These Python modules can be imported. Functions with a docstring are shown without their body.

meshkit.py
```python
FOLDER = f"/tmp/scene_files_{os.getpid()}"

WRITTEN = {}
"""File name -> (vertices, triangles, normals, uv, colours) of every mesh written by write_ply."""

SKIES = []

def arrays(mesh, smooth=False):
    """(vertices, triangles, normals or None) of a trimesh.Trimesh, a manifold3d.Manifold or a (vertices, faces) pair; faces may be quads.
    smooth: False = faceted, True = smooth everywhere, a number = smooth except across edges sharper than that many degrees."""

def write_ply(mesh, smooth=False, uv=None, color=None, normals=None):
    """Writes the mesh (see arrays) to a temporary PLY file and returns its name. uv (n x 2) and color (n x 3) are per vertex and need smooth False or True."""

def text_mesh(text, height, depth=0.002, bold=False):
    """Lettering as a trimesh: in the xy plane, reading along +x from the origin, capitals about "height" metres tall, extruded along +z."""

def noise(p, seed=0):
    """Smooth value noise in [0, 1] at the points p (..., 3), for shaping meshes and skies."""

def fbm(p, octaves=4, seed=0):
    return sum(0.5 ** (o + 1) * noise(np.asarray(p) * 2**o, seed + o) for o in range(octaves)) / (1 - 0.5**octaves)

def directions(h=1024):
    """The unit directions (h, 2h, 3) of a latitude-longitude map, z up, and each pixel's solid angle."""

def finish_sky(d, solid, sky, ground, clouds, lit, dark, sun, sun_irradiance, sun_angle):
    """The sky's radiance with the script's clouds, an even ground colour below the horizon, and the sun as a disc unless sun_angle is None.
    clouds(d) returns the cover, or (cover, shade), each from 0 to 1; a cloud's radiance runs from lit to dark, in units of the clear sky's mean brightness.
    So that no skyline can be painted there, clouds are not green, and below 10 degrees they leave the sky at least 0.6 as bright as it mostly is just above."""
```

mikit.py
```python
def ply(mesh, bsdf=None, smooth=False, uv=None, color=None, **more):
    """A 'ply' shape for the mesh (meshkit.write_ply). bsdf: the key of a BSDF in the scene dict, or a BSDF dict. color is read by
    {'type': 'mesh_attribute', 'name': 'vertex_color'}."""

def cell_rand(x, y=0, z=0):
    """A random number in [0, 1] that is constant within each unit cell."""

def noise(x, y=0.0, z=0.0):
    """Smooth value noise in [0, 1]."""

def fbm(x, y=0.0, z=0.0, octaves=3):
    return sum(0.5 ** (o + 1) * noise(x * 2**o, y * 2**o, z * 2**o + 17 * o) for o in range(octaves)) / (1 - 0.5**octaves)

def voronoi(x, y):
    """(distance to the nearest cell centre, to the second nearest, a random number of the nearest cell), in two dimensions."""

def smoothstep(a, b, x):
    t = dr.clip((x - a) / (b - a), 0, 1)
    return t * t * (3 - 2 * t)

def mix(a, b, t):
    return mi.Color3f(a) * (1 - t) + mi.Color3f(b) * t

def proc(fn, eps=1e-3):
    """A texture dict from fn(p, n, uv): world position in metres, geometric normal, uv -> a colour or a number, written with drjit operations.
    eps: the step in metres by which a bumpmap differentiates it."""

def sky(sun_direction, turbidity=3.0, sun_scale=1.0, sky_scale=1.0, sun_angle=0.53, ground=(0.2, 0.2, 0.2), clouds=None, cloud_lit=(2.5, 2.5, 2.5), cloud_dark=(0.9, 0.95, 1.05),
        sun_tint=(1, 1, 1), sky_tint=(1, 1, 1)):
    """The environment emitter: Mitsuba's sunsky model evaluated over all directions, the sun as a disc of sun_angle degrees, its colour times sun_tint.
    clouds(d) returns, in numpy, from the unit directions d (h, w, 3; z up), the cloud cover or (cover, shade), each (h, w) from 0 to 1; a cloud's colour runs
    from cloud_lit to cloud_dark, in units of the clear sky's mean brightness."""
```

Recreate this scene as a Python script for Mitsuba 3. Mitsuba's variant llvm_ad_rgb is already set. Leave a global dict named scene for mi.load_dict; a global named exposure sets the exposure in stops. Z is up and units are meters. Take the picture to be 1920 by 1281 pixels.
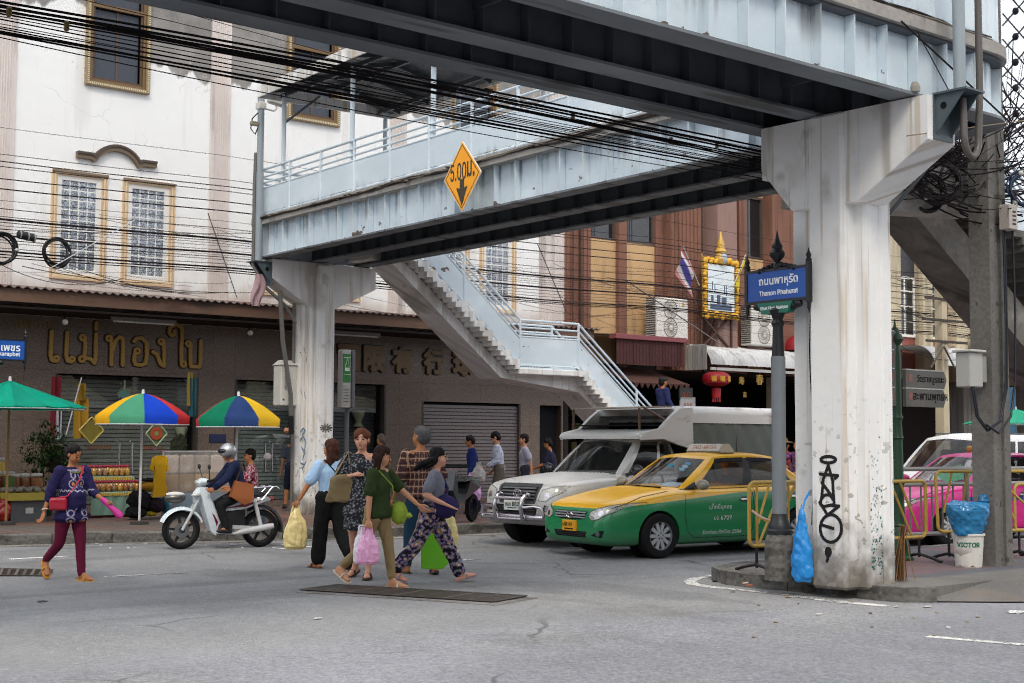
import math, glob, numpy as np, trimesh, mitsuba as mi, drjit as dr, mikit, meshkit, manifold3d as m3
from mikit import noise, fbm, voronoi, cell_rand, smoothstep, mix
from shapely.geometry import Polygon, box as sbox, LineString, Point
from shapely.ops import unary_union
from shapely import affinity
scene, labels = {}, {}
T4 = mi.ScalarTransform4f
# ---------------------------------------------------------------- camera (x runs along the street, y across it, z up)
TH, H, F, PI_, RO = math.radians(40.0), 1.64, 2667.0, math.radians(3.97), math.radians(0.26)
R0 = np.array([math.cos(TH), -math.sin(TH), 0]); F0 = np.array([math.sin(TH), math.cos(TH), 0]); ZZ = np.array([0, 0, 1.0])
FW = F0 * math.cos(PI_) + ZZ * math.sin(PI_); UP = ZZ * math.cos(PI_) - F0 * math.sin(PI_)
RI = R0 * math.cos(RO) + UP * math.sin(RO); UPR = UP * math.cos(RO) - R0 * math.sin(RO)
CAM = np.array([0, 0, H])
scene['camera'] = {'type': 'perspective', 'fov_axis': 'x', 'fov': math.degrees(2 * math.atan(960 / F)), 'near_clip': 0.1, 'far_clip': 900.0,
                   'to_world': T4().look_at(origin=CAM.tolist(), target=(CAM + FW).tolist(), up=UPR.tolist())}
# ---------------------------------------------------------------- overcast daylight
def cloud(d):
    n = meshkit.fbm(d * np.array([3.0, 3.0, 5.0]) + 4.0, 4, 3)
    return np.ones(d.shape[:2]), np.clip((n - 0.45) * 0.8, 0, 0.5)
scene['sky'] = mikit.sky((-0.42, -0.55, 0.72), turbidity=4, sun_scale=0.30, sun_angle=20, clouds=cloud, cloud_lit=(2.5, 2.6, 2.78), cloud_dark=(1.7, 1.8, 1.95), sun_tint=(0.90, 1.0, 1.13))
exposure = 2.25
# ---------------------------------------------------------------- measuring: where a sight line meets a plane
def ray(u, v): return FW + RI * (u - 960) / F - UPR * (v - 640.5) / F
def gz(u, v, z=0.0): d = ray(u, v); return CAM + d * ((z - H) / d[2])
def gt(u, v, t): d = ray(u, v); return CAM + d * (t / d[1])
def gs(u, v, s): d = ray(u, v); return CAM + d * (s / d[0])
# ---------------------------------------------------------------- materials
def L(h):
    h = h.lstrip('#'); c = np.array([int(h[i:i + 2], 16) for i in (0, 2, 4)]) / 255.0
    return np.where(c <= 0.04045, c / 12.92, ((c + 0.055) / 1.055) ** 2.4)
def rgb(c): return {'type': 'rgb', 'value': [float(x) for x in c]}
VC = {'type': 'mesh_attribute', 'name': 'vertex_color'}
def two(b): return {'type': 'twosided', 'bsdf': b}
def pri(col, rough, **k): return two({'type': 'principled', 'base_color': col, 'roughness': rough, **k})
scene['matte'] = pri(VC, 0.85, specular=0.25)
scene['satin'] = pri(VC, 0.45)
scene['gloss'] = pri(VC, 0.16, clearcoat=0.6, clearcoat_gloss=0.95)
scene['metal'] = pri(VC, 0.35, metallic=0.9)
scene['hair'] = pri(VC, 0.62, specular=0.18)
scene['chrome'] = two({'type': 'roughconductor', 'material': 'Cr', 'alpha': 0.08})
scene['pane'] = {'type': 'thindielectric', 'int_ior': 1.5}
scene['plastic_film'] = {'type': 'principledthin', 'base_color': VC, 'roughness': 0.3, 'diff_trans': 0.7, 'spec_trans': 0.0}
scene['leafy'] = {'type': 'principledthin', 'base_color': VC, 'roughness': 0.5, 'diff_trans': 0.6}
scene['cloth_thin'] = {'type': 'principledthin', 'base_color': VC, 'roughness': 0.7, 'diff_trans': 0.5}
scene['tint'] = two({'type': 'principled', 'base_color': rgb((0.012, 0.014, 0.016)), 'roughness': 0.04, 'specular': 0.9})

PA, PB = gz(480, 1232), gz(1240, 1152); PN = np.array([PA[1] - PB[1], PB[0] - PA[0]]); PN = PN / np.linalg.norm(PN); PN = PN if PN @ (np.array([5.0, 4.0]) - PA[:2]) > 0 else -PN
def f_asphalt(p, n, uv):
    x, y = p.x, p.y
    g = noise(x * 70, y * 70) * 0.55 + noise(x * 160, y * 160) * 0.45
    g2 = noise(x * 24, y * 24)
    big = fbm(x * 0.35 + 3, y * 0.5, 0, 4); mid = fbm(x * 2.1, y * 1.3 + 9, 0, 3)
    old = smoothstep(0.46, 0.62, fbm(x * 0.22 + 7.3, y * 0.3 + 1.2, 0, 3) + 0.06 * mid)
    v = 0.178 * (1 + 0.26 * smoothstep(16.5, 12.0, y)) + 0.07 * (big - 0.5) + 0.05 * (mid - 0.5)  # lighter towards the camera side: open-sky light put into the colour
    v = v * (1 - 0.14 * old)
    v = v * (0.74 + 0.52 * g) * (0.92 + 0.16 * g2)
    wx, wy = x + 0.5 * fbm(x * 1.3, y * 1.3, 2, 3), y + 0.5 * fbm(x * 1.3 + 9, y * 1.3, 5, 3)
    d1, d2, c = voronoi(wx * 0.42, wy * 0.42)
    crack = smoothstep(0.022, 0.006, d2 - d1) * smoothstep(0.5, 0.62, fbm(x * 0.5, y * 0.5 + 31, 0, 3))
    v = v * (1 - 0.42 * crack)
    stain = smoothstep(0.60, 0.74, fbm(x * 0.8 + 40, y * 0.45, 0, 4))
    v = v * (1 - 0.22 * stain)
    stone = smoothstep(0.93, 0.97, cell_rand(dr.floor(x * 55), dr.floor(y * 55)))
    v = v + 0.05 * stone * g2
    co = smoothstep(-0.5, 0.5, (x - float(PA[0])) * float(PN[0]) + (y - float(PA[1])) * float(PN[1]) + 1.6 * (fbm(x * 0.6, y * 0.6, 4, 4) - 0.5))
    ch = noise(x * 42 + 9, y * 42)
    v = v * (1 + co * (0.36 * (ch - 0.5) + 0.03)) * (1 - (1 - co) * 0.04)
    oil = smoothstep(0.55, 0.8, fbm(x * 0.25, y * 1.5 + 2, 6, 4)) * smoothstep(11.0, 13.0, y)
    v = v * (1 - 0.25 * oil)
    c = mi.Color3f(v * 0.985, v * 0.99, v * (1.015 + 0.05 * co))
    dust = smoothstep(0.5, 0.8, fbm(x * 0.5 + 11, y * 0.9 + 3, 0, 4))
    return mix(c, mi.Color3f(v * 1.10, v * 1.07, v * 1.03), dust * 0.5)
def b_asphalt(p, n, uv): return noise(p.x * 70, p.y * 70) * 0.6 + noise(p.x * 28, p.y * 28) * 0.4
scene['asphalt'] = two({'type': 'bumpmap', 'arbitrary': mikit.proc(b_asphalt, 0.004), 'scale': 0.006, 'bsdf': {'type': 'principled', 'base_color': mikit.proc(f_asphalt), 'roughness': 0.8, 'specular': 0.3}})

def f_conc(p, n, uv):          # painted concrete of the piers: off-white, streaked, chipped low down
    x, y, z = p.x, p.y, p.z
    q = x * 0.8 + y * 1.1
    st = fbm(q * 7, z * 0.35, 0, 4); bl = fbm(x * 1.6, y * 1.6, z * 1.1, 4); fine = fbm(x * 22, y * 22, z * 22, 2)
    v = 0.79 + 0.09 * (bl - 0.5) + 0.05 * (fine - 0.5)
    c = mix(mi.Color3f(v, v * 0.995, v * 0.98), mi.Color3f(0.27, 0.235, 0.19), smoothstep(0.50, 0.78, st) * smoothstep(2.2, 4.6, z) * 0.62)
    c = mix(c, mi.Color3f(0.33, 0.30, 0.26), smoothstep(0.50, 0.68, bl) * smoothstep(2.5, 4.6, z) * 0.6)
    rust = smoothstep(0.64, 0.78, fbm(q * 16, z * 0.5, 3, 3))
    c = mix(c, mi.Color3f(0.45, 0.33, 0.20), rust * 0.5)
    low = smoothstep(0.95, 0.15, z + 1.0 * (fbm(x * 6, y * 6, z * 4, 4) - 0.45))
    c = mix(c, mi.Color3f(0.20, 0.18, 0.155) * (0.7 + 0.6 * fine), low)
    chip = smoothstep(0.66, 0.70, fbm(x * 13, y * 13, z * 13, 3)) * smoothstep(2.6, 0.9, z)
    c = mix(c, mi.Color3f(0.30, 0.28, 0.25), chip * 0.75)
    dark = smoothstep(0.64, 0.8, fbm(x * 3.1 + 5, y * 3.1, z * 2.3, 4))
    return mix(c, mi.Color3f(0.22, 0.20, 0.18), dark * 0.4)
scene['painted_concrete'] = pri(mikit.proc(f_conc), 0.8, specular=0.25)

def f_raw(p, n, uv):
    x, y, z = p.x, p.y, p.z
    bl = fbm(x * 1.5, y * 1.5, z * 1.5, 4); fine = fbm(x * 18, y * 18, z * 18, 3); st = fbm((x + y) * 8, z * 0.8, 1, 3)
    v = 0.33 + 0.16 * (bl - 0.5) + 0.12 * (fine - 0.5)
    c = mi.Color3f(v, v * 0.94, v * 0.87)
    c = mix(c, mi.Color3f(0.10, 0.09, 0.08), smoothstep(0.54, 0.78, st * 0.5 + bl * 0.5) * 0.75)
    return mix(c, mi.Color3f(0.50, 0.47, 0.42), smoothstep(0.60, 0.72, fbm(x * 4, y * 4 + 8, z * 4, 3)) * 0.45)
scene['raw_concrete'] = pri(mikit.proc(f_raw), 0.88, specular=0.2)
def f_shaded_raw(p, n, uv): return f_raw(p, n, uv) * (0.30 + 0.35 * fbm(p.x * 2, p.y * 2, p.z * 2, 3))  # raw concrete darkened in patches: rear stair shade put into the colour
scene['shaded_concrete'] = pri(mikit.proc(f_shaded_raw), 0.9, specular=0.15)

def f_kerb(p, n, uv):
    x, y, z = p.x, p.y, p.z
    bl = fbm(x * 2.2, y * 2.2, z * 4, 4); fine = fbm(x * 25, y * 25, z * 25, 3)
    v = 0.125 + 0.14 * (bl - 0.5) + 0.18 * (fine - 0.5)
    c = mi.Color3f(v, v * 0.95, v * 0.88)
    return mix(c, mi.Color3f(0.045, 0.042, 0.04), smoothstep(0.55, 0.72, fbm(x * 5, y * 5, z * 9, 4)) * 0.7)
scene['kerb_stone'] = pri(mikit.proc(f_kerb), 0.9, specular=0.2)

def f_steel(p, n, uv):         # pale blue bridge paint, dirt from the deck edge down, rust in chips
    x, y, z = p.x, p.y, p.z
    q = x + y
    bl = fbm(x * 1.2, y * 1.2, z * 1.6, 4); st = fbm(q * 9, z * 0.9, 0, 4); fine = fbm(q * 30, z * 30, 2, 2)
    v = 0.92 + 0.16 * (bl - 0.5) + 0.05 * (fine - 0.5)
    c = mi.Color3f(0.62, 0.71, 0.775) * v
    c = mix(c, mi.Color3f(0.70, 0.77, 0.82), smoothstep(0.5, 0.7, bl) * 0.5)
    top = smoothstep(5.45, 5.85, z + 0.35 * (st - 0.5))
    c = mix(c, mi.Color3f(0.13, 0.13, 0.125), smoothstep(0.52, 0.85, st) * (0.08 + 0.6 * top) * smoothstep(5.0, 5.5, z) * smoothstep(6.2, 5.95, z))
    chip = smoothstep(0.765, 0.78, fbm(x * 6, y * 6, z * 6, 4) + 0.175 * smoothstep(5.30, 5.17, z) * smoothstep(5.05, 5.15, z))
    c = mix(c, mi.Color3f(0.10, 0.05, 0.03), chip * smoothstep(5.75, 5.2, z) * 0.9)
    return c
scene['bridge_paint'] = pri(mikit.proc(f_steel), 0.55, specular=0.35)

def f_shaded(p, n, uv):          # inner girders: bridge paint darkened, shade under the deck put into the colour
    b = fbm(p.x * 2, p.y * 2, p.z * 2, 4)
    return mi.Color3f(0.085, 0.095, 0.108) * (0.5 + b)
scene['shaded_paint'] = pri(mikit.proc(f_shaded), 0.6, specular=0.25)
def f_flange(p, n, uv):  # bridge paint greyed down: shade of the flange undersides put into the colour
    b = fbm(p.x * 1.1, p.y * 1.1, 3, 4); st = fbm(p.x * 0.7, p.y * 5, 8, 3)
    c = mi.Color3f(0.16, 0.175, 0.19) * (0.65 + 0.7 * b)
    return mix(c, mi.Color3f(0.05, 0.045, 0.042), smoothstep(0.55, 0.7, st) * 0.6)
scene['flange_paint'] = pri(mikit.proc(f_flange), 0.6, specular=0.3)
def f_plaster(p, n, uv):
    x, y, z = p.x, p.y, p.z
    bl = fbm(x * 0.7, z * 0.6, y, 4); fine = fbm(x * 9, z * 9, y * 9, 3); st = fbm(x * 5, z * 0.35, 4, 4)
    v = 0.82 + 0.05 * (bl - 0.5) + 0.03 * (fine - 0.5)
    c = mi.Color3f(v, v * 1.0, v * 0.995)
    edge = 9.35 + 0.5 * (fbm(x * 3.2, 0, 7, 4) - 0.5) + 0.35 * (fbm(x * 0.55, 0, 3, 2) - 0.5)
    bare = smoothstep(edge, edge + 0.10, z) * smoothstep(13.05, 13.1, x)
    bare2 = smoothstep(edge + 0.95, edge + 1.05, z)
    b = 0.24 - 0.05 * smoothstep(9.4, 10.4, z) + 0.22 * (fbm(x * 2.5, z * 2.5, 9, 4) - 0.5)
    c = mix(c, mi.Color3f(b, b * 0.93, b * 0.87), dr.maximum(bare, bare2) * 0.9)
    c = mix(c, mi.Color3f(0.50, 0.46, 0.42), smoothstep(0.58, 0.8, st) * 0.25)
    low = smoothstep(5.0, 4.55, z + 0.5 * (st - 0.5))
    c = mix(c, mi.Color3f(0.42, 0.30, 0.24), low * 0.6)
    d1, d2, _ = voronoi(x * 0.8 + fbm(x * 2, z * 2, 0, 3), z * 0.8 + fbm(x * 2, z * 2, 4, 3))
    return mix(c, mi.Color3f(0.6, 0.58, 0.55), smoothstep(0.014, 0.004, d2 - d1) * smoothstep(0.5, 0.6, bl) * 0.6)
scene['white_plaster'] = pri(mikit.proc(f_plaster), 0.85, specular=0.2)

def f_granite(p, n, uv):
    x, y, z = p.x, p.y, p.z
    g = noise(x * 60, y * 60, z * 60); g2 = noise(x * 120, y * 120, z * 120); t = cell_rand(dr.floor(x / 0.8), dr.floor(z / 0.72), 3)
    c = mix(mi.Color3f(0.130, 0.097, 0.080), mi.Color3f(0.22, 0.167, 0.137), smoothstep(0.30, 0.85, g))
    c = mix(c, mi.Color3f(0.05, 0.045, 0.04), smoothstep(0.66, 0.85, g2) * 0.5) * (0.97 + 0.06 * t)
    return c * (0.85 + 0.3 * fbm(x * 1.1, z * 1.5, 2, 3))
scene['granite'] = pri(mikit.proc(f_granite), 0.35, specular=0.4)

def f_tiles(p, n, uv):         # small red and grey paving squares
    x, y = p.x, p.y
    cx, cy = x / 0.3, y / 0.3
    fx, fy = cx - dr.floor(cx), cy - dr.floor(cy)
    j = smoothstep(0.05, 0.02, dr.minimum(dr.minimum(fx, 1 - fx), dr.minimum(fy, 1 - fy)))
    r = cell_rand(dr.floor(cx), dr.floor(cy), 5); bl = fbm(x * 1.1, y * 1.1, 0, 4)
    c = mix(mi.Color3f(0.155, 0.075, 0.062), mi.Color3f(0.11, 0.075, 0.066), r) * (0.75 + 0.5 * bl)
    c = mix(c, mi.Color3f(0.10, 0.092, 0.086), smoothstep(0.42, 0.62, fbm(x * 0.9 + 5, y * 0.9, 3, 4)) * 0.75)
    return mix(c, mi.Color3f(0.03, 0.028, 0.026), j * 0.7)
scene['red_paving'] = pri(mikit.proc(f_tiles), 0.7, specular=0.3)

def f_slab(p, n, uv):          # corner pavement: worn concrete with old red and blue tiles towards the back
    x, y = p.x, p.y
    bl = fbm(x * 1.3, y * 1.3, 0, 4); fine = noise(x * 60, y * 60) * 0.5 + noise(x * 140, y * 140) * 0.5
    v = 0.135 + 0.09 * (bl - 0.5) + 0.06 * (fine - 0.5)
    c = mi.Color3f(v, v * 0.95, v * 0.89)
    c = mix(c, mi.Color3f(0.22, 0.165, 0.125), smoothstep(0.55, 0.75, fbm(x * 1.7 + 3, y * 1.7, 0, 3)) * 0.45)
    cx, cy = x / 0.9, y / 0.45
    r = cell_rand(dr.floor(cx), dr.floor(cy), 8)
    til = mix(mi.Color3f(0.13, 0.075, 0.085), mi.Color3f(0.075, 0.078, 0.095), smoothstep(0.4, 0.6, r)) * (0.75 + 0.5 * bl)
    return mix(c, til, smoothstep(9.05, 9.25, y) * smoothstep(13.4, 13.7, x) * 0.85)
scene['corner_slab'] = pri(mikit.proc(f_slab), 0.6, specular=0.35)

def f_brick(p, n, uv):         # far red mosaic wall
    x, z = p.x / 0.1, p.z / 0.1
    fx, fz = x - dr.floor(x), z - dr.floor(z)
    j = smoothstep(0.12, 0.05, dr.minimum(dr.minimum(fx, 1 - fx), dr.minimum(fz, 1 - fz)))
    return mix(mi.Color3f(0.25, 0.06, 0.045) * (0.8 + 0.4 * cell_rand(dr.floor(x), dr.floor(z), 2)), mi.Color3f(0.20, 0.09, 0.08), j)
scene['red_mosaic'] = pri(mikit.proc(f_brick), 0.5)

def f_dirty(p, n, uv):         # grime over the painted walls of the brown house
    b = fbm(p.x * 1.4, p.y * 1.4, p.z * 0.7, 4); st = fbm((p.x + p.y) * 6, p.z * 0.5, 0, 3)
    return 0.82 + 0.30 * (b - 0.5) - 0.22 * smoothstep(0.55, 0.8, st)
def wall_paint(name, c):
    def fn(p, n, uv, c=c): return mi.Color3f(*[float(x) for x in c]) * f_dirty(p, n, uv)
    scene[name] = pri(mikit.proc(fn), 0.8, specular=0.2)
wall_paint('ochre_paint', L('#d2ae82')); wall_paint('brown_paint', L('#8b6455')); wall_paint('mauve_paint', L('#9d8078')); wall_paint('cream_paint', L('#cdbfa4')); wall_paint('grey_paint', L('#b9b6b2'))
wall_paint('pink_plaster', L('#e4dad5')); wall_paint('awning_white', L('#d9d9d9')); wall_paint('maroon_sheet', L('#5d3c3b')); wall_paint('shutter_paint', L('#6f6d6c'))
# ---------------------------------------------------------------- scene entries
COUNT = {}
def num(name):
    k = COUNT.get(name, 0); COUNT[name] = k + 1
    return name if k == 0 else f'{name}_{k:03d}'
def cat(ms):
    ms = [m for m in ms if m is not None]
    vs, fs, n = [], [], 0
    for m in ms:
        v, f, _ = meshkit.arrays(m); vs.append(v); fs.append(f + n); n += len(v)
    return trimesh.Trimesh(np.vstack(vs), np.vstack(fs), process=False)
PLACE = {}
def thing(name, label=None, cat_=None, group=None, at=None, rz=0.0, kind=None):
    key = num(name); lab = {}
    if label: lab['label'] = label
    if cat_: lab['category'] = cat_
    if group: lab['group'] = group
    if kind: lab['kind'] = kind
    labels[key] = lab
    if at is not None: PLACE[key] = trimesh.transformations.translation_matrix(at) @ trimesh.transformations.rotation_matrix(rz, [0, 0, 1])
    return key
def ob(name, mesh, mat, col=None, parent=None, smooth=False, label=None):
    key = num(f'{parent}__{name}' if parent else name)
    if isinstance(mesh, (list,)): mesh = cat(mesh)
    if hasattr(mesh, 'to_mesh') or isinstance(mesh, tuple):
        v, f, _ = meshkit.arrays(mesh); mesh = trimesh.Trimesh(v, f, process=False)
    root = parent.split('__')[0] if parent else None
    if root in PLACE: mesh = mesh.copy(); mesh.apply_transform(PLACE[root])
    kw = {}
    if col is not None:
        col = L(col) if isinstance(col, str) else np.asarray(col, float)
        if smooth is not False and smooth is not True:
            if col.ndim > 1: smooth = True
            else: mesh = trimesh.graph.smooth_shade(mesh, angle=np.radians(smooth), facet_minarea=None); smooth = True
        if col.ndim == 1:      # one plain colour: a material of that colour, shared by all meshes that use it
            bk = f'{mat}_' + '_'.join(f'{x:.3f}'.replace('.', 'p') for x in col)
            if bk not in scene:
                b = dict(scene[mat])
                if 'bsdf' in b: b['bsdf'] = {**b['bsdf'], 'base_color': rgb(col)}
                else: b['base_color'] = rgb(col)
                scene[bk] = b
            mat = bk
        else: kw['color'] = col
    scene[key] = mikit.ply(mesh, mat, smooth=smooth, **kw)
    if label: labels.setdefault(key, {})['label'] = label
    return key
def one(name, mesh, mat, col=None, label=None, cat_=None, group=None, smooth=False, kind=None):
    key = ob(name, mesh, mat, col, None, smooth); lab = {}
    for k, v in (('label', label), ('category', cat_), ('group', group), ('kind', kind)):
        if v: lab[k] = v
    labels[key] = lab
    return key
# ---------------------------------------------------------------- mesh helpers
BF = np.array([[0, 2, 3], [0, 3, 1], [4, 5, 7], [4, 7, 6], [0, 1, 5], [0, 5, 4], [2, 6, 7], [2, 7, 3], [0, 4, 6], [0, 6, 2], [1, 3, 7], [1, 7, 5]])
def bx(x0, x1, y0, y1, z0, z1, bev=0.0):
    if bev > 0:
        b = min(bev, abs(x1 - x0) * .45, abs(y1 - y0) * .45, abs(z1 - z0) * .45); P = []
        for X, sx in ((x0, 1), (x1, -1)):
            for Y, sy in ((y0, 1), (y1, -1)):
                for Z_, sz in ((z0, 1), (z1, -1)):
                    P += [(X, Y + sy * b, Z_ + sz * b), (X + sx * b, Y, Z_ + sz * b), (X + sx * b, Y + sy * b, Z_)]
        return hull(P)
    v = np.array([(x, y, z) for x in (x0, x1) for y in (y0, y1) for z in (z0, z1)], float)
    return trimesh.Trimesh(v, BF, process=False)
def hull(P): return trimesh.convex.convex_hull(np.asarray(P, float))
def frame_of(d):
    d = np.asarray(d, float); d = d / np.linalg.norm(d)
    a = np.cross(d, [0, 0, 1.0] if abs(d[2]) < .95 else [1.0, 0, 0]); a /= np.linalg.norm(a)
    return d, a, np.cross(a, d)
def tube(pts, r, n=8, caps=True):
    p = np.asarray(pts, float); m = len(p); r = np.broadcast_to(r, (m,)).astype(float)
    t = np.gradient(p, axis=0) if m > 2 else np.array([p[1] - p[0]] * 2)
    t /= np.linalg.norm(t, axis=1, keepdims=True) + 1e-12
    _, a, b = frame_of(t[0]); V = []
    for i in range(m):
        a = a - t[i] * (a @ t[i]); a /= np.linalg.norm(a) + 1e-12; b = np.cross(t[i], a)
        ang = np.arange(n) * 2 * np.pi / n
        V.append(p[i] + r[i] * (np.cos(ang)[:, None] * a + np.sin(ang)[:, None] * b))
    V = np.vstack(V); Fc = []
    for i in range(m - 1):
        for j in range(n):
            k = (j + 1) % n; A, B, C_, D = i * n + j, i * n + k, (i + 1) * n + k, (i + 1) * n + j
            Fc += [(A, B, C_), (A, C_, D)]
    if caps:
        V = np.vstack([V, p[0], p[-1]]); c0, c1 = m * n, m * n + 1
        for j in range(n): Fc += [(c0, (j + 1) % n, j), (c1, (m - 1) * n + j, (m - 1) * n + (j + 1) % n)]
    return trimesh.Trimesh(V, np.array(Fc), process=False)
def beam(p0, p1, w, h):        # bar with a w x h section between two points, h upwards
    d, a, b = frame_of(np.subtract(p1, p0)); V = []
    for p in (p0, p1):
        for i in (-1, 1):
            for j in (-1, 1): V.append(np.asarray(p, float) + a * i * w / 2 + b * j * h / 2)
    return hull(V)
def ext(poly, h, M=None):
    gs_ = getattr(poly, 'geoms', [poly])
    m = cat([trimesh.creation.extrude_polygon(g, h, engine='earcut') for g in gs_ if g.area > 1e-9])
    if M is not None: m.apply_transform(M)
    return m
def basis(o, ex, ey, ez):
    M = np.eye(4); M[:3, 0], M[:3, 1], M[:3, 2], M[:3, 3] = ex, ey, ez, o; return M
def on_front(o, ex=(1, 0, 0)):  # drawing plane upright: x along ex, y up, extruding towards -normal side seen from the street
    ex = np.asarray(ex, float); return basis(o, ex, (0, 0, 1), np.cross(ex, (0, 0, 1)))
def slab_t(poly, t0, t1):       # polygon in (x, z), solid between y=t0 (front) and y=t1
    return ext(poly, t1 - t0, basis((0, t1, 0), (1, 0, 0), (0, 0, 1), (0, -1, 0)))
def prism_s(poly, s0, s1):      # polygon in (y, z), solid between x=s0 and x=s1
    return ext(poly, s1 - s0, basis((s0, 0, 0), (0, 1, 0), (0, 0, 1), (1, 0, 0)))
def lathe(prof, n=16, at=(0, 0, 0)):
    m = trimesh.creation.revolve(np.asarray(prof, float), sections=n); m.apply_translation(at); return m
def ball(c, r, n=2):
    m = trimesh.creation.icosphere(subdivisions=n, radius=1.0); m.apply_scale(r); m.apply_translation(c); return m
def mv(m, t=(0, 0, 0), rz=0.0, s=1.0):
    m = m.copy(); m.apply_scale(s); m.apply_transform(trimesh.transformations.rotation_matrix(rz, [0, 0, 1])); m.apply_translation(t); return m
def rot(m, ang, ax, pt=(0, 0, 0)): m = m.copy(); m.apply_transform(trimesh.transformations.rotation_matrix(ang, ax, pt)); return m
FONTS = {}
def font(kind, wght):
    from PIL import ImageFont
    if (kind, wght) not in FONTS:
        pat = {'thai': 'NotoSansThai*', 'cjk': 'Noto Sans CJK*', 'latin': 'Inter.woff2'}[kind]
        f = ImageFont.truetype(glob.glob('/opt/blender-*/*/datafiles/fonts/' + pat)[0], 96)
        if kind == 'thai': f.set_variation_by_axes([wght, 100])
        FONTS[kind, wght] = f
    return FONTS[kind, wght]
def text(s, width=None, height=None, depth=0.003, kind='latin', bold=0, wght=500, center=True):
    """Lettering in the xy plane, extruded along +z, scaled to a width or to a total height."""
    from PIL import Image, ImageDraw
    f0 = font(kind, wght); runs = []
    for ch in s:
        k = 'latin' if kind == 'thai' and ord(ch) < 128 and ch != ' ' else kind
        if runs and runs[-1][0] == k: runs[-1][1] += ch
        else: runs.append([k, ch])
    xs, tot = [], 0
    for k, t_ in runs: xs.append(tot); tot += font(k, wght).getlength(t_)
    im = Image.new('L', (int(tot) + 40, 240)); dr_ = ImageDraw.Draw(im)
    for (k, t_), x in zip(runs, xs): dr_.text((20 + x, 150), t_, 255, font(k, wght), anchor='ls', stroke_width=bold + (2 if k != kind else 0))
    on = np.pad(np.asarray(im) > 127, ((0, 0), (1, 1))).astype(np.int8)
    r, st = np.nonzero(np.diff(on, axis=1) == 1); en = np.nonzero(np.diff(on, axis=1) == -1)[1]
    from shapely import box as vbox
    sh = unary_union(list(vbox(st, -r - 1, en, -r))).buffer(.6).buffer(-.6).simplify(.7)
    a, b, c, d = sh.bounds; k = width / (c - a) if width else height / (d - b)
    sh = affinity.affine_transform(sh, [k, 0, 0, k, -k * ((a + c) / 2 if center else a), -k * (b + d) / 2])
    return ext(sh, depth)
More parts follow.
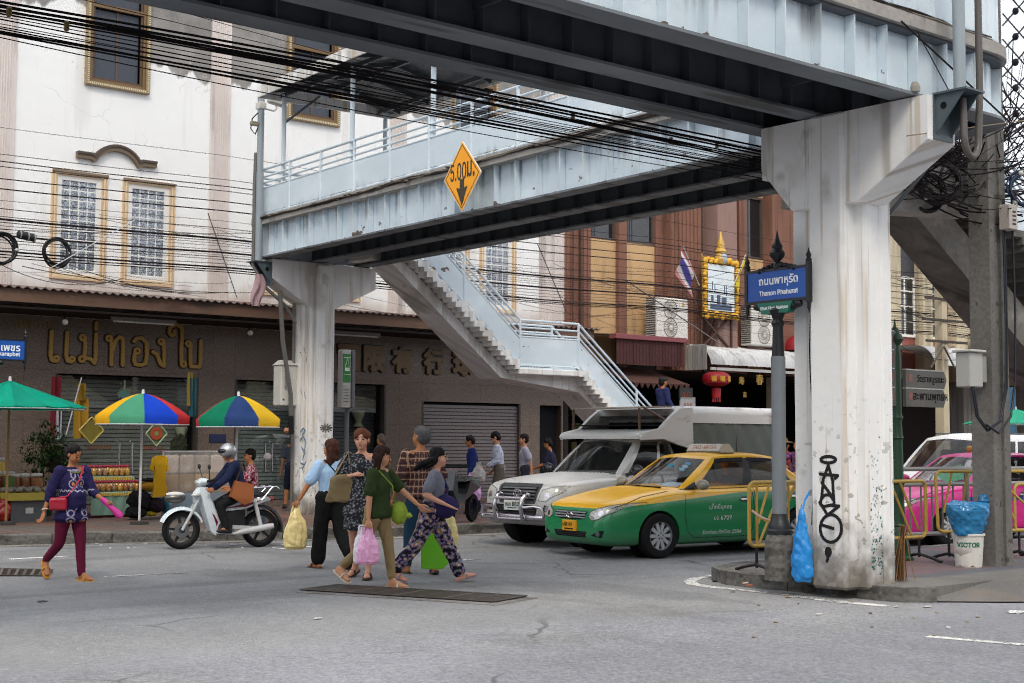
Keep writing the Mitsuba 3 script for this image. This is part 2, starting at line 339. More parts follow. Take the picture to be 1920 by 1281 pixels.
def put(m, o, ex, ey=(0, 0, 1)):
    m = m.copy(); m.apply_transform(basis(o, ex, ey, np.cross(ex, ey))); return m
EX = np.array([1.0, 0, 0]); EY = np.array([0, 1.0, 0])
def sag(a, b, drop, n=14):
    a, b = np.asarray(a, float), np.asarray(b, float); k = np.linspace(0, 1, n)[:, None]
    p = a + (b - a) * k; p[:, 2] -= (4 * drop * k * (1 - k))[:, 0]; return p
# ---------------------------------------------------------------- ground
def flat(poly, z, d=0.0):
    m = ext(poly, max(d, 1e-3)) if d else None
    if m is None:
        v, f = trimesh.creation.triangulate_polygon(poly, engine='earcut'); return trimesh.Trimesh(np.c_[v, np.full(len(v), z)], f, process=False)
    m.apply_translation((0, 0, z - d)); return m
one('road', bx(-120, 320, -60, 260, -0.3, 0.0), 'asphalt', None, 'wide grey asphalt road through the junction', None, kind='structure')
KP = [(-30, 34.5), (0, 24.5), (4, 23.15), (8.09, 21.79), (12.31, 20.29), (15.1, 19.6), (19, 19.45), (60, 19.4), (200, 19.4)]   # far kerb line
KL = LineString(KP)
far_in = Polygon([(x, y + .17) for x, y in KP] + [(200, 60), (-30, 60)])
one('far_pavement', flat(far_in, 0.17, 0.3), 'red_paving', None, 'red tiled pavement in front of the shops', None, kind='structure')
kerb = thing('far_kerb', 'worn concrete kerb along the far pavement', None, kind='structure')
dd = 26.0
while dd < 105:
    Lk = 0.95 + 0.1 * math.sin(dd * 7); a, b = KL.interpolate(dd), KL.interpolate(dd + Lk - .012)
    d = np.array([b.x - a.x, b.y - a.y]); d /= np.linalg.norm(d); nrm = np.array([-d[1], d[0]]); hh = 0.172 + 0.008 * math.sin(dd * 3.1)
    P = [np.r_[np.array(q) + nrm * w, z] for q in ((a.x, a.y), (b.x, b.y)) for w, z in ((0, -.05), (0.012, hh - .02), (0.035, hh), (.2, hh), (.2, -.05))]
    if dd < 62 or dd > 62: ob('kerb_stone', hull(P), 'kerb_stone', None, kerb)
    dd += Lk
# gutter dirt strip and painted lines
def strip(pts, w, z=0.004):
    return flat(LineString(pts).buffer(w / 2, cap_style=2), z)
def f_line(p, n, uv):
    w = fbm(p.x * 3, p.y * 3, 0, 4) * 0.6 + noise(p.x * 45, p.y * 45) * 0.4
    return mix(mi.Color3f(0.56, 0.55, 0.52), mi.Color3f(0.14, 0.14, 0.145), smoothstep(0.42, 0.62, w))
scene['road_line'] = pri(mikit.proc(f_line), 0.8)
def f_gut(p, n, uv):
    v = 0.13 + 0.16 * (fbm(p.x * 3, p.y * 3, 0, 4) - 0.5) + 0.10 * (noise(p.x * 40, p.y * 40) - 0.5)
    return mi.Color3f(v * 1.06, v * 0.98, v * 0.88)
scene['gutter_dirt'] = pri(mikit.proc(f_gut), 0.9)
rng = np.random.default_rng(5)
gut_o = [(x, y - 0.33 - 0.16 * math.sin(i * 2.1)) for i, (x, y) in enumerate([(KL.interpolate(q).x, KL.interpolate(q).y) for q in np.linspace(26, 80, 60)])]
gut_i = [(KL.interpolate(q).x, KL.interpolate(q).y) for q in np.linspace(26, 80, 60)]
one('gutter', flat(Polygon(gut_o + gut_i[::-1]), 0.004), 'gutter_dirt', None, 'dusty gutter strip along the far kerb', None, kind='structure')
def mark(a, b, w, label):
    P = gz(*a)[:2]; Q = gz(*b)[:2]
    one('road_marking', strip([P, Q], w), 'road_line', None, label, None, kind='structure')
mark((18, 1049), (152, 1042), .12, 'worn white lane dash behind the woman in navy'); mark((520, 1030), (600, 1024), .10, 'worn white lane dash under the yellow bag'); mark((795, 1054), (902, 1049), .11, 'worn white lane dash right of the walking group')
mark((195, 1082), (355, 1074), .05, 'faint white line left of the group'); mark((1738, 1194), (1925, 1210), .12, 'worn white line at the lower right')
edge = [gz(u, v)[:2] for u, v in ((1470, 1078), (1400, 1076), (1345, 1079), (1305, 1085), (1292, 1090), (1300, 1096), (1330, 1101), (1400, 1108), (1470, 1115), (1560, 1128), (1665, 1137))]
ls = LineString(edge)
one('road_marking', flat(ls.buffer(.075, cap_style=2), 0.004), 'road_line', None, 'white edge line curving round the pavement corner', None, kind='structure')
# corner pavement with its kerb
isl = [gz(u, v)[:2] for u, v in ((1345, 1092), (1362, 1097), (1400, 1102), (1470, 1108), (1560, 1117), (1650, 1127), (1690, 1130))] + [(13.3, 8.0), (14.3, 7.3), (16, 6.6), (40, 5.0), (60, 5), (60, 12.05), (24, 12.0), (16, 11.95), (13.4, 11.75), (12.75, 11.5)]
islp = Polygon(isl).buffer(0)
drop = sbox(12.5, 4, 60, 8.55)
rv, rf = trimesh.creation.triangulate_polygon(islp.buffer(-.02).intersection(drop), engine='earcut'); rm = trimesh.Trimesh(*trimesh.remesh.subdivide_to_size(np.c_[rv, np.zeros(len(rv))], rf, .35), process=False)
vz = np.array(rm.vertices); edge_d = np.array([islp.exterior.distance(Point(q[:2])) for q in vz]); vz[:, 2] = .012 + .138 * np.clip(edge_d / .85, 0, 1) * np.clip((vz[:, 1] - 0) / 8.55, 0, 1); rm.vertices = vz
pv = cat([flat(islp.buffer(-.16).difference(drop), 0.15, .3), rm])
one('corner_pavement', pv, 'corner_slab', None, 'dirty pavement corner round the big bridge pier', None, kind='structure')
ck = thing('corner_kerb', 'low dark kerb round the pavement corner', None, kind='structure')
ring = LineString(list(islp.exterior.coords)); tot = ring.length; dd = 0
while dd < tot - .05:
    Lk = min(0.9 if dd > 4 else .62, tot - dd); pts = [ring.interpolate(dd + q) for q in np.linspace(0, Lk - .01, 4)]
    for i in range(3):
        a, b = pts[i], pts[i + 1]; m_ = LineString([(a.x, a.y), (b.x, b.y)])
    line = LineString([(q.x, q.y) for q in pts]); pol = line.buffer(.17, cap_style=2).intersection(islp)
    if pol.area > .003:
        pol = max(getattr(pol, 'geoms', [pol]), key=lambda g: g.area)
        hgt = 0.15; c_ = pol.centroid
        if c_.x > 12.5 and c_.y < 8.45: dd += Lk; continue
        ob('kerb_stone', flat(pol, hgt + .004, hgt + .05), 'kerb_stone', None, ck)
    dd += Lk
# expansion joints of the slab
for a, b in (((1722, 1123), (1785, 1086)), ((1818, 1128), (1875, 1090))):
    qs = [gz(a[0] + (b[0] - a[0]) * q, a[1] + (b[1] - a[1]) * q, .10 + .05 * q) for q in np.linspace(0, 1, 9)]
    for q in qs: e_ = islp.exterior.distance(Point(q[:2])) if islp.contains(Point(q[:2])) else 0; q[2] = (.012 + .138 * min(1, e_ / .85) * min(1, q[1] / 8.55) if q[1] < 8.55 else .15) + .002
    pass
# drain grates in the road
def grate(c4, nb, label):
    P = [gz(u, v)[:2] for u, v in c4]; g = thing('drain_grate', label, 'drain grate')
    ob('pit', flat(Polygon(P), 0.005), 'matte', '#16151a', g); A, B, C_, D = map(np.array, P)
    ob('frame', [beam(np.r_[P[i], .012], np.r_[P[(i + 1) % 4], .012], .06, .006) for i in range(4)], 'satin', '#3a332e', g)
    for k in range(1, 8):
        q = k / 8; ob('bar', beam(np.r_[A + (D - A) * q, .011], np.r_[B + (C_ - B) * q, .011], .035, .008), 'satin', ('#5f564e', '#4a423c')[k % 2], g)
    for k in range(1, nb): q = k / nb; ob('cross_bar', beam(np.r_[A + (B - A) * q, .009], np.r_[D + (C_ - D) * q, .009], .022, .006), 'satin', '#39322d', g)
grate(((565, 1107), (632, 1098), (985, 1119), (925, 1130)), 26, 'long rusty drain grate in the road under the walking group')
grate(((-30, 1080), (-25, 1067), (95, 1070), (88, 1081)), 10, 'short drain grate in the road at the left edge')
one('concrete_patch', flat(LineString([gz(560, 1110)[:2], gz(925, 1134)[:2], gz(1000, 1121)[:2]]).buffer(.07, cap_style=2), 0.0035), 'gutter_dirt', None, 'sandy rim along the long drain grate', None, kind='structure')
# ---------------------------------------------------------------- footbridge
FB = thing('footbridge', 'pale blue steel footbridge on white concrete piers over the junction', 'footbridge')
S_, PC = 'bridge_paint', 'painted_concrete'
def sweep_rect(path, y0, y1, z0, z1):      # vertical-sided strip along a plan path between lateral offsets y0,y1
    ln = LineString(path); c = (y0 + y1) / 2
    pol = ln.buffer(abs(y1 - y0) / 2, cap_style=2, join_style=1)
    m = ext(pol, z1 - z0); m.apply_translation((0, 0, z0)); return m
def girder(part, path, stiff, zb=5.15, zt=5.80, sides=(1, -1), fl=.15, outer=0):
    MW = S_ if outer else 'shaded_paint'
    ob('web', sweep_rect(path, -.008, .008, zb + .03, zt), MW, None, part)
    if outer: ob('lining', mv(sweep_rect(LineString(path).offset_curve(outer * .014).coords, -.005, .005, zb + .031, zt - .002)), 'shaded_paint', None, part)  # thin added sheet, shade on the back of the outer web as colour
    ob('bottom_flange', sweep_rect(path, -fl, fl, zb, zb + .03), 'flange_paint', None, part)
    ln = LineString(path)
    for q in stiff:
        a, b = ln.interpolate(q), ln.interpolate(q + .02); d = np.array([b.x - a.x, b.y - a.y]); d /= np.linalg.norm(d); n_ = np.array([-d[1], d[0]])
        for sd in sides:
            P = [np.r_[np.array([a.x, a.y]) + d * w + n_ * sd * o, z] for w in (-.007, .007) for o in (.012, fl - .02) for z in (zb + .03, zt)]
            ob('stiffener', hull(P), S_ if outer and sd == -outer else 'shaded_paint', None, part)
near = FB + '__near_span'
arc = [(13.75 + .55 * math.sin(a), 8.97 - .55 * math.cos(a)) for a in np.linspace(0, math.pi / 2, 9)]
x0n = -6.0
outer = [(x0n, 8.42)] + arc + [(14.3, 10.5)]
stf = [x - x0n for x in np.arange(7.10 - 0.525 * 24, 13.6, .525)] + [19.75 + .42, 19.75 + .85, 19.75 + 1.4]
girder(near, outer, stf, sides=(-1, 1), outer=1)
for t_ in (9.62, 10.45): girder(near, [(x0n, t_), (14.28, t_)], [x - x0n for x in np.arange(7.10 - 0.525 * 24, 14.2, .525)])
deckp = Polygon([(x0n, 8.24)] + [(13.75 + .73 * math.sin(a), 8.97 - .73 * math.cos(a)) for a in np.linspace(0, math.pi / 2, 9)] + [(14.48, 10.66), (x0n, 10.66)])
ob('deck_slab', flat(deckp, 5.97, .13), 'raw_concrete', None, near)
ob('soffit', flat(deckp.buffer(-.06), 5.838, .036), 'shaded_paint', None, near)
ob('cross_brace', [beam((x, 8.45, 5.7), (x + (.9 if i % 2 else -.9), 10.45, 5.7), .14, .02) for i, x in enumerate(np.arange(-4, 14, 2.1))] + [bx(x - .01, x + .01, 8.45, 10.44, 5.4, 5.79) for x in np.arange(-5, 14, 4.2)], 'shaded_paint', None, near)
labels[near + '__cross_brace'] = {'kind': 'stuff'}
LB = '#c3d3dd'
def railing(part, pts, bay, zp=(0.10, .62), zr=(.72, .84, .97), z0=5.97, closed_first=True, slope=False):
    """pts: 3D points along the foot of the railing; panels below, bars above."""
    pts = [np.asarray(p, float) for p in pts]; segs = []
    for a, b in zip(pts[:-1], pts[1:]):
        n = max(1, round(np.linalg.norm((b - a)[:2]) / bay))
        for i in range(n): segs.append((a + (b - a) * i / n, a + (b - a) * (i + 1) / n))
    up = np.array([0, 0, 1.0])
    for a, b in segs:
        d = (b - a); d[2] = 0; d /= np.linalg.norm(d); nn = np.array([-d[1], d[0], 0]) * .008
        e = d * .03
        P = [q + nn * s + up * z + (e if q is a else -e) for q in (a, b) for s in (-1, 1) for z in zp]
        ob('panel', hull(P), S_, None, part)
        for z in zr + (zp[0] - .035, zp[1] + .02): ob('bar', tube([a + up * z, b + up * z], .021 if z < zr[-1] else .026, 8), S_, None, part, smooth=40)
        ob('post', tube([a, a + up * zr[-1]], .028, 8), S_, None, part, smooth=40)
    ob('post', tube([pts[-1], pts[-1] + up * zr[-1]], .028, 8), S_, None, part, smooth=40)
railing(FB + '__railing', [(x0n, 8.35, 5.97), (13.75, 8.35, 5.97)] + [(13.75 + .62 * math.sin(a), 8.97 - .62 * math.cos(a), 5.97) for a in (.52, 1.05, 1.57)] + [(14.37, 10.5, 5.97)], 1.05, zp=(.10, .78))
railing(FB + '__railing', [(x0n, 10.6, 5.97), (12.9, 10.6, 5.97)], 1.05)
# debris and old cables lying on the ledge
def ledge(part, a, b, n, seed, spread=.05):
    r = np.random.default_rng(seed); a, b = np.asarray(a, float), np.asarray(b, float)
    for k in range(n):
        q = np.linspace(0, 1, 60)[:, None]; p = a + (b - a) * q; w = r.normal(0, 1, (60, 3)); w = np.apply_along_axis(lambda c: np.convolve(c, np.ones(7) / 7, 'same'), 0, w)
        p = p + w * [spread * .6, spread * .6, spread] ; ob('ledge_cable', tube(p, r.uniform(.008, .016), 5), 'matte', ('#2a2725', '#4a423c', '#6f685f', '#3b3633')[k % 4], part)
    for k in range(n * 5):
        q = r.uniform(); p = a + (b - a) * q + r.normal(0, .03, 3)
        ob('debris', mv(ball((0, 0, 0), (r.uniform(.02, .07), r.uniform(.02, .05), .015), 1), p), 'matte', ('#5b5048', '#3d332d', '#7d756b')[k % 3], part)
ledge(near, (3, 8.27, 6.0), (13.7, 8.27, 5.98), 4, 11)
# far span
o0 = np.array([14.06, 24.38]); e1 = np.array([13.31, 11.23]) - o0; e1 /= np.linalg.norm(e1); e2 = np.array([-e1[1], e1[0]])
def fsp(a, o): return o0 + e1 * a + e2 * o
far = FB + '__far_span'
LF = 13.55
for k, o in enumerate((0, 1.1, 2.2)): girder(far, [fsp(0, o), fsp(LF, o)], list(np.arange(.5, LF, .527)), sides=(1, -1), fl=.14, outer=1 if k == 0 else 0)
ob('end_girder', sweep_rect([fsp(.005, .02), fsp(.005, 2.2)], -.008, .008, 5.18, 5.8), S_, None, far)
ob('deck_slab', flat(Polygon([fsp(-.15, -.18), fsp(LF + .1, -.18), fsp(LF + .1, 2.4), fsp(-.15, 2.4)]), 5.96, .16), 'raw_concrete', None, far)
ob('cross_brace', [beam(np.r_[fsp(a, .05), 5.66], np.r_[fsp(a + 1.2, 2.15), 5.66], .14, .02) for a in np.arange(.5, 12, 2.6)], 'shaded_paint', None, far)
labels[far + '__cross_brace'] = {'kind': 'stuff'}
railing(FB + '__railing', [np.r_[fsp(0, -.06), 5.96], np.r_[fsp(13.2, -.06), 5.96]], 1.2, zp=(.09, .56), zr=(.68, .8, .95))
railing(FB + '__railing', [np.r_[fsp(1.5, 2.3), 5.96], np.r_[fsp(13.2, 2.3), 5.96]], 1.2, zp=(.09, .56), zr=(.68, .8, .95))
railing(FB + '__railing', [np.r_[fsp(-.02, -.06), 5.96], np.r_[fsp(-.02, 2.3), 5.96]], 1.2, zp=(.09, .56), zr=(.68, .8, .95))
ledge(far, np.r_[fsp(.2, -.2), 5.9], np.r_[fsp(13.3, -.2), 5.9], 4, 12)
# canopy over the stair head
cp = FB + '__canopy'
def cz(a, o, z): return np.r_[fsp(a, o), z]
SC = [(.6, -.45), (.6, 2.55), (7.4, 2.55), (7.4, -.45)]
roofv = [cz(a, o, 8.28) for a, o in SC] + [cz(.6, 1.05, 8.62), cz(7.4, 1.05, 8.62)]
def sheet(P, th=.03): P = np.asarray(P, float); return hull(np.vstack([P, P + [0, 0, th]]))
ob('roof_sheet', [sheet([roofv[0], roofv[3], roofv[5], roofv[4]]), sheet([roofv[1], roofv[2], roofv[5], roofv[4]])], 'satin', '#4d5055', cp)
for i, j in ((0, 1), (1, 2), (3, 0)): ob('fascia', beam(cz(*SC[i], 8.30), cz(*SC[j], 8.30), .03, .22), 'painted_concrete', None, cp)
for a in np.arange(1.0, 7.4, 1.05): ob('rafter', [beam(cz(a, -.4, 8.25), cz(a, 1.05, 8.56), .05, .08), beam(cz(a, 2.5, 8.25), cz(a, 1.05, 8.56), .05, .08)], 'satin', '#3c4248', cp)
ob('purlin', [beam(cz(.7, o, z), cz(7.3, o, z), .05, .08) for o, z in ((.0, 8.26), (1.05, 8.52), (2.2, 8.26))], 'satin', '#3c4248', cp)
for a in (.85, 3.45, 6.05):
    for o in (-.02, 2.26): ob('post', tube([cz(a, o, 5.96), cz(a, o, 8.27)], .045, 8), S_, None, cp, smooth=40)
    ob('brace', beam(cz(a, -.02, 7.7), cz(a, .75, 8.35), .04, .04), 'satin', '#59636b', cp)
# piers
def pier(name, core, rib, xh, ztop, zlow, zh, axis):
    p = FB + '__' + name
    ob('shaft', bx(*core, 0.10, zh + .03, .02), PC, None, p); ob('rib', bx(*rib, .10, ztop - .012, .025), PC, None, p)
    ob('crosshead', xh, PC, None, p)
p = FB + '__pier'
ob('shaft', bx(12.42, 12.90, 9.02, 9.99, .10, 4.6, .03), PC, None, p)
ob('rib', bx(12.21, 12.45, 9.15, 9.60, .10, 5.14, .03), PC, None, p)
ob('rib', bx(12.66, 12.84, 8.985, 9.07, .10, 4.5, .02), PC, None, p)
ob('crosshead', prism_s(Polygon([(8.13, 5.135), (8.13, 4.68), (8.98, 4.16), (9.86, 4.16), (10.28, 4.66), (10.28, 5.135)]), 12.26, 12.74), PC, None, p)
ob('crosshead', slab_t(Polygon([(12.75, 4.3), (13.0, 4.3), (16.3, 4.55), (16.3, 5.10), (12.75, 5.10)]), 9.95, 10.40), 'raw_concrete', None, p)
ob('bracket_head', slab_t(Polygon([(12.5, 4.2), (13.4, 4.72), (13.4, 5.13), (12.5, 5.13)]), 9.3, 9.7), PC, None, p)
ob('far_bracket', prism_s(Polygon([(9.8, 4.05), (9.8, 4.95), (10.72, 4.95), (10.72, 4.68), (10.4, 4.58)]), 12.8, 13.25), PC, None, p)
for q in ((13.05, 8.36), (13.25, 8.36), (12.5, 8.32)): ob('bearing_bolt', lathe([(0, 0), (.05, 0), (.05, .05), (.03, .1), (0, .1)], 8, (q[0] - .25, q[1] - .06, 5.18)), 'satin', '#8a847a', p)
q = FB + '__pier_001'; COUNT[FB + '__pier'] = 2
ob('shaft', bx(14.95, 15.52, 24.0, 24.55, .12, 4.9, .03), PC, None, q)
ob('rib', bx(15.06, 15.40, 23.86, 24.03, .12, 5.10, .03), PC, None, q)
ob('rib', bx(14.84, 14.98, 24.1, 24.42, .12, 4.7, .03), PC, None, q)
ob('crosshead', slab_t(Polygon([(14.08, 5.135), (14.08, 4.76), (14.98, 4.22), (15.48, 4.22), (16.5, 4.70), (16.5, 5.135)]), 24.02, 24.5), PC, None, q)
# far stair: two flights and a landing, carried on a central beam
t0, t1 = 23.25, 24.35
st = FB + '__stair'
A = gt(787, 488, t0); B = gt(975, 690, t0); C1 = gt(1095, 690, t0); D1 = gt(1172, 768, t0)
n1 = 11; trd = (B[0] - A[0]) / n1; ris = (A[2] - B[2]) / n1
def flight(part, s0, z0, n, tr, ri, ta, tb, th=.09):
    for k in range(n):
        s, z = s0 + k * tr, z0 - k * ri
        ob('step', slab_t(Polygon([(s - .04, z - th), (s - .04, z), (s + tr, z), (s + tr, z - ri - th * .2), (s + tr - th, z - ri - th * .2), (s + tr - th, z - th)]), ta + .02 * (k % 2), tb), PC if ta > 20 else 'shaded_concrete', None, part)
flight(st, A[0] - 2 * trd, A[2] + 2 * ris, n1 + 2, trd, ris, t0, t1, .13)
sl = ris / trd; s2 = C1[0] - .1; n2 = int((B[2] - .2) / ris)
ob('landing', bx(B[0] - .02, s2 + .05, t0, t1, B[2] - .13, B[2] - .0, .015), PC, None, st)
flight(st, s2, B[2] - .0, n2, trd, ris, t0, t1, .13)
def ln(s): return A[2] - (s - A[0]) * sl
ua = A[0] - 2.2 * trd; dz = .52
ob('stringer', slab_t(Polygon([(ua, ln(ua) - .12), (ua, ln(ua) - .42), (B[0] - .25, ln(B[0] - .25) - .40), (s2 + .25, B[2] - .46), (s2 + n2 * trd, B[2] - n2 * ris - .2), (s2 + n2 * trd, B[2] - n2 * ris - .1), (s2 + .05, B[2] - .13), (B[0], B[2] - .13)]), t0 + .34, t1), PC, None, st)
ob('head_beam', bx(ua - .6, ua + .05, t0 + .1, t1 - .1, A[2] + 2 * ris - .45, A[2] + 2 * ris - .02, .02), PC, None, st)
for tt in (t0 + .14, t1 - .06):
    g = .25
    top0 = np.array([A[0] - 1.2 * trd, tt, ln(A[0] - 1.2 * trd) + g]); top1 = np.array([B[0] + .12, tt, B[2] + .05]); top2 = np.array([s2 + .06, tt, B[2] + .05]); top3 = np.array([s2 + .06 + n2 * trd, tt, B[2] + .05 - n2 * ris])
    railing(FB + '__stair_railing', [top0, top1], 1.9, zp=(.06, .58), zr=(.70, .84, 1.0)); railing(FB + '__stair_railing', [top1, top2], 2.6, zp=(.06, .62), zr=(.70, .84, 1.0)); railing(FB + '__stair_railing', [top2, top3], 1.6, zp=(.06, .58), zr=(.70, .84, 1.0))
# second stair, at the right behind the utility pole
r0 = np.array([16.3, 5.35]); sl2 = .62
sr = FB + '__rear_stair'
ob('landing', bx(14.5, 16.6, 10.68, 12.35, 5.72, 5.96, .02), 'shaded_concrete', None, sr)
ob('landing_beam', bx(14.3, 16.3, 10.75, 11.05, 5.2, 5.7, .02), 'satin', '#3a4046', sr)
ob('stringer', slab_t(Polygon([(15.9, 5.72), (15.9, 5.28), (16.4, 4.93), (24.6, 4.93 - 8.2 * sl2), (24.6, 5.5 - 8.2 * sl2), (16.5, 5.5)]), 11.28, 11.9), 'shaded_concrete', None, sr)
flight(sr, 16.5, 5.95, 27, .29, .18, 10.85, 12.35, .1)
for tt in (10.95, 12.3): railing(FB + '__stair_railing', [(16.4, tt, 6.0), (16.4 + 27 * .29, tt, 6.0 - 27 * .18)], 1.9, zp=(.08, .6), zr=(.72, .85, 1.0))
# ---------------------------------------------------------------- white shop building
TA = 27.5
WB = thing('white_building', 'white plastered building with framed windows above a brown granite shopfront', 'building')
P_ = 4.73
holes = []
tops = [11.66 + i * P_ for i in range(-1, 3)]; arcs = [(11.03 + i * P_, 12.54 + i * P_) for i in range(-1, 3)]
for s in tops: holes.append(sbox(s, 8.83, s + 1.40, 11.25))
for a, b in arcs: holes += [sbox(a, 4.82, a + 1.17, 7.0), sbox(b, 4.82, b + 1.17, 7.0)]
wallp = sbox(2.5, 4.05, 24.80, 13.2).difference(unary_union(holes))
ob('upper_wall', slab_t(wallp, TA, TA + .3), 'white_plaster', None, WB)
ob('back_wall', bx(2.5, 24.8, TA + 1.0, TA + 1.1, 0, 13.2), 'matte', '#1d1d20', WB)
ob('end_wall', bx(24.78, 24.8, TA + .29, TA + 6, 4, 13.2), 'white_plaster', None, WB)
for s in [9.78 + i * P_ for i in range(0, 4)]:
    w = .47 if s < 22 else .84
    pl = f'{WB}__pilaster'
    ob('pilaster', [bx(s, s + w, TA - .05, TA, 4.6, 13.1)] + [bx(s + .05 + k * (w - .1) / 7, s + .05 + (k + .55) * (w - .1) / 7, TA - .068, TA - .05, 4.6, 13.1) for k in range(7)], 'pink_plaster', None, WB)
def top_window(s):
    k = num(WB + '__window')
    for i, (o, d, c) in enumerate(((0, .10, '#8d7a5a'), (.085, .06, '#6d5334'), (.15, .03, '#4f3a26'))):
        w_ = (.085, .065, .05)[i]; y0 = TA - d
        a, b, c0, c1 = s + o, s + 1.40 - o, 8.83 + o, 11.25
        ob('frame', [bx(a, a + w_, y0, TA + .02, c0, c1, .01), bx(b - w_, b, y0, TA + .02, c0, c1, .01), bx(a + w_, b - w_, y0, TA + .02, c0, c0 + w_, .01)] + ([bx(a, b, y0, TA + .02, 10.48, 10.56)] if i > 0 else []), 'satin', c, k)
    r = np.random.default_rng(int(s * 10)); bd = []
    for q in np.arange(8.86, 11.2, .045): bd += [bx(s + .025, s + .06, TA - .112, TA - .098, q, q + .022), bx(s + 1.34, s + 1.375, TA - .112, TA - .098, q, q + .022)]
    for q in np.arange(s + .07, s + 1.33, .045): bd.append(bx(q, q + .022, TA - .112, TA - .098, 8.855, 8.89))
    ob('beading', bd, 'satin', '#cfc4a6', k); labels[f'{k}__beading'] = {'kind': 'stuff'}
    for a, b in ((s + .22, s + .69), (s + .715, s + 1.18)): ob('pane', bx(a, b, TA + .05, TA + .06, 9.05, 10.46), 'satin', '#3a3f4a', k)
    ob('pane', bx(s + .22, s + 1.18, TA + .05, TA + .06, 10.58, 11.2), 'satin', '#3a3f4a', k); ob('mullion', bx(s + .685, s + .72, TA + .03, TA + .07, 9.03, 10.47), 'satin', '#5b4633', k)
for s in tops[1:]: top_window(s)
def f_pat(p, n, uv):
    v = noise(p.x * 55, p.z * 55) * .6 + noise(p.x * 110, p.z * 110) * .4
    return mix(mi.Color3f(.10, .12, .15), mi.Color3f(.42, .45, .50), smoothstep(.38, .68, v)) * (.62 + .85 * fbm(p.x * 1.6, p.z * .9, 5, 3))
scene['pebbled_glass'] = pri(mikit.proc(f_pat), .25, specular=.6)
def arc_window(s):
    k = num(WB + '__window'); z0, z1, w = 4.82, 7.0, 1.17
    for o, ww, d, c in ((0, .035, .05, '#cdb08c'), (.045, .035, .05, '#ddc9a9'), (.09, .03, .035, '#cdb08c'), (.12, .10, .01, '#dedcd8')):
        ob('frame', [bx(s + o, s + o + ww, TA - d, TA + .04, z0 + o * .8, z1 - o * .6), bx(s + w - o - ww, s + w - o, TA - d, TA + .04, z0 + o * .8, z1 - o * .6), bx(s + o + ww, s + w - o - ww, TA - d, TA + .04, z0 + o * .8, z0 + o * .8 + ww), bx(s + o + ww, s + w - o - ww, TA - d, TA + .04, z1 - o * .6 - ww, z1 - o * .6)], 'satin', c, k)
    ob('hood', bx(s - .01, s + w + .01, TA - .09, TA - .052, z1 - .035, z1 + .02, .008), 'satin', '#7d6a58', k)
    x0, x1, y0, y1 = s + .215, s + w - .215, z0 + .20, z1 - .16; cw, rh = (x1 - x0) / 4, (y1 - y0) / 9
    for i in range(4):
        for j in range(9): ob('pane', bx(x0 + i * cw + .012, x0 + (i + 1) * cw - .012, TA + .02, TA + .028, y0 + j * rh + .012, y0 + (j + 1) * rh - .012), 'pebbled_glass', None, k)
    ob('muntin', [bx(x0 + i * cw - .011, x0 + i * cw + .011, TA + .012, TA + .03, y0, y1) for i in range(5)] + [bx(x0, x1, TA + .014, TA + .031, y0 + j * rh - .011, y0 + j * rh + .011) for j in range(10)], 'satin', '#e4e2de', k)
for a, b in arcs[1:]: arc_window(a); arc_window(b)
def arc_mould(s):
    th = np.linspace(math.radians(150), math.radians(30), 13); c = (s + .865, 7.33 - .30); R = .62
    top = [(c[0] + R * math.cos(a) * .92, c[1] + R * math.sin(a) * .92) for a in th]
    pts = [(s, 7.36), (s + .33, 7.36)] + top + [(s + 1.40, 7.36), (s + 1.73, 7.36)]
    for w, d, c_ in ((.12, .10, '#6a5a48'), (.05, .13, '#4d4036')):
        ob('arch_moulding', slab_t(LineString([(x, z + (.05 if w < .1 else 0)) for x, z in pts]).buffer(w / 2, cap_style=2, join_style=1), TA - d, TA), 'satin', c_, WB)
for i in range(0, 3): arc_mould(11.52 + i * P_)
# shopfront
z_s = 0.17
fr = sbox(2.5, z_s, 24.8, 4.05)
op = [sbox(11.22, .3, 14.35, 2.93), sbox(15.22, .3, 16.95, 2.93), sbox(17.6, .3, 19.2, 2.93), sbox(20.25, .2, 23.35, 2.56), sbox(24.0, .2, 24.75, 2.54)]
rows = [z_s, 1.0, 2.0, 3.0, 4.05]
xs = sorted({2.5, 24.8, 11.22, 14.35, 15.22, 16.95, 17.6, 19.2, 20.25, 23.35, 24.0} | set(np.round(np.arange(3.2, 24.8, .82), 2)))
ou = unary_union(op)
for j, (a, b) in enumerate(zip(rows[:-1], rows[1:])):
    for c, d in zip(xs[:-1], xs[1:]):
        if d - c < .12: continue
        pol = sbox(c + .002, a + .002, d - .002, b - .002).difference(ou)
        for g in getattr(pol, 'geoms', [pol]):
            if g.area > .01 and (d > 9.3): ob('stone_panel', slab_t(g, TA - .02, TA + .02), 'granite', None, WB)
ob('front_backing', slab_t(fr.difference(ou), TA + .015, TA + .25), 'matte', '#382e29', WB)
for k, (a, b, z0, z1, c) in enumerate(((11.22, 14.35, .3, 2.93, '#6b7069'), (15.22, 16.95, .3, 2.93, '#667069'), (17.6, 19.2, .3, 2.93, '#3f4446'), (20.25, 23.35, .2, 2.56, '#62595a'))):
    sh = num(WB + '__shutter'); y = TA + (.45 if k < 3 else .06)
    ob('backing', bx(a, b, y + .03, y + .06, z0, z1), 'matte', '#0f0f10', sh)
    n = int((z1 - z0) / .085)
    for j in range(n): ob('slat', rot(bx(a + .01, b - .01, y - .006, y + .006, z0 + j * .085 + .004, z0 + j * .085 + .08), -.30, (1, 0, 0), (0, y, z0 + j * .085 + .04)), 'satin', c, sh)
    for q in (a, b - .05): ob('jamb', bx(q, q + .05, TA - .03, TA + .1, z0, z1), 'satin', '#3c3634', sh)
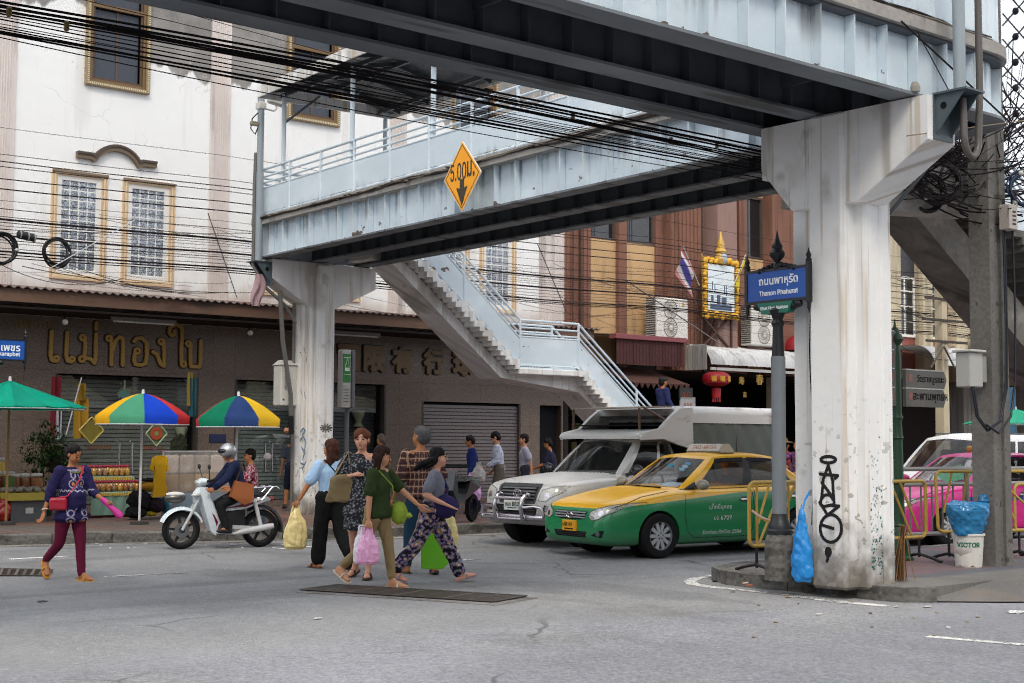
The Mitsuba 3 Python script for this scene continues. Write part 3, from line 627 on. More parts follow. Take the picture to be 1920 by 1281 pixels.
for a, b in ((11.28, 12.75), (12.77, 14.29), (15.28, 16.1), (16.12, 16.88), (17.65, 19.15)):
    ob('glass_door', bx(a, b, TA + .14, TA + .141, .3, 2.9), 'pane', None, WB)
for s in (12.62, 12.9, 16.02, 16.2): ob('door_handle', tube([(s, TA + .12, .92), (s, TA + .03, .95), (s, TA + .03, 1.55), (s, TA + .12, 1.58)], .02, 8), 'chrome', None, WB, smooth=40)
ob('dark_doorway', bx(24.0, 24.75, TA + .2, TA + .22, .2, 2.54), 'matte', '#15161d', WB)
# small blue plate on the granite pier
ob('wall_plate', bx(14.62, 15.02, TA - .045, TA - .02, 1.56, 1.74, .005), 'satin', '#232a50', WB)
# awning roof over the shopfront: corrugated sheet, fascia board and dark soffit
aw = WB + '__awning'
xw = np.arange(2.5, 24.9, .03); zz = .022 * np.sin(xw * 2 * math.pi / .17)
V = np.array([(x, y, z + d) for d in (0, .012) for x, d0 in zip(xw, zz) for y, z in ((26.12, 4.44 + d0), (TA - .02, 4.60 + d0))]); nn = len(xw)
Fq = []
for i in range(nn - 1):
    for o, fl in ((0, 0), (2 * nn, 1)):
        q = [o + 2 * i, o + 2 * i + 1, o + 2 * i + 3, o + 2 * i + 2]; Fq.append(q if fl else q[::-1])
    Fq.append([2 * i, 2 * i + 2, 2 * nn + 2 * i + 2, 2 * nn + 2 * i])
def f_rustroof(p, n, uv):
    b = fbm(p.x * 1.5, p.y * 4, 0, 4); return mix(mi.Color3f(.15, .12, .11), mi.Color3f(.12, .055, .04), smoothstep(.38, .6, b))
scene['rusty_roof'] = pri(mikit.proc(f_rustroof), .8)
ob('corrugated_sheet', (V, np.array(Fq)), 'rusty_roof', None, aw, smooth=True)
def f_board(p, n, uv): return mix(mi.Color3f(.17, .095, .065), mi.Color3f(.06, .04, .035), smoothstep(.42, .66, fbm(p.x * .8, p.z * 4, 0, 4)))
scene['fascia_board'] = pri(mikit.proc(f_board), .7)
ob('fascia', bx(2.5, 24.7, 26.2, 26.24, 4.18, 4.43), 'fascia_board', None, aw)
ob('soffit', bx(2.5, 24.7, 26.22, TA - .02, 4.06, 4.10), 'matte', '#241d1b', aw)
def tube_lamp(s):
    k = thing('tube_light', None, None); return k
for s, lab in ((11.95, 'unlit fluorescent batten under the awning above the gold letters'), (17.0, 'unlit fluorescent batten under the awning right of the left pier')):
    k = thing('tube_light', lab, 'light fitting'); ob('housing', bx(s, s + 1.4, 26.55, 26.63, 3.98, 4.055, .01), 'satin', '#7d7a76', k); ob('tube', tube([(s + .05, 26.59, 3.96), (s + 1.35, 26.59, 3.96)], .018, 8), 'satin', '#d5d5d0', k)
for s, lab in ((11.0, 'small round lamp hanging under the awning at the left'), (15.05, 'small round lamp hanging under the awning next to the grey pole')):
    k = thing('bulb_lamp', lab, 'lamp'); ob('stem', tube([(s, 26.6, 4.06), (s, 26.58, 3.94)], .02, 6), 'matte', '#222222', k); ob('bulb', ball((s, 26.55, 3.88), .06), 'gloss', '#cfcac0', k, smooth=True)
# gold relief lettering, drawn in strokes with curled ends
GL = thing('shop_lettering', 'large gold relief letters across the granite band of the shop', 'lettering')
def loop(cx, cy, r, a0=0, n=14): return [(cx + r * math.cos(a0 + i * 2 * math.pi / n), cy + r * math.sin(a0 + i * 2 * math.pi / n)) for i in range(n + 1)]
GLY = {  # strokes in letter units: x to the right, 0..1 up
 'sara_ae': ([[(.12, 1.0), (.10, .25), (.16, .08), (.28, .06)], loop(.30, .14, .075, -1.6)], .36),
 'mo_ma': ([loop(.12, .86, .08), [(.20, .86), (.22, .55), (.20, .25)], loop(.11, .16, .085), [(.2, .2), (.40, .18), (.55, .05), (.58, .3), (.58, 1.0)]], .68),
 'mai_ek': ([[(.0, 1.15), (.0, 1.36)]], 0),
 'tho': ([loop(.12, .88, .08), [(.20, .88), (.22, .5), (.22, .02)], [(.22, .4), (.36, .82), (.48, .94), (.60, .9), (.62, .7), (.62, .02)]], .72),
 'o_ang': ([loop(.25, .50, .085), [(.18, .45), (.14, .2), (.2, .06), (.4, .04), (.56, .1), (.6, .4), (.58, .78), (.42, .95), (.22, .92), (.14, .82)]], .68),
 'ngo': ([loop(.30, .86, .085), [(.39, .86), (.42, .5), (.42, .04), (.30, .1), (.16, .42), (.02, .50)]], .5),
 'sara_ai': ([[(.33, .18), (.30, .6), (.33, 1.1), (.30, 1.38), (.10, 1.48), (-.12, 1.36), (-.16, 1.18), (-.06, 1.08), (.05, 1.14), (.04, 1.24)], loop(.40, .13, .085, 2.6)], .52),
 'bo': ([loop(.08, .84, .08), [(.16, .84), (.17, .2), (.2, .06), (.5, .06), (.55, .2), (.55, .96)]], .66)}
Wb = [('sara_ae', 0), ('sara_ae', .0), ('mo_ma', 0), ('tho', 0), ('o_ang', 0), ('ngo', 0), ('sara_ai', 0), ('bo', 0)]
gx = 11.02; hL = .62; zb_ = 3.13
def glyph(key, x, parent, hL=hL, wd=.037, xs_=1.0):
    st_, adv = GLY[key]; ms, mo = [], []
    for s in st_:
        l = LineString([(x + px * hL * xs_, zb_ + py * hL) for px, py in s]); ms.append(l.buffer(wd if len(s) < 14 else wd * .7)); mo.append(l.buffer((wd if len(s) < 14 else wd * .7) + .022))
    return unary_union(ms), unary_union(mo), adv
xs_l = [11.02, 11.34, 11.66, 12.22, 12.76, 13.26, 13.72, 14.02]
for (key, _), x in zip(Wb, xs_l):
    g, o, adv = glyph(key, x, GL)
    k = num(GL + '__letter')
    if key == 'mo_ma':
        g2, o2, _ = glyph('mai_ek', x + .58 * hL, GL); g, o = unary_union([g, g2]), unary_union([o, o2])
    ob('edge', slab_t(o, TA - .045, TA - .019), 'satin', '#2a1c10', k); ob('face', slab_t(g, TA - .085, TA - .03), 'satin', '#a8823c', k)
for i, (ch, s) in enumerate((('司', 18.12), ('限', 18.83), ('有', 19.64), ('行', 20.56), ('球', 21.45))):
    c = num('shop_character'); m = text(ch, height=.62, depth=.05, kind='cjk', bold=5)
    m2 = text(ch, height=.66, depth=.03, kind='cjk', bold=9)
    for mm, y, cc in ((m2, TA - .02, '#22180f'), (m, TA - .03, '#80613a')): pass
    labels[c] = {'label': ('gold Chinese character half hidden behind the green street sign', 'first gold Chinese character right of the green sign', 'second gold Chinese character right of the green sign', 'third gold Chinese character right of the green sign', 'gold Chinese character nearest the stair underside')[i], 'category': 'lettering', 'group': 'gold Chinese characters on the shopfront'}
    ob('edge', put(m2, (s, TA - .021, 3.52), EX), 'satin', '#20160e', c); ob('face', put(m, (s, TA - .035, 3.52), EX), 'satin', '#6f5532', c)
for i, (tx, s) in enumerate((('แพ', 10.55), ('ทอ', 11.0))): one('shop_small_lettering', put(text(tx, height=.16, depth=.02, kind='thai', wght=800), (s, TA - .02, 3.88), EX), 'satin', '#7d6038', ('small dull gold letters at the upper left of the granite band', 'small dull gold letters right of the first small pair')[i], 'lettering')
# ---------------------------------------------------------------- brown and ochre building
BB = thing('brown_building', 'brown and ochre building with ribbed columns and dark windows', 'building')
def col(a, b, d, mat='brown_paint', z0=3.6, z1=13.0, name='column'): ob(name, bx(a, b, TA - d, TA + .3, z0, z1, .01), mat, None, BB)
col(24.81, 25.72, .10); col(26.74, 27.04, .12, name='mullion'); col(28.24, 28.56, .05, 'brown_paint'); col(29.78, 29.86, .1); col(30.22, 31.05, .55, 'mauve_paint'); col(31.65, 31.98, .12, name='mullion'); col(32.87, 34.1, .35)
ob('column', [bx(28.54, 29.80, TA - .30, TA + .3, 3.6, 13)] + [bx(28.56 + k * .155, 28.56 + k * .155 + .10, TA - .325, TA - .30, 3.6, 13) for k in range(8)], 'brown_paint', None, BB)
ob('column', [bx(24.83 + k * .15, 24.83 + k * .15 + .1, TA - .125, TA - .10, 3.6, 13) for k in range(6)], 'brown_paint', None, BB)
for a, b in ((25.72, 26.74), (27.04, 28.24), (29.86, 30.22), (31.05, 31.65), (31.98, 32.87)):
    for z0, z1 in ((3.7, 7.03), (8.9, 10.6)): ob('ochre_panel', bx(a, b, TA + .02, TA + .3, z0, z1), 'ochre_paint', None, BB)
    for z0, z1 in ((7.03, 8.9), (10.6, 12.6)):
        k = num(BB + '__window'); fw = .07
        ob('frame', [bx(a, a + fw, TA + .02, TA + .10, z0, z1), bx(b - fw, b, TA + .02, TA + .10, z0, z1), bx(a + fw, b - fw, TA + .02, TA + .10, z0, z0 + fw), bx(a + fw, b - fw, TA + .02, TA + .10, z1 - fw, z1)], 'satin', '#574740', k)
        ob('pane', bx(a + fw, b - fw, TA + .09, TA + .10, z0 + fw, z1 - fw), 'tint', None, k)
        if b - a > .5: ob('curtain', [bx(a + fw + .03 + q * .09, a + fw + .06 + q * .09, TA + .082, TA + .09, z0 + fw, z1 - fw) for q in range(int((b - a - .3) / .18))], 'matte', '#3d4148', k)
for s, c in ((25.05, '#6d4a3f'), (25.28, '#4d352e')): ob('downpipe', tube([(s, TA - .18, 3.7), (s, TA - .18, 12.9)], .04, 8), 'satin', c, BB, smooth=40)
# ground floor of the brown house: deep dark open shop
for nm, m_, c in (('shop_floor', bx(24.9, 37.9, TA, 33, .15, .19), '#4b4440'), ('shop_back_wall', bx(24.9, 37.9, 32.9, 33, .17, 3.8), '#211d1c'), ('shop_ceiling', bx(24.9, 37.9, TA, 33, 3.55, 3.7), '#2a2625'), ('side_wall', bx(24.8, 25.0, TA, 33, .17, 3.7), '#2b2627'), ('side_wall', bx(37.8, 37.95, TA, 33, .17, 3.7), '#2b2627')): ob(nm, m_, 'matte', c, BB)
ob('shop_pillar', bx(33.3, 33.7, TA - .1, TA + .3, .17, 3.7), 'cream_paint', None, BB)
# maroon sheet fascia, white curved awning
ob('sheet_fascia', [bx(25.6 + k * .12, 25.6 + k * .12 + .105, 26.30, 26.33, 3.62, 4.28) for k in range(21)], 'maroon_sheet', None, BB)
ob('fascia_cap', bx(25.5, 28.15, 26.22, 26.5, 4.27, 4.40, .01), 'satin', '#8b4a50', BB); ob('fascia_roof', sheet([(25.5, 26.3, 4.36), (28.15, 26.3, 4.36), (29.1, TA, 4.45), (25.5, TA, 4.45)]), 'matte', '#4a3b38', BB)
ob('shade_cloth', [sheet([(25.7 + k, TA - .1, 3.6), (26.75 + k, TA - .1, 3.6), (26.75 + k, 25.8, 3.12), (25.7 + k, 25.8, 3.12)], .01) for k in (0, 1.05)] + [hull([(25.7 + k * .21, 25.8, 3.13), (25.91 + k * .21, 25.8, 3.13), (25.805 + k * .21, 25.8, 2.98), (25.7 + k * .21, 25.79, 3.13), (25.91 + k * .21, 25.79, 3.13)]) for k in range(10)], 'matte', '#4b332c', BB)
def curved_awning(name, s0, s1, y0, zt, R, par, pitch=.19):
    xs2 = np.arange(s0, s1 + .001, pitch / 6); rib = .018 * np.sin(xs2 * 2 * math.pi / pitch); th = np.linspace(0, math.radians(82), 9)
    V = []; 
    for d in (0, -.02):
        for x, r_ in zip(xs2, rib):
            V.append((x, TA - .02, zt + .12 + r_ + d))
            for a in th: V.append((x, y0 + R - (R + r_ + d) * math.sin(a), zt - R + (R + r_ + d) * math.cos(a)))
    m, nx = 10, len(xs2); Fq = []
    for o, fl in ((0, 0), (m * nx, 1)):
        for i in range(nx - 1):
            for j in range(m - 1):
                q = [o + i * m + j, o + i * m + j + 1, o + (i + 1) * m + j + 1, o + (i + 1) * m + j]; Fq.append(q[::-1] if fl else q)
    ob(name, (np.array(V), np.array(Fq)), 'awning_white', None, par, smooth=True)
curved_awning('curved_awning', 29.14, 37.5, 26.25, 4.26, .60, BB)
ob('awning_end', bx(29.14, 29.18, 26.5, 27.45, 3.62, 4.3), 'awning_white', None, BB)
for k in range(6): ob('awning_panel', bx(29.10, 29.14, 26.4 + k * .18, 26.4 + k * .18 + .14, 3.6, 4.28), 'grey_paint', None, BB)
ob('awning_gutter', bx(29.1, 37.5, 26.20, 26.26, 3.58, 3.66), 'satin', '#b4b2ae', BB)
ob('drop_cloth', [hull([(32.6 + k * .3, 26.15, 3.6), (32.92 + k * .3, 26.15, 3.6), (32.92 + k * .3, 26.0 + .05 * (k % 2), 3.05), (32.6 + k * .3, 26.0 + .05 * ((k + 1) % 2), 3.05), (32.76 + k * .3, 25.99, 2.97), (32.7 + k * .3, 26.17, 3.6)]) for k in range(11)], 'matte', '#6b6660', BB)
# air conditioners
def aircon(s, label, group='outdoor air conditioners on the awning'):
    k = thing('air_conditioner', label, 'air conditioner', group)
    y0, y1, z0, z1 = 26.75, 27.2, 4.40, 5.52; w = 1.22
    ob('case', bx(s, s + w, y0, y1, z0, z1, .025), 'satin', '#dcdad4', k); ob('side_vent', [bx(s - .012, s, y0 + .06, y1 - .04, z0 + .06 + j * .06, z0 + .06 + j * .06 + .035) for j in range(18)], 'satin', '#55534f', k)
    for zc in (z0 + .31, z1 - .31):
        f = num(k + '__fan'); c = (s + .52, y0, zc)
        ob('grille', rot(lathe([(0, -.004), (.24, -.004), (.26, .012), (.27, -.004)], 24), math.pi / 2, (1, 0, 0)).apply_translation(c), 'satin', '#57504a', f)
        sp = []
        for q in range(20): a = q * math.pi / 10; sp.append(beam((c[0] + .06 * math.cos(a), y0 - .016, zc + .06 * math.sin(a)), (c[0] + .25 * math.cos(a + .5), y0 - .016, zc + .25 * math.sin(a + .5)), .008, .01))
        ob('spokes', sp, 'satin', '#9d968c', f); labels[f'{f}__spokes'] = {'kind': 'stuff'}; ob('hub', rot(lathe([(0, -.02), (.07, -.02), (.07, .022), (0, .026)], 14), math.pi / 2, (1, 0, 0)).apply_translation(c), 'satin', '#d7d2c8', f)
    ob('sticker', bx(s + .98, s + 1.06, y0 - .004, y0, z1 - .2, z1 - .1), 'satin', '#d9a02c', k)
aircon(27.55, 'white twin-fan air conditioner left of the gilded picture frame'); aircon(31.45, 'white twin-fan air conditioner under the blue street sign')
# gilded picture frame with flags
PF = thing('picture_frame', 'ornate gilded picture frame with a crest on a steel stand', 'picture frame')
s0, s1, z0, z1 = 29.42, 30.92, 5.08, 6.80; y = 26.8
ob('board', bx(s0, s1, y, y + .06, z0, z1, .02), 'satin', '#8a6a24', PF); ob('picture', bx(s0 + .2, s1 - .2, y - .02, y, z0 + .22, z1 - .2), 'gloss', '#d8e4ea', PF)
r = np.random.default_rng(3)
for (a, b, c, d) in ((.0, .35, .9, .5), (.1, .2, .35, .45), (.55, .2, .3, .5), (.3, .05, .45, .28)): 
    pass
ob('picture_mark', [bx(s0 + .26 + a, s0 + .26 + a + w_, y - .026, y - .02, z0 + .24 + b, z0 + .24 + b + h_) for a, b, w_, h_ in ((.02, 0, .9, .16), (.30, .1, .14, .32), (.5, .1, .2, .26), (.06, .2, .1, .2), (.2, .5, .03, .2), (.1, .55, .03, .24), (.68, .42, .03, .3), (.6, .5, .03, .2))], 'satin', '#4d5d78', PF)
sc = []
for q in np.linspace(0, 1, 15):
    for x, z in ((s0 + .1 + q * (s1 - s0 - .2), z0 + .09), (s0 + .1 + q * (s1 - s0 - .2), z1 - .09), (s0 + .09, z0 + .09 + q * (z1 - z0 - .18)), (s1 - .09, z0 + .09 + q * (z1 - z0 - .18))):
        sc.append(ball((x + r.normal(0, .02), y - .03, z + r.normal(0, .02)), (r.uniform(.05, .1), .06, r.uniform(.05, .1)), 1))
ob('gilding', sc, 'satin', '#d9a52e', PF, smooth=True); labels[PF + '__gilding'] = {'kind': 'stuff'}
ob('crest', lathe([(0, 0), (.16, .02), (.2, .14), (.13, .3), (.17, .36), (.10, .5), (.12, .56), (.06, .72), (.03, .9), (0, .95)], 12, ((s0 + s1) / 2, y, z1 - .18)), 'satin', '#c9a04a', PF, smooth=40); ob('crest_badge', ball(((s0 + s1) / 2, y - .12, z1 - .02), (.12, .08, .16)), 'satin', '#aab3bf', PF, smooth=True)
ob('stand', [beam((s0 + a, y + b, 4.3), (s0 + c, y + .1, 5.1), .05, .05) for a, b, c in ((.0, .1, .05), (1.3, .1, 1.3), (.1, .1, 1.2), (1.2, .12, .1), (.65, .5, .65))] + [beam((s0 + .02, y + .1, 4.3), (s0 + .02, y + .1, 6.3), .04, .04)], 'satin', '#4a3128', PF)
def flag(p, q, cols, w, label, seed):
    k = thing('flag', label, 'flag'); p, q = np.asarray(p, float), np.asarray(q, float)
    ob('staff', tube([p, q], .016, 6), 'satin', '#b9b6ae', k)
    d = (q - p); n = 16; m = 12; V, Cc = [], []
    for i in range(n + 1):
        for j in range(m + 1):
            a, b = i / n, j / m; base = p + d * (1 - .62 * b)
            V.append(base + np.array([a * w * (-.35 + .25 * b), .05 * math.sin(a * 7 + b * 3 + seed), -a * w * .95]))
            c = cols[min(len(cols) - 1, int(a * len(cols)))]; Cc.append(L(c))
    Fq = [[i * (m + 1) + j, (i + 1) * (m + 1) + j, (i + 1) * (m + 1) + j + 1, i * (m + 1) + j + 1] for i in range(n) for j in range(m)]
    ob('cloth', (np.array(V), np.array(Fq)), 'cloth_thin', np.array(Cc), k, smooth=True)
flag(gt(1311, 535, 26.6), gt(1281, 462, 26.5), ['#b9727c', '#d9d6d8', '#55509a', '#55509a', '#d9d6d8', '#c98a90'], .80, 'faded red white and blue flag left of the gilded frame', 1)
flag(gt(1374, 540, 26.6), gt(1398, 478, 26.5), ['#c9bb3f', '#d5c84a'], .62, 'yellow flag right of the gilded frame', 2)
one('red_parasol', mv(lathe([(.62, -.32), (.60, -.1), (.48, .14), (.25, .28), (0, .33)], 20), gt(1496, 643, 27), 0, .72), 'satin', '#8f1f2a', 'red rounded canopy behind the street sign pole', 'canopy', smooth=40)
# red lantern and hanging shop things
LN = thing('red_lantern', 'round red paper lantern with gold characters hanging under the white awning', 'lantern')
c = gt(1343, 711, 25.95)
ob('body', mv(lathe([(.02, -.20), (.2, -.19), (.35, -.12), (.39, 0), (.35, .12), (.2, .19), (.02, .20)], 24), c), 'satin', '#8d1420', LN, smooth=40)
for q in (-.6, .0, .62):
    m = text('福', height=.16, depth=.01, kind='cjk', bold=3); m.apply_transform(trimesh.transformations.rotation_matrix(0, [0, 0, 1]))
    ex = np.array([math.cos(q - .4), math.sin(q - .4), 0]); nrm = np.cross(ex, (0, 0, 1)); ob('gold_character', put(m, c + nrm * .385, ex), 'satin', '#b98a24', LN)
ob('tassel', [mv(lathe([(.12, -.5), (.13, -.25), (.08, -.23), (0, -.22)], 12), c)] + [tube([c + [.09 * math.cos(a), .09 * math.sin(a), -.45], c + [.11 * math.cos(a), .11 * math.sin(a), -.62]], .015, 4) for a in np.arange(0, 6.2, .6)], 'satin', '#a01a22', LN); ob('cord', tube([c + [0, 0, .24], [c[0], c[1], 3.66]], .008, 5), 'matte', '#333333', LN)
for i, (u, v, h_) in enumerate(((1390, 714, .22), (1424, 712, .30), (1396, 740, .15))):
    p = gt(u, v, 25.6); k = one('gold_charm', put(text('寿春吉'[i], height=h_, depth=.015, kind='cjk', bold=2), p, EX), 'satin', '#937326', ('gold paper character hanging right of the lantern', 'tallest gold paper charm by the grey drop cloth', 'small gold paper charm in the dark shop')[i], 'decoration')
rng = np.random.default_rng(8)
SG = thing('shop_display', 'dim glass counters and shelves inside the open shop behind the taxi', 'shop counter')
for s, w, h_, c in ((28.8, 1.3, .95, '#3c4a52'), (30.4, 1.5, .95, '#39474e'), (32.2, 1.4, .95, '#3f4b50'), (34.0, 1.6, 1.0, '#424a4c')):
    k = num(SG + '__counter'); ob('base', bx(s, s + w, 28.2, 28.8, .19, h_ * .6, .01), 'satin', c, k); ob('glass_top', bx(s, s + w, 28.2, 28.8, h_ * .6, h_, .01), 'tint', None, k)
for s, z, c in ((28.4, 1.05, '#b8b8bd'), (28.9, 1.3, '#a9abb2'), (29.3, 1.05, '#3a5a94'), (29.8, 1.25, '#44689f'), (30.1, 1.0, '#2f5088'), (31.2, 1.05, '#6a5a4a'), (32.0, 1.05, '#49555b')):
    ob('boxed_goods', bx(s, s + .45, 28.3, 28.7, z, z + .34, .01), 'satin', c, SG)
for j in range(4): ob('shelf', bx(26.5, 36.8, 32.4, 32.8, .6 + j * .6, .64 + j * .6), 'matte', '#4a4038', SG)
for j in range(4):
    for s in np.arange(26.6, 36.6, .5): ob('shelf_goods', bx(s, s + rng.uniform(.2, .4), 32.4, 32.7, .64 + j * .6, .64 + j * .6 + rng.uniform(.2, .42)), 'satin', ('#6d2f2a', '#7b6a3a', '#3b4d63', '#6e6a66', '#8a5a34')[rng.integers(5)], SG)
for (u, v, w_, h_, tx, c) in ((1287, 738, .55, .34, '593', '#3a3a3c'), (1290, 758, .62, .4, '598', '#b9b9bb')):
    p = gt(u, v, 27.3); k = thing('price_board', ('upper dark board with small red figures in the open shop', 'lower pale board with red figures in the open shop')[c != '#3a3a3c'], 'sign'); ob('board', bx(p[0] - w_ / 2, p[0] + w_ / 2, 27.3, 27.35, p[2] - h_ / 2, p[2] + h_ / 2, .01), 'satin', c, k); ob('figures', put(text(tx, height=.14, depth=.005), (p[0], 27.295, p[2] - .04), EX), 'satin', '#a8402e', k)
# ---------------------------------------------------------------- houses further along
WH = thing('white_house', 'narrow white house with a barred window behind the big pier', 'building')
ob('wall', bx(34.1, 38.2, TA + .05, TA + 4, 3.7, 13.2), 'white_plaster', None, WH)
ob('wall', bx(37.2, 38.2, TA + .04, TA + .3, .17, 3.7), 'cream_paint', None, WH)
for s in (34.55, 36.4):
    k = num(WH + '__window'); ob('frame', [bx(s, s + .06, TA - .02, TA + .06, 5.4, 7.9), bx(s + .9, s + .96, TA - .02, TA + .06, 5.4, 7.9), bx(s + .06, s + .9, TA - .02, TA + .06, 5.4, 5.46), bx(s + .06, s + .9, TA - .02, TA + .06, 7.84, 7.9)], 'satin', '#c9c7c2', k); ob('pane', bx(s + .06, s + .9, TA + .01, TA + .02, 5.46, 7.84), 'tint', None, k)
    ob('bar', [bx(s + q, s + q + .02, TA - .03, TA - .01, 5.4, 7.9) for q in (.2, .4, .6, .8)] + [bx(s, s + .96, TA - .03, TA - .012, z, z + .02) for z in (5.9, 6.4, 6.9, 7.4)], 'satin', '#77726c', k)
RB = thing('red_building', 'red mosaic house with cream columns and white windows', 'building')
ob('wall', bx(38.25, 43.2, TA + .05, TA + 4, 3.7, 12.6), 'red_mosaic', None, RB)
for a, b in ((38.25, 39.38), (40.6, 41.15), (42.55, 43.2)): ob('column', bx(a, b, TA - .3, TA + .05, 3.7, 12.6, .01), 'cream_paint', None, RB)
for a in (39.42, 41.2):
    for z0 in (5.1,):
        k = num(RB + '__window'); w = 1.14
        ob('frame', [bx(a, a + .08, TA - .02, TA + .05, z0, z0 + 2.0), bx(a + w - .08, a + w, TA - .02, TA + .05, z0, z0 + 2.0), bx(a + .08, a + w - .08, TA - .02, TA + .05, z0, z0 + .08), bx(a + .08, a + w - .08, TA - .02, TA + .05, z0 + 1.92, z0 + 2.0), bx(a + w / 2 - .03, a + w / 2 + .03, TA - .01, TA + .05, z0, z0 + 2)] + [bx(a, a + w, TA - .008, TA + .05, z0 + q, z0 + q + .04) for q in (.5, 1.0, 1.5)], 'satin', '#dddad5', k)
        ob('pane', bx(a + .06, a + w - .06, TA + .02, TA + .03, z0 + .05, z0 + 1.95), 'tint', None, k)
    ob('dark_band', bx(a, a + 1.14, TA + .0, TA + .05, 7.1, 8.05), 'satin', '#33343a', RB)
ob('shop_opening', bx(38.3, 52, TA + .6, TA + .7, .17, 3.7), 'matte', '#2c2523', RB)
for a in (38.3, 43.2, 47.4): ob('ground_pillar', bx(a, a + .45, TA - .1, TA + .6, .17, 3.9), 'grey_paint', None, RB)
CB = thing('cream_building', 'cream house half hidden behind the concrete utility pole', 'building')
ob('wall', bx(43.25, 52, TA + .2, TA + 5, 3.7, 7.8), 'cream_paint', None, CB)
for s in (44.2, 46.2, 48.4): ob('window', bx(s, s + 1.1, TA + .18, TA + .2, 5.0, 6.8), 'tint', None, CB)
PB = thing('pale_tower', 'tall pale building far off behind the right stair', 'building')
ob('wall', bx(62, 80, 44, 60, 0, 15.5), 'pink_plaster', None, PB)
for j in range(5):
    for i in range(8): ob('window', bx(63 + i * 2.1, 64.2 + i * 2.1, 43.96, 44.0, 2 + j * 2.7, 3.6 + j * 2.7), 'tint', None, PB)
curved_awning('curved_awning', 37.0, 54, 24.4, 4.55, .7, RB, .16)
ob('tarp_edge', bx(43.0, 54, 24.38, 24.40, 3.2, 3.75), 'cloth_thin', '#2f9a86', RB)
one('roof_sheet', sheet([(43.5, 25.6, 4.7), (54, 25.6, 4.7), (54, 27.4, 5.35), (43.5, 27.4, 5.35)], .04), 'rusty_roof', None, 'dark corrugated lean-to roof at the far right', 'roof')
# far end of the street, seen between things
SH = thing('shop_row', 'dim row of shophouses closing the street far right', 'building')
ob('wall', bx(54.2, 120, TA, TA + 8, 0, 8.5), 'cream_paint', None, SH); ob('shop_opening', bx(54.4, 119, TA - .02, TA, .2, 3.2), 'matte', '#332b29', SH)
for s in np.arange(55, 118, 3.2): ob('window', bx(s, s + 1.3, TA - .03, TA, 4.8, 6.6), 'tint', None, SH)

# the other side of the junction, behind the camera (seen only in windscreens and shop glass)
OB = thing('shophouse_row', 'row of cream shophouses across the junction', 'building')
ob('wall', bx(-45, 70, -28, -20, 0, 8.6), 'cream_paint', None, OB); ob('wall', bx(-60, -40, -18, 60, 0, 9), 'grey_paint', None, OB)
for j in range(2):
    for i in range(28): ob('window', bx(-44 + i * 4, -41.6 + i * 4, -19.98, -19.9, 4.6 + j * 3, 6.4 + j * 3), 'tint', None, OB)
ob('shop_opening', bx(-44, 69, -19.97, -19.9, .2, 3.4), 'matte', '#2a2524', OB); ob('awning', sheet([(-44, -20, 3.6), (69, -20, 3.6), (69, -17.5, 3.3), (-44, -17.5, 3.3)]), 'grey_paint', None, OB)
# ---------------------------------------------------------------- overhead cables
def cable(pts, r, label, group, col='#1b1718', name='overhead_cable'):
    return one(name, tube(pts, r, 6), 'matte', col, label, 'cable', group, smooth=True)
G1 = 'black cables crossing in front of the footbridge'
def front_cable(uv, t0, t1, r, col='#191416'):
    us, vs = zip(*uv); cf = np.polyfit(us, vs, min(2, len(us) - 1)); P = []
    for u in np.linspace(us[0], us[-1], 16): P.append(gt(u, np.polyval(cf, u), t0 + (t1 - t0) * (u - us[0]) / (us[-1] - us[0])))
    cable(P, r, 'black cable of the bundle sagging from the upper left to the big pier', G1, col)
for uv, r in (([(-60, -6), (640, 119), (1428, 276)], .019), ([(-60, 2), (640, 127), (1428, 284)], .022), ([(-60, 10), (640, 132), (1428, 290)], .019), ([(-60, -2), (640, 137), (1428, 296)], .014), ([(-60, 14), (640, 141), (1428, 300)], .013),
              ([(-60, 8), (480, 108), (1428, 304)], .017), ([(-60, 22), (480, 128), (1428, 310)], .010), ([(-60, 36), (480, 134), (1428, 313)], .008), ([(-60, 44), (480, 142), (1428, 318)], .017), ([(-60, 47), (480, 148), (1428, 322)], .013),
              ([(-60, 38), (640, 174), (1428, 322)], .010), ([(-60, 46), (640, 180), (1428, 332)], .012), ([(200, -14), (640, 108), (1428, 280)], .005), ([(100, -10), (500, 85), (1428, 286)], .006), ([(-60, 52), (640, 196), (1428, 338)], .008), ([(-60, 18), (640, 150), (1428, 306)], .007),
              ([(-60, 30), (640, 165), (1428, 316)], .006), ([(640, 122), (1000, 205), (1428, 300)], .009), ([(640, 150), (1000, 225), (1428, 294)], .008)):
    uv = [(u, v + (v - 134 - (u - 640) * .19) * (.10 if u < 1400 else .05)) for u, v in uv]; front_cable(uv, 10.85, 10.75, r * .56)
for u, v in ((17, 20), (125, 47), (1074, 216), (1258, 262), (1344, 270)):
    p = gt(u, v, 10.8); one('cable_clip', bx(p[0] - .02, p[0] + .02, p[1] - .02, p[1] + .02, p[2] - .05, p[2] + .03, .01), 'satin', '#6b5a2c', 'small brass coloured clip on the front cable bundle', 'clip', 'clips on the front cable bundle')
G2 = 'dark cables strung along the shop facades'
r = np.random.default_rng(21)
zl = lambda v, t=24.9: gt(0, v, t)[2]
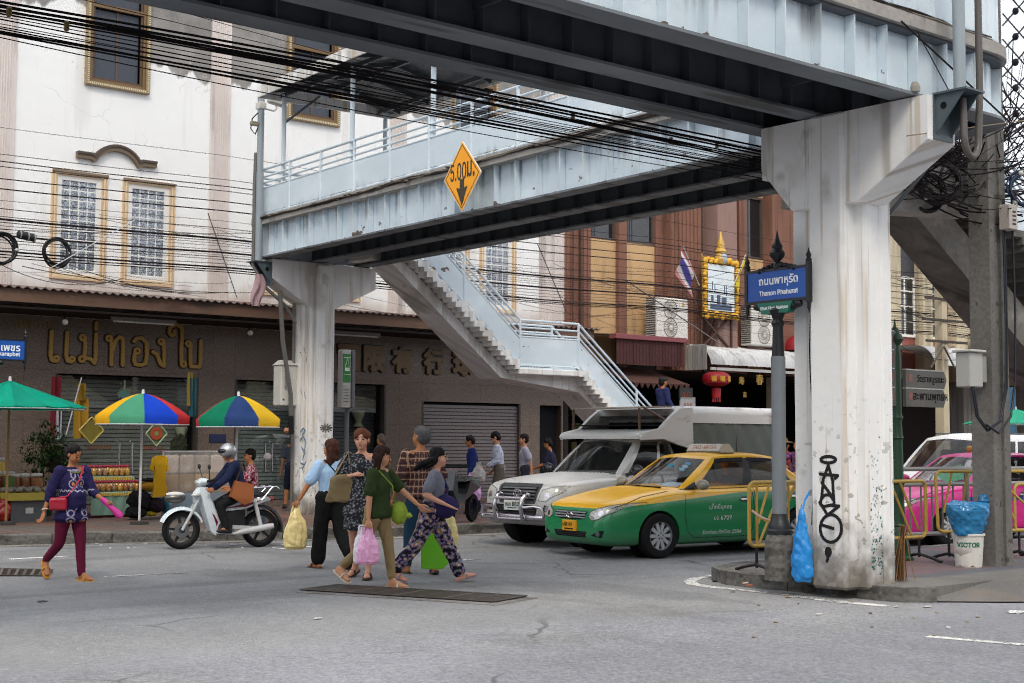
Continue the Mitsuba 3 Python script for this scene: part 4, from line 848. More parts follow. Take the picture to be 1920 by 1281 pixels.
for v, rad in ((235, .006), (283, .008), (298, .012), (306, .010), (330, .013), (348, .015), (370, .006), (386, .010), (402, .008), (408, .026), (413, .010), (420, .007), (431, .006), (437, .024), (445, .010), (460, .008), (467, .022), (472, .014), (476, .012), (424, .006), (452, .007)):
    t_ = 24.9 + r.uniform(-.25, .15); z = zl(v, t_); n_ = 34; xs_ = np.linspace(4, 43, n_); w = np.cumsum(r.normal(0, .004, n_)); per = 12.0
    dr_ = .10 * np.abs(np.sin((xs_ - 2) / per * math.pi)) + (w - w.mean())
    P = np.c_[xs_, np.full(n_, t_), z - dr_ + .05]; cable(P, rad * .8, 'dark cable strung along the shop facades behind the footbridge', G2, ('#231e1f', '#2c2526', '#39302f')[int(r.integers(3))])
for k in range(26):     # loose thin wires
    t_ = 25 + r.uniform(-.5, .6); x0 = r.uniform(4, 30); ln_ = r.uniform(3, 12); z0 = r.uniform(4.6, 5.8); z1 = z0 + r.uniform(-.6, .6)
    cable(sag((x0, t_, z0), (x0 + ln_, t_ + r.uniform(-.3, .3), z1), r.uniform(.05, .5)), r.uniform(.003, .006), 'thin loose wire drooping between the facade cables', 'loose wires along the facades', ('#2b2627', '#3a3536', '#55504f')[k % 3])
for k in range(9):      # wires lying over the awning at the left
    x0 = r.uniform(8.5, 12); P = sag((x0, 25.9, r.uniform(4.55, 5.0)), (x0 + r.uniform(1.5, 4), 26, r.uniform(4.5, 4.9)), r.uniform(.02, .25)); cable(P, r.uniform(.004, .008), 'thin loose wire drooping between the facade cables', 'loose wires along the facades', '#3b3330')
cable([gt(93, 504, 24.2), gt(256, 411, 24.6)], .009, 'pale thin wire slanting across the arched windows', None, '#c9c9cc')
cable([gt(1168, 522, 25), gt(1350, 645, 26)], .016, 'pale stay wire slanting across the brown building', None, '#8d8888')
cable([gt(1008, 458, 25.5), gt(1062, 585, 26.2)], .012, 'thin stay wire with a turnbuckle in front of the white wall', None, '#4a4545')
cable([gt(390, 400, 25.5), gt(445, 560, 26.2)], .010, 'thin stay wire left of the grey pole', None, '#4a4545')
def coil(c, R, n, col, label, ex, cat_='cable coil', rad=.016, group=None, sq=1.0):
    k = thing('cable_coil', label, cat_, group); ex = np.asarray(ex, float); rr = np.random.default_rng(int(abs(c[0] * 100)))
    nn = np.cross(ex, ZZ)
    for i in range(n):
        Ri = R * (1 - .05 * rr.uniform(0, 2.2)); o = rr.normal(0, .02, 3); a = np.linspace(0, 2 * math.pi, 29)
        ob('loop', tube([c + o + ex * Ri * sq * math.cos(q) + ZZ * Ri * math.sin(q) + nn * .03 * math.sin(q + i) for q in a], rad, 6), 'satin', col, k, smooth=True)
    for q in (.0, 1.9, 4.0): p = c + ex * R * .95 * sq * math.cos(q) + ZZ * R * .95 * math.sin(q); ob('tie', ball(p, (.035, .035, .035), 1), 'satin', '#c5c2bd', k)
coil(gt(107, 473, 24.4), .25, 7, '#131213', 'black cable coil hanging in front of the left arched window', EX); coil(gt(4, 466, 24.4), .27, 7, '#131213', 'black cable coil cut by the left edge of the picture', EX)
k = thing('splice_box', 'black cable splice canister between the two left coils', 'splice box'); c = gt(50, 443, 24.4)
ob('canister', tube([c - [.17, 0, -.02], c - [.15, 0, -.02], c + [.15, 0, -.02], c + [.17, 0, -.02]], [.04, .075, .07, .03], 12), 'satin', '#171718', k, smooth=40)
for q in (-.12, .02, .13): ob('band', tube([c + [q - .012, 0, -.02 * q / .15], c + [q + .012, 0, -.02 * q / .15]], .079, 12), 'satin', '#8f8f92', k)
# tangle at the right, around the concrete utility pole
EDG = np.array([math.cos(TH), -math.sin(TH), 0])
coil(gt(1760, 345, 9.7), .24, 9, '#1a1011', 'large dark cable coil under the end of the footbridge', EDG, rad=.010, sq=1.05); coil(gt(1740, 362, 9.9), .24, 7, '#160f12', 'second dark cable coil just below the large one', EDG, rad=.011, sq=.8)
coil(gt(1925, 355, 9.2), .22, 6, '#16324c', 'blue black cable coil at the right edge', EDG, rad=.010); coil(gt(1775, 330, 10.2), .16, 5, '#120d0e', 'small dark cable coil behind the large one', EDG, rad=.009)
r = np.random.default_rng(33)
for k in range(150):
    a = gt(r.uniform(1665, 1800), r.uniform(262, 375), r.uniform(9.4, 11)); b = gt(r.uniform(1790, 1960), r.uniform(200, 420), r.uniform(9.2, 10.8))
    cable(sag(a, b, r.uniform(.0, .28)), r.uniform(.004, .012), 'black wire of the tangle round the concrete utility pole', 'tangled wires at the utility pole', ('#151012', '#221a1b', '#2b2426')[k % 3])
for k in range(34):
    a = gt(r.uniform(1868, 1890), r.uniform(140, 330), r.uniform(9.2, 10)); b = gt(r.uniform(1890, 1990), r.uniform(60, 400), r.uniform(9, 10.5))
    cable(sag(a, b, r.uniform(.0, .2)), r.uniform(.003, .009), 'black wire of the tangle round the concrete utility pole', 'tangled wires at the utility pole', '#171315')
for k in range(16):
    u0, v0 = r.uniform(1665, 1700), r.uniform(500, 660); a = gt(u0, v0, 24 + r.uniform(-1, 1)); b = gt(r.uniform(1780, 1860), v0 + r.uniform(-40, 30), 24 + r.uniform(-1, 1))
    cable(sag(a, b, r.uniform(0, .3)), r.uniform(.006, .012), 'dark wire strung to the far utility pole', 'wires at the far utility pole', '#2c2a2b')
for (a, b, c_, rr, lab) in (((1690, 40), (1905, 240), '#2a2626', .010, 'thin black wire slanting across the bridge end'), ((1720, 60), (1790, 190), '#2a2626', .006, 'thin black wire drooping over the bridge end panels'), ((1700, 255), (1930, 225), '#8a7b68', .006, 'pale brown wire under the bridge end')):
    cable([gt(*a, 8.15), gt(*b, 8.1)], rr, lab, None, c_)
k = thing('lattice_mast', 'black lattice mast with clamps at the top right corner', 'mast')
for i in range(6):
    v0 = -60 + i * 48; ob('lattice_bar', tube([gt(1880, v0 + 60, 11.5), gt(1950, v0 - 20, 11.5)], .012, 6), 'matte', '#221f22', k); ob('lattice_bar', tube([gt(1880, v0 - 10, 11.5), gt(1950, v0 + 70, 11.5)], .012, 6), 'matte', '#221f22', k)
    ob('clamp', ball(gt(1904, v0 + 33, 11.4), (.05, .05, .06), 1), 'matte', '#17191f', k)
ob('mast_leg', tube([gt(1955, -80, 11.5), gt(1955, 600, 11.5)], .04, 6), 'matte', '#221f22', k)
# ---------------------------------------------------------------- poles and boxes
def fastened(key, c, e): pass
GP = '#8d979d'
k = thing('camera_pole', 'grey galvanised pole with a surveillance camera at the left end of the footbridge', 'pole')
bp = np.array([13.84, 24.15, 0]); ob('pole', tube([bp + ZZ * 5.06, bp + ZZ * 6.8, bp + ZZ * 6.82, bp + ZZ * 8.3], [.075, .075, .066, .066], 12), 'satin', GP, k, smooth=40); ob('cap', lathe([(0, .03), (.07, .0), (.07, -.02)], 12, bp + ZZ * 8.3), 'satin', GP, k)
ob('mount', [bx(13.76, 13.92, 24.07, 24.23, 8.06, 8.2, .01), tube([bp + ZZ * 8.1, bp + [.28, -.02, 8.07], bp + [.33, -.02, 8.12], bp + [.33, -.02, 8.22]], .02, 8)], 'satin', '#c9c7c2', k)
ob('camera', [rot(bx(13.98, 14.36, 24.06, 24.2, 8.20, 8.32, .03), .12, (0, 1, 0), (14.1, 24, 8.25)), tube([(14.33, 24.13, 8.21), (14.40, 24.13, 8.20)], .05, 12)], 'satin', '#b9b7b3', k)
ob('loose_wire', tube([bp + [-.05, 0, 8.0], bp + [-.2, -.02, 7.85], bp + [-.22, 0, 7.65], bp + [-.12, 0, 7.55], bp + [-.02, 0, 7.8], bp + [.0, 0, 8.1]], .012, 6), 'matte', '#2a2a2c', k, smooth=True); ob('junction_box', bx(13.62, 13.78, 24.1, 24.2, 7.72, 7.8, .01), 'satin', '#8b8273', k)
ob('conduit', tube([bp + [-.07, .05, 7.2], bp + [-.09, .05, 6.5], bp + [-.09, .05, 5.0], bp + [.1, -.05, 4.6], bp + [.55, -.1, 4.25], bp + [.78, -.12, 3.9]], .035, 8), 'satin', '#63625f', k, smooth=40)
def corner_bracket(key, c, nrm, ex):
    for sd in (-1, 1):
        pol = [c + ex * sd * .13, c + nrm * .34 + ex * sd * .13, c + ex * sd * .13 - ZZ * .42]; ob('gusset', hull([p_ + ex * w for p_ in pol for w in (-.008, .008)]), 'satin', '#4b565c', key)
    ob('shelf', hull([c + ex * sd * .17 + nrm * d + ZZ * z for sd in (-1, 1) for d in (0, .38) for z in (0, .02)]), 'satin', '#4b565c', key); ob('plate', hull([c + ex * sd * .17 - ZZ * z + nrm * d for sd in (-1, 1) for z in (0, .45) for d in (0, .012)]), 'satin', '#4b565c', key)
corner_bracket(k, np.array([14.08, 24.2, 5.06]), -EX, EY)
ob('hole', tube([(13.98, 24.055, 4.93), (13.98, 24.05, 4.93)], .04, 12), 'matte', '#0c0c0d', k)
k = thing('bridge_pole', 'grey galvanised pole on a dark steel bracket at the end of the big pier', 'pole'); bp = np.array([12.55, 7.94, 0])
ob('pole', tube([bp + ZZ * 5.16, bp + ZZ * 8.5], .062, 12), 'satin', GP, k, smooth=40); corner_bracket(k, np.array([12.52, 8.125, 5.14]), -EY, EX)
ob('hole', tube([(12.374, 8.02, 5.02), (12.378, 8.02, 5.02)], .035, 12), 'matte', '#0c0c0d', k)
a = np.linspace(math.pi, 2 * math.pi, 12)
ob('conduit', tube([bp + [.02, -.02, 5.1]] + [bp + [.13 + .13 * math.cos(q) + .0, -.04, 4.72 + .2 * math.sin(q)] for q in a] + [bp + [.28, -.05, 5.2], bp + [.28, -.05, 8.5]], .036, 10), 'satin', '#55504c', k, smooth=40)
k = one('stay_rod', tube([gt(1664, 405, 9.2), gt(1812, 225, 8.2)], .022, 8), 'satin', '#5d6166', 'slanting steel stay rod beside the big pier', 'rod')
k = thing('hanging_cloth', 'faded pink cloth hanging under the camera pole bracket', 'cloth')
c = gt(484, 545, 24.0); V = []
for i in range(10):
    for j in range(7): q = i / 9; V.append(c + [(j / 6 - .5) * (.12 + .17 * math.sin(q * 2.6)) + .05 * math.sin(q * 5), .05 * math.sin(j * 1.9 + q * 4), .32 - q * .62])
ob('cloth', (np.array(V), np.array([[i * 7 + j, i * 7 + j + 1, (i + 1) * 7 + j + 1, (i + 1) * 7 + j] for i in range(9) for j in range(6)])), 'cloth_thin', '#b99da3', k, smooth=True)
k = thing('wall_conduit', 'grey conduit pipes running down beside the left pier', 'pipe')
ob('pipe', tube([gt(525, 545, 24.0), gt(530, 640, 24.0), gt(545, 740, 24.0), gt(546, 815, 24.0)], .045, 8), 'satin', '#5b5957', k, smooth=40); ob('pipe', tube([(14.78, 24.35, .17), (14.78, 24.35, 4.6)], .03, 8), 'satin', '#6a6764', k, smooth=40); ob('wrap', tube([gt(546, 780, 23.98), gt(546, 815, 23.98)], .05, 8), 'matte', '#1a1a1b', k)
k = thing('utility_cabinet', 'pale metal utility cabinet beside the left pier', 'cabinet'); p = gt(525, 690, 24.35)
ob('case', bx(p[0], p[0] + .36, 24.3, 24.6, 2.30, 3.10, .015), 'satin', '#c8c5be', k); ob('hood', hull([(p[0] - .02, 24.27, 3.1), (p[0] + .38, 24.27, 3.1), (p[0] + .38, 24.62, 3.1), (p[0] - .02, 24.62, 3.1), (p[0] + .05, 24.4, 3.2), (p[0] + .31, 24.4, 3.2), (p[0] + .31, 24.5, 3.2), (p[0] + .05, 24.5, 3.2)]), 'satin', '#bab7b0', k)
for j in range(12): ob('louvre', bx(p[0] + .08, p[0] + .2, 24.293, 24.3, 2.62 + j * .025, 2.632 + j * .025), 'matte', '#77756f', k)
ob('lock', ball((p[0] + .06, 24.295, 2.42), .02, 1), 'matte', '#3a3835', k)
# green light box sign on a post
k = thing('light_box_sign', 'double light box sign with a green picture on a grey post', 'sign'); x0 = 15.95
ob('post', tube([(16.22, 24.6, .17), (16.22, 24.6, 2.4)], .05, 10), 'satin', '#5f6468', k, smooth=40)
ob('box', bx(x0 - .02, x0 + .20, 24.35, 24.53, 2.28, 3.47, .02), 'satin', '#b3b2ae', k); ob('box', bx(x0 + .25, x0 + .34, 24.4, 24.85, 2.28, 3.47, .015), 'satin', '#6a6b6d', k)
ob('green_panel', bx(x0 - .005, x0 + .175, 24.342, 24.35, 2.80, 3.38), 'satin', '#1c7a30', k); ob('white_panel', bx(x0 - .005, x0 + .175, 24.342, 24.35, 2.33, 2.74), 'satin', '#a9a59f', k)
ob('drawing', [tube([(x0 + .10, 24.338, 3.30), (x0 + .04, 24.338, 3.1)], .006, 4), tube([(x0 + .10, 24.338, 3.30), (x0 + .14, 24.338, 3.1)], .006, 4), bx(x0 + .04, x0 + .15, 24.336, 24.342, 3.03, 3.1), bx(x0 + .01, x0 + .17, 24.336, 24.342, 3.3, 3.315), bx(x0 + .01, x0 + .17, 24.336, 24.342, 2.96, 2.97)], 'satin', '#d7e3d5', k)
ob('small_print', [bx(x0 + .01, x0 + .15 - .03 * (j % 2), 24.336, 24.342, 2.40 + j * .06, 2.415 + j * .06) for j in range(5)], 'satin', '#55504d', k)
# concrete utility pole with its meter box and cables
UP_ = thing('utility_pole', 'tall grey concrete utility pole with a ribbed face on the corner pavement', 'utility pole')
def f_pole(p, n, uv):
    b = fbm(p.x * 3, p.y * 3, p.z * 1.2, 4); f_ = fbm(p.x * 30, p.y * 30, p.z * 30, 2)
    v = .15 + .12 * (b - .5) + .08 * (f_ - .5); c = mi.Color3f(v, v * .955, v * .90)
    hole = smoothstep(.80, .84, noise(p.x * 14, p.y * 14, p.z * 9)); return mix(c, mi.Color3f(.05, .045, .04), hole * .7 + .3 * smoothstep(.6, .8, b))
scene['pole_concrete'] = pri(mikit.proc(f_pole), .9, specular=.15)
def taper(x0, x1, y0, y1, z0, z1, k): cx, cy = (x0 + x1) / 2, (y0 + y1) / 2; return hull([(x0, y0, z0), (x1, y0, z0), (x0, y1, z0), (x1, y1, z0)] + [(cx + (x - cx) * k, cy + (y - cy) * k, z1) for x in (x0, x1) for y in (y0, y1)])
ob('shaft', [taper(15.60, 15.80, 9.48, 9.72, .12, 11, .82), taper(15.53, 15.65, 9.45, 9.75, .12, 11, .82), taper(15.76, 15.90, 9.44, 9.76, .12, 11, .82)], 'pole_concrete', None, UP_)
for s, tt in ((15.735, 9.37), (15.70, 9.37)):
    ob('cable', tube([(s, tt, 4.6), (s - .02, tt - .02, 3.0), (s - .05, tt - .02, 2.3), (s - .16, tt, 1.9), (s - .36, tt + .05, 1.78), (s - .5, tt + .1, 1.95), (s - .55, tt + .12, 2.3)], .013, 6), 'satin', '#141821', UP_, smooth=True)
ob('cable', tube([(15.85, 9.34, 4.9), (15.87, 9.33, 3.2), (15.84, 9.33, 2.4), (15.74, 9.34, 1.95), (15.5, 9.36, 1.75), (15.3, 9.4, 1.85)], .015, 6), 'satin', '#161922', UP_, smooth=True)
k = thing('meter_box', 'pale grey box fixed to the left of the concrete utility pole', 'box'); ob('case', bx(15.10, 15.38, 9.48, 9.68, 2.30, 2.72, .012), 'satin', '#a5a49f', k); ob('lid', bx(15.06, 15.40, 9.44, 9.70, 2.72, 2.75, .008), 'satin', '#b5b4af', k); ob('side_strip', bx(15.34, 15.50, 9.5, 9.64, 2.36, 2.68, .01), 'satin', '#8d8c88', k)
k = thing('wall_meter', 'beige slatted meter cover right of the concrete utility pole', 'box'); p = gt(1893, 410, 9.3); ob('case', bx(p[0] - .08, p[0] + .1, 9.25, 9.4, p[2] - .14, p[2] + .17, .01), 'satin', '#a79f97', k); ob('slot', [bx(p[0] - .02, p[0] + .05, 9.243, 9.25, p[2] - .08 + j * .05, p[2] - .06 + j * .05) for j in range(4)], 'matte', '#4b4744', k)
# far utility pole with insulators
k = thing('far_utility_pole', 'pale concrete pole with insulators and crossarms beyond the green signpost', 'utility pole'); p = gt(1765, 640, 23.5); px_ = p[0]
ob('shaft', taper(px_ - .16, px_ + .16, 23.35, 23.65, .17, 8.2, .72), 'cream_paint', None, k)
for j, v in enumerate((482, 494, 508, 520, 534)): q = gt(1756, v, 23.3); ob('insulator', mv(lathe([(0, -.09), (.05, -.08), (.09, -.02), (.05, 0), (.09, .05), (.04, .09), (0, .09)], 10), q), 'gloss', '#2a2024', k)
for v, w in ((560, 1.3), (600, 1.5), (640, 1.2)): q = gt(1775, v, 23.2); ob('crossarm', beam(q - EX * w * .6 + EY * .2, q + EX * w + EY * .1, .05, .07), 'matte', '#4a433e', k)
ob('strut', [tube([gt(1745, 690, 23.2), gt(1770, 650, 23.2)], .03, 6), tube([gt(1790, 690, 23.2), gt(1770, 650, 23.2)], .03, 6)], 'matte', '#55504b', k)
# ---------------------------------------------------------------- street name signs
def name_board(parent, c, ex, w, h, th, en, dx, facing=1, hth=.50, hen=.40):
    nrm = np.cross(ex, ZZ)
    def slab(a, b, z0, z1, d0, d1): return hull([c + ex * x + ZZ * z + nrm * d for x in (a, b) for z in (z0, z1) for d in (d0, d1)])
    ob('board', slab(-w / 2, w / 2, -h / 2, h / 2, -.02, .02), 'satin', '#1451a8', parent)
    for a, b, z0, z1 in ((-w / 2 - .025, w / 2 + .025, h / 2, h / 2 + .025), (-w / 2 - .025, w / 2 + .025, -h / 2 - .03, -h / 2), (-w / 2 - .04, -w / 2, -h / 2 - .06, h / 2 + .06), (w / 2, w / 2 + .04, -h / 2 - .06, h / 2 + .06)): ob('rim', slab(a, b, z0, z1, -.03, .03), 'satin', '#14151a', parent)
    for sx in (-1, 1): ob('finial', mv(lathe([(0, -.07), (.02, -.06), (.035, 0), (.02, .02), (.03, .05), (.012, .09), (0, .14)], 8), c + ex * sx * (w / 2 + .02) + ZZ * (h / 2 + .08)), 'satin', '#14151a', parent); ob('drop_finial', mv(lathe([(0, -.14), (.02, -.06), (.02, 0), (0, .02)], 8), c + ex * sx * (w / 2 + .02) - ZZ * (h / 2 + .05)), 'satin', '#14151a', parent)
    m = text(th, width=w * .66, depth=.004, kind='thai', wght=500, bold=1); ob('thai_lettering', put(m, c + ex * dx + ZZ * h * .14 + nrm * .021, ex), 'satin', '#f1f3f6', parent)
    m = text(en, width=w * .66, depth=.004, bold=2); ob('latin_lettering', put(m, c + ex * dx - ZZ * h * .25 + nrm * .021, ex), 'satin', '#f1f3f6', parent)
def street_sign(label, foot, zc, ex, w, h, th, en, sub, dx, ped=True):
    k = thing('street_sign', label, 'street sign'); f = np.array([foot[0], foot[1], 0.0]); z0 = foot[2]; nrm = np.cross(ex, ZZ)
    if ped: ob('pedestal', lathe([(0, 0), (.165, 0), (.16, .42), (.13, .50), (0, .5)], 8, f + ZZ * z0), 'kerb_stone', None, k)
    ob('collar', lathe([(0, 0), (.135, 0), (.14, .04), (.12, .06), (.12, .1), (.10, .14), (.085, .2), (.085, .22)], 16, f + ZZ * (z0 + (.49 if ped else 0))), 'satin', '#1f2226', k, smooth=30)
    ob('pole', tube([f + ZZ * (z0 + .6), f + ZZ * (zc - h / 2 - .62)], .078, 16), 'satin', '#6f757a', k, smooth=40)
    ob('upper_pole', lathe([(.076, 0), (.07, .05), (.055, .42), (.075, .46), (.05, .5), (.075, .56), (.09, .60), (.05, .64)], 14, f + ZZ * (zc - h / 2 - .72)), 'satin', '#15171a', k, smooth=30)
    name_board(k, f + ZZ * zc, ex, w, h, th, en, dx)
    ob('scroll', [ball(f + ex * q + ZZ * (zc - h / 2 - .06 - .08 * (1 - abs(q) / .3) ), (.05, .05, .045), 1) for q in np.linspace(-.3, .3, 11)] + [ball(f + ex * q + ZZ * (zc + h / 2 + .03 + .03 * math.cos(q * 9)), (.05, .03, .035), 1) for q in np.linspace(-.25, .25, 9)], 'satin', '#14161a', k, smooth=True)
    tp = hull([f + ex * x + ZZ * (zc + z) + nrm * d for x, z in ((-.26, -h / 2 - .03), (.26, -h / 2 - .03), (.19, -h / 2 - .15), (-.19, -h / 2 - .15)) for d in (-.05, .055)]); ob('green_plate', tp, 'satin', '#0f6a55', k)
    ob('small_lettering', put(text(sub, width=.40, depth=.003, kind='thai' if ord(sub[0]) > 3000 else 'latin', **({} if ord(sub[0]) > 3000 else {'bold': 2})), f + ZZ * (zc - h / 2 - .09) + nrm * .056, ex), 'satin', '#e9efea', k)
    ob('finial', lathe([(.05, 0), (.05, .05), (.03, .08), (.075, .13), (.085, .17), (.05, .22), (.06, .25), (.03, .30), (.02, .34), (.012, .38), (0, .43)], 14, f + ZZ * (zc + h / 2 + .02)), 'satin', '#17191d', k, smooth=30)
exs = np.array([-.06, -1, 0]); exs /= np.linalg.norm(exs)
ft = gz(1476, 1088, .15)
street_sign('blue street name sign on a grey pole with a concrete foot beside the big pier', (12.17, 9.99, .15), 3.345, exs, .86, .32, 'ถนนพาหุรัด', 'Thanon Phahurat', 'Khet Phra Nakhon', .03)
street_sign('blue street name sign cut by the left edge of the picture', (8.50, 23.9, .17), 3.13, EX, 1.38, .32, 'ถนนจักรเพชร', 'Thanon Chakkaraphet', 'เขตพระนคร', .16)
# ---------------------------------------------------------------- green signpost with fingers
k = thing('finger_signpost', 'dark green cast signpost with grey finger boards', 'signpost'); f = gz(1693, 1043, .15); f = np.array([15.44, 10.77, .15])
ob('post', lathe([(0, 0), (.20, 0), (.20, .03), (.165, .06), (.12, .35), (.10, .42), (.115, .44), (.10, .47), (.085, .8), (.085, .95), (.10, .97), (.085, 1.0), (.08, 1.5), (.08, 1.52), (.095, 1.54), (.08, 1.57), (.072, 1.75), (.09, 1.8), (.072, 1.85), (.072, 2.55), (.06, 2.72), (.085, 2.76), (.11, 2.80), (.085, 2.86), (.06, 2.88), (.05, 2.93), (.02, 2.96), (.012, 3.02), (0, 3.08)], 18, f), 'satin', '#1f3f2b', k, smooth=30)
def finger(z, x0, x1, tx, lab, right=True):
    g = thing('finger_board', lab, 'sign'); y = f[1] - .02; xm = x1 if right else x0; h2 = .115; th_ = .025
    pol = Polygon([(x0, z - h2), (x1 - .06, z - h2), (x1, z), (x1 - .06, z + h2), (x0, z + h2)]) if right else Polygon([(x0 + .06, z - h2), (x1, z - h2), (x1, z + h2), (x0 + .06, z + h2), (x0, z)])
    ob('board', slab_t(pol, y - th_, y + th_), 'satin', '#5d5a54', g); ob('top_edge', bx(x0, x1 - .06, y - th_ - .004, y + th_, z + h2, z + h2 + .015), 'satin', '#b9b8b4', g)
    if tx: ob('lettering', put(text(tx, height=.13, depth=.003, kind='thai', wght=600), ((x0 + x1) / 2 + .09, y - th_ - .001, z), EX), 'matte', '#1c1b1a', g)
    xi = x0 + .1 if right else x1 - .14; ob('pictogram', bx(xi - .04, xi + .04, y - th_ - .003, y - th_, z - .03, z + .065), 'satin', '#8d5a49', g)
finger(2.45, 15.6, 16.52, 'วัดราชบูรณะ', 'grey finger board pointing right, upper of the two'); finger(2.21, 15.6, 16.5, 'สะพานพุทธฯ', 'grey finger board pointing right, lower of the two')
for j, z in enumerate((2.93, 2.69, 2.45, 2.21)): finger(z, 14.5, 15.42, '', ('topmost', 'second', 'third', 'lowest')[j] + ' grey finger board pointing left behind the big pier', False)
# ---------------------------------------------------------------- height limit sign
k = thing('height_sign', 'yellow diamond height limit sign reading 5.00 on the far span', 'sign'); c = np.array([13.24, 16.98, 5.66]); eh = np.array([-.057, -.998, 0]); nh = np.cross(eh, ZZ)
def dia(a, b, d0, d1): return hull([c + eh * x + ZZ * z + nh * d for x, z in ((-a, 0), (a, 0), (0, b), (0, -b)) for d in (d0, d1)])
ob('back', dia(.50, .545, -.015, 0), 'satin', '#e2dccb', k); ob('plate', dia(.485, .53, 0, .004), 'satin', '#f0a008', k)
for s1 in (-1, 1):
    for s2 in (-1, 1): ob('black_edge', hull([c + eh * x * s1 + ZZ * z * s2 + nh * d for x, z in ((.45, 0), (.435, 0), (0, .50), (0, .482)) for d in (.004, .0065)]), 'satin', '#2d2410', k)
def stretch(m, w, h): m.apply_scale([w / (m.extents[0]), h / m.extents[1], 1]); return m
ob('figures', put(stretch(text('5.00', width=.40, depth=.003, bold=1), .42, .27), c - eh * .10 + ZZ * .085 + nh * .005, eh), 'satin', '#332b1a', k); ob('thai_letter', put(stretch(text('ม.', height=.19, depth=.003, kind='thai', wght=600), .20, .25), c + eh * .235 + ZZ * .085 + nh * .005, eh), 'satin', '#332b1a', k)
m = ext(Polygon([(-.055, .0), (.055, .0), (.055, -.14), (.15, -.12), (0, -.42), (-.15, -.12), (-.055, -.14)]), .003); ob('arrow', put(m, c - ZZ * .04 + nh * .005, eh), 'satin', '#332b1a', k)
# ---------------------------------------------------------------- graffiti on the pier
k = thing('graffiti', 'black spray graffiti tag on the face of the big pier', 'graffiti'); sx = 12.206
def stroke(uv, w, close=False):
    P = [gs(u, v, sx)[1:] for u, v in uv]; return LineString(P).buffer(w)
ell = lambda cu, cv, ru, rv, a0=0, a1=6.3: [(cu + ru * math.cos(q), cv + rv * math.sin(q)) for q in np.linspace(a0, a1, 20)]
for s_ in ([ell(1553, 862, 14, 6)], [[(1553, 873), (1544, 898), (1541, 930)], [(1553, 873), (1561, 900), (1564, 945)], [(1538, 889), (1571, 892), (1566, 897)]], [[(1541, 905), (1558, 928), (1563, 930)], [(1541, 930), (1538, 945), (1544, 950), (1564, 946)], ell(1551, 937, 10, 9, 3.4, 6.1)], [[(1537, 942), (1552, 966), (1573, 949), (1560, 948)]], [ell(1558, 991, 20, 26)], [[(1543, 985), (1562, 991)]], [[(1552, 1031), (1554, 1038), (1551, 1052)], ell(1553, 1035, 4, 7)]):
    pol = unary_union([stroke(q, .0165) for q in s_]); ob('stroke', prism_s(pol, sx - .003, sx + .001), 'matte', '#232021', k)
r = np.random.default_rng(4); sp = []
for i in range(330):
    t_, z_ = r.uniform(9.0, 9.002), .25 + abs(r.normal(0, .55)); x_ = r.uniform(12.46, 12.88)
    if z_ < 1.9: q = r.uniform(.004, .014); sp.append(bx(x_, x_ + q, 9.014, 9.02, z_, z_ + q * r.uniform(.6, 2)))
ob('paint_speck', sp, 'satin', '#1d5f5c', 'footbridge__pier'); labels['footbridge__pier__paint_speck'] = {'kind': 'stuff'}
one('thin_cable', tube([gs(1520 + 4 * math.sin(v / 60) + (v - 400) * .008, v, 12.36) for v in np.linspace(380, 985, 30)], .007, 5), 'matte', '#2b292a', 'thin black wire hanging down the left side of the big pier', 'cable', smooth=True)
# ---------------------------------------------------------------- barriers
YB = '#a98a3e'
def barricade(label, o, ex, w, h, slats, col=YB, z0=.42, lean=.0):
    k = thing('barricade', label, 'barrier'); o = np.asarray(o, float); ex = np.asarray(ex, float) / np.linalg.norm(ex); nn = np.cross(ex, ZZ); upv = ZZ + nn * lean
    P = lambda x, z: o + ex * x + upv * z
    rc = .08; pts = []
    for cx, cz, a0 in ((w - rc, h - rc, 0), (rc, h - rc, math.pi / 2), (rc, z0 + rc, math.pi), (w - rc, z0 + rc, 1.5 * math.pi)): pts += [P(cx + rc * math.cos(a0 + q), cz + rc * math.sin(a0 + q)) for q in np.linspace(0, math.pi / 2, 5)]
    ob('frame', tube(pts + [pts[0]], .022, 8), 'satin', col, k, smooth=40)
    for a, b in slats: ob('bar', tube([P(*a), P(*b)], .016, 6), 'satin', col, k, smooth=40)
    for x in (w * .09, w * .91): ob('leg', tube([P(x, z0), P(x, .05)], .018, 6), 'satin', '#1d1a18', k); ob('foot', tube([P(x, .01) - nn * .34, P(x, .05) - nn * .2, P(x, .09), P(x, .05) + nn * .2, P(x, .01) + nn * .34], .02, 6), 'satin', '#1d1a18', k, smooth=40)
    return k
fan = lambda w, h, z0: [((.12, h), (.12, z0)), ((.33, h), (.14, z0 + .25)), ((.55, h), (.14, z0)), ((.75, h), (.36, z0)), ((w * .5, h), (w * .5, z0)), ((w * .58, h), (w * .85, z0)), ((w * .7, h), (w - .1, z0 + .1))]
b1 = barricade('yellow barricade tied to the street sign pole, in front of the green taxi', (12.56, 10.75, .15), (1, -.10, 0), 1.25, 1.02, fan(1.25, 1.02, .30), z0=.30)
for j, (p_, q_) in enumerate((((12.58, 10.72, .85), (12.3, 9.98, .80)), ((12.6, 10.7, .83), (12.32, 9.99, .77)))): ob('tie_tape', tube(sag(p_, q_, .06), .014, 5), 'matte', ('#b29684', '#d0a92c')[j], b1)
barricade('yellow barricade strapped to the green signpost', (14.1, 10.6, .15), (1, -.07, 0), 1.55, 1.0, fan(1.5, 1.0, .30), z0=.30)
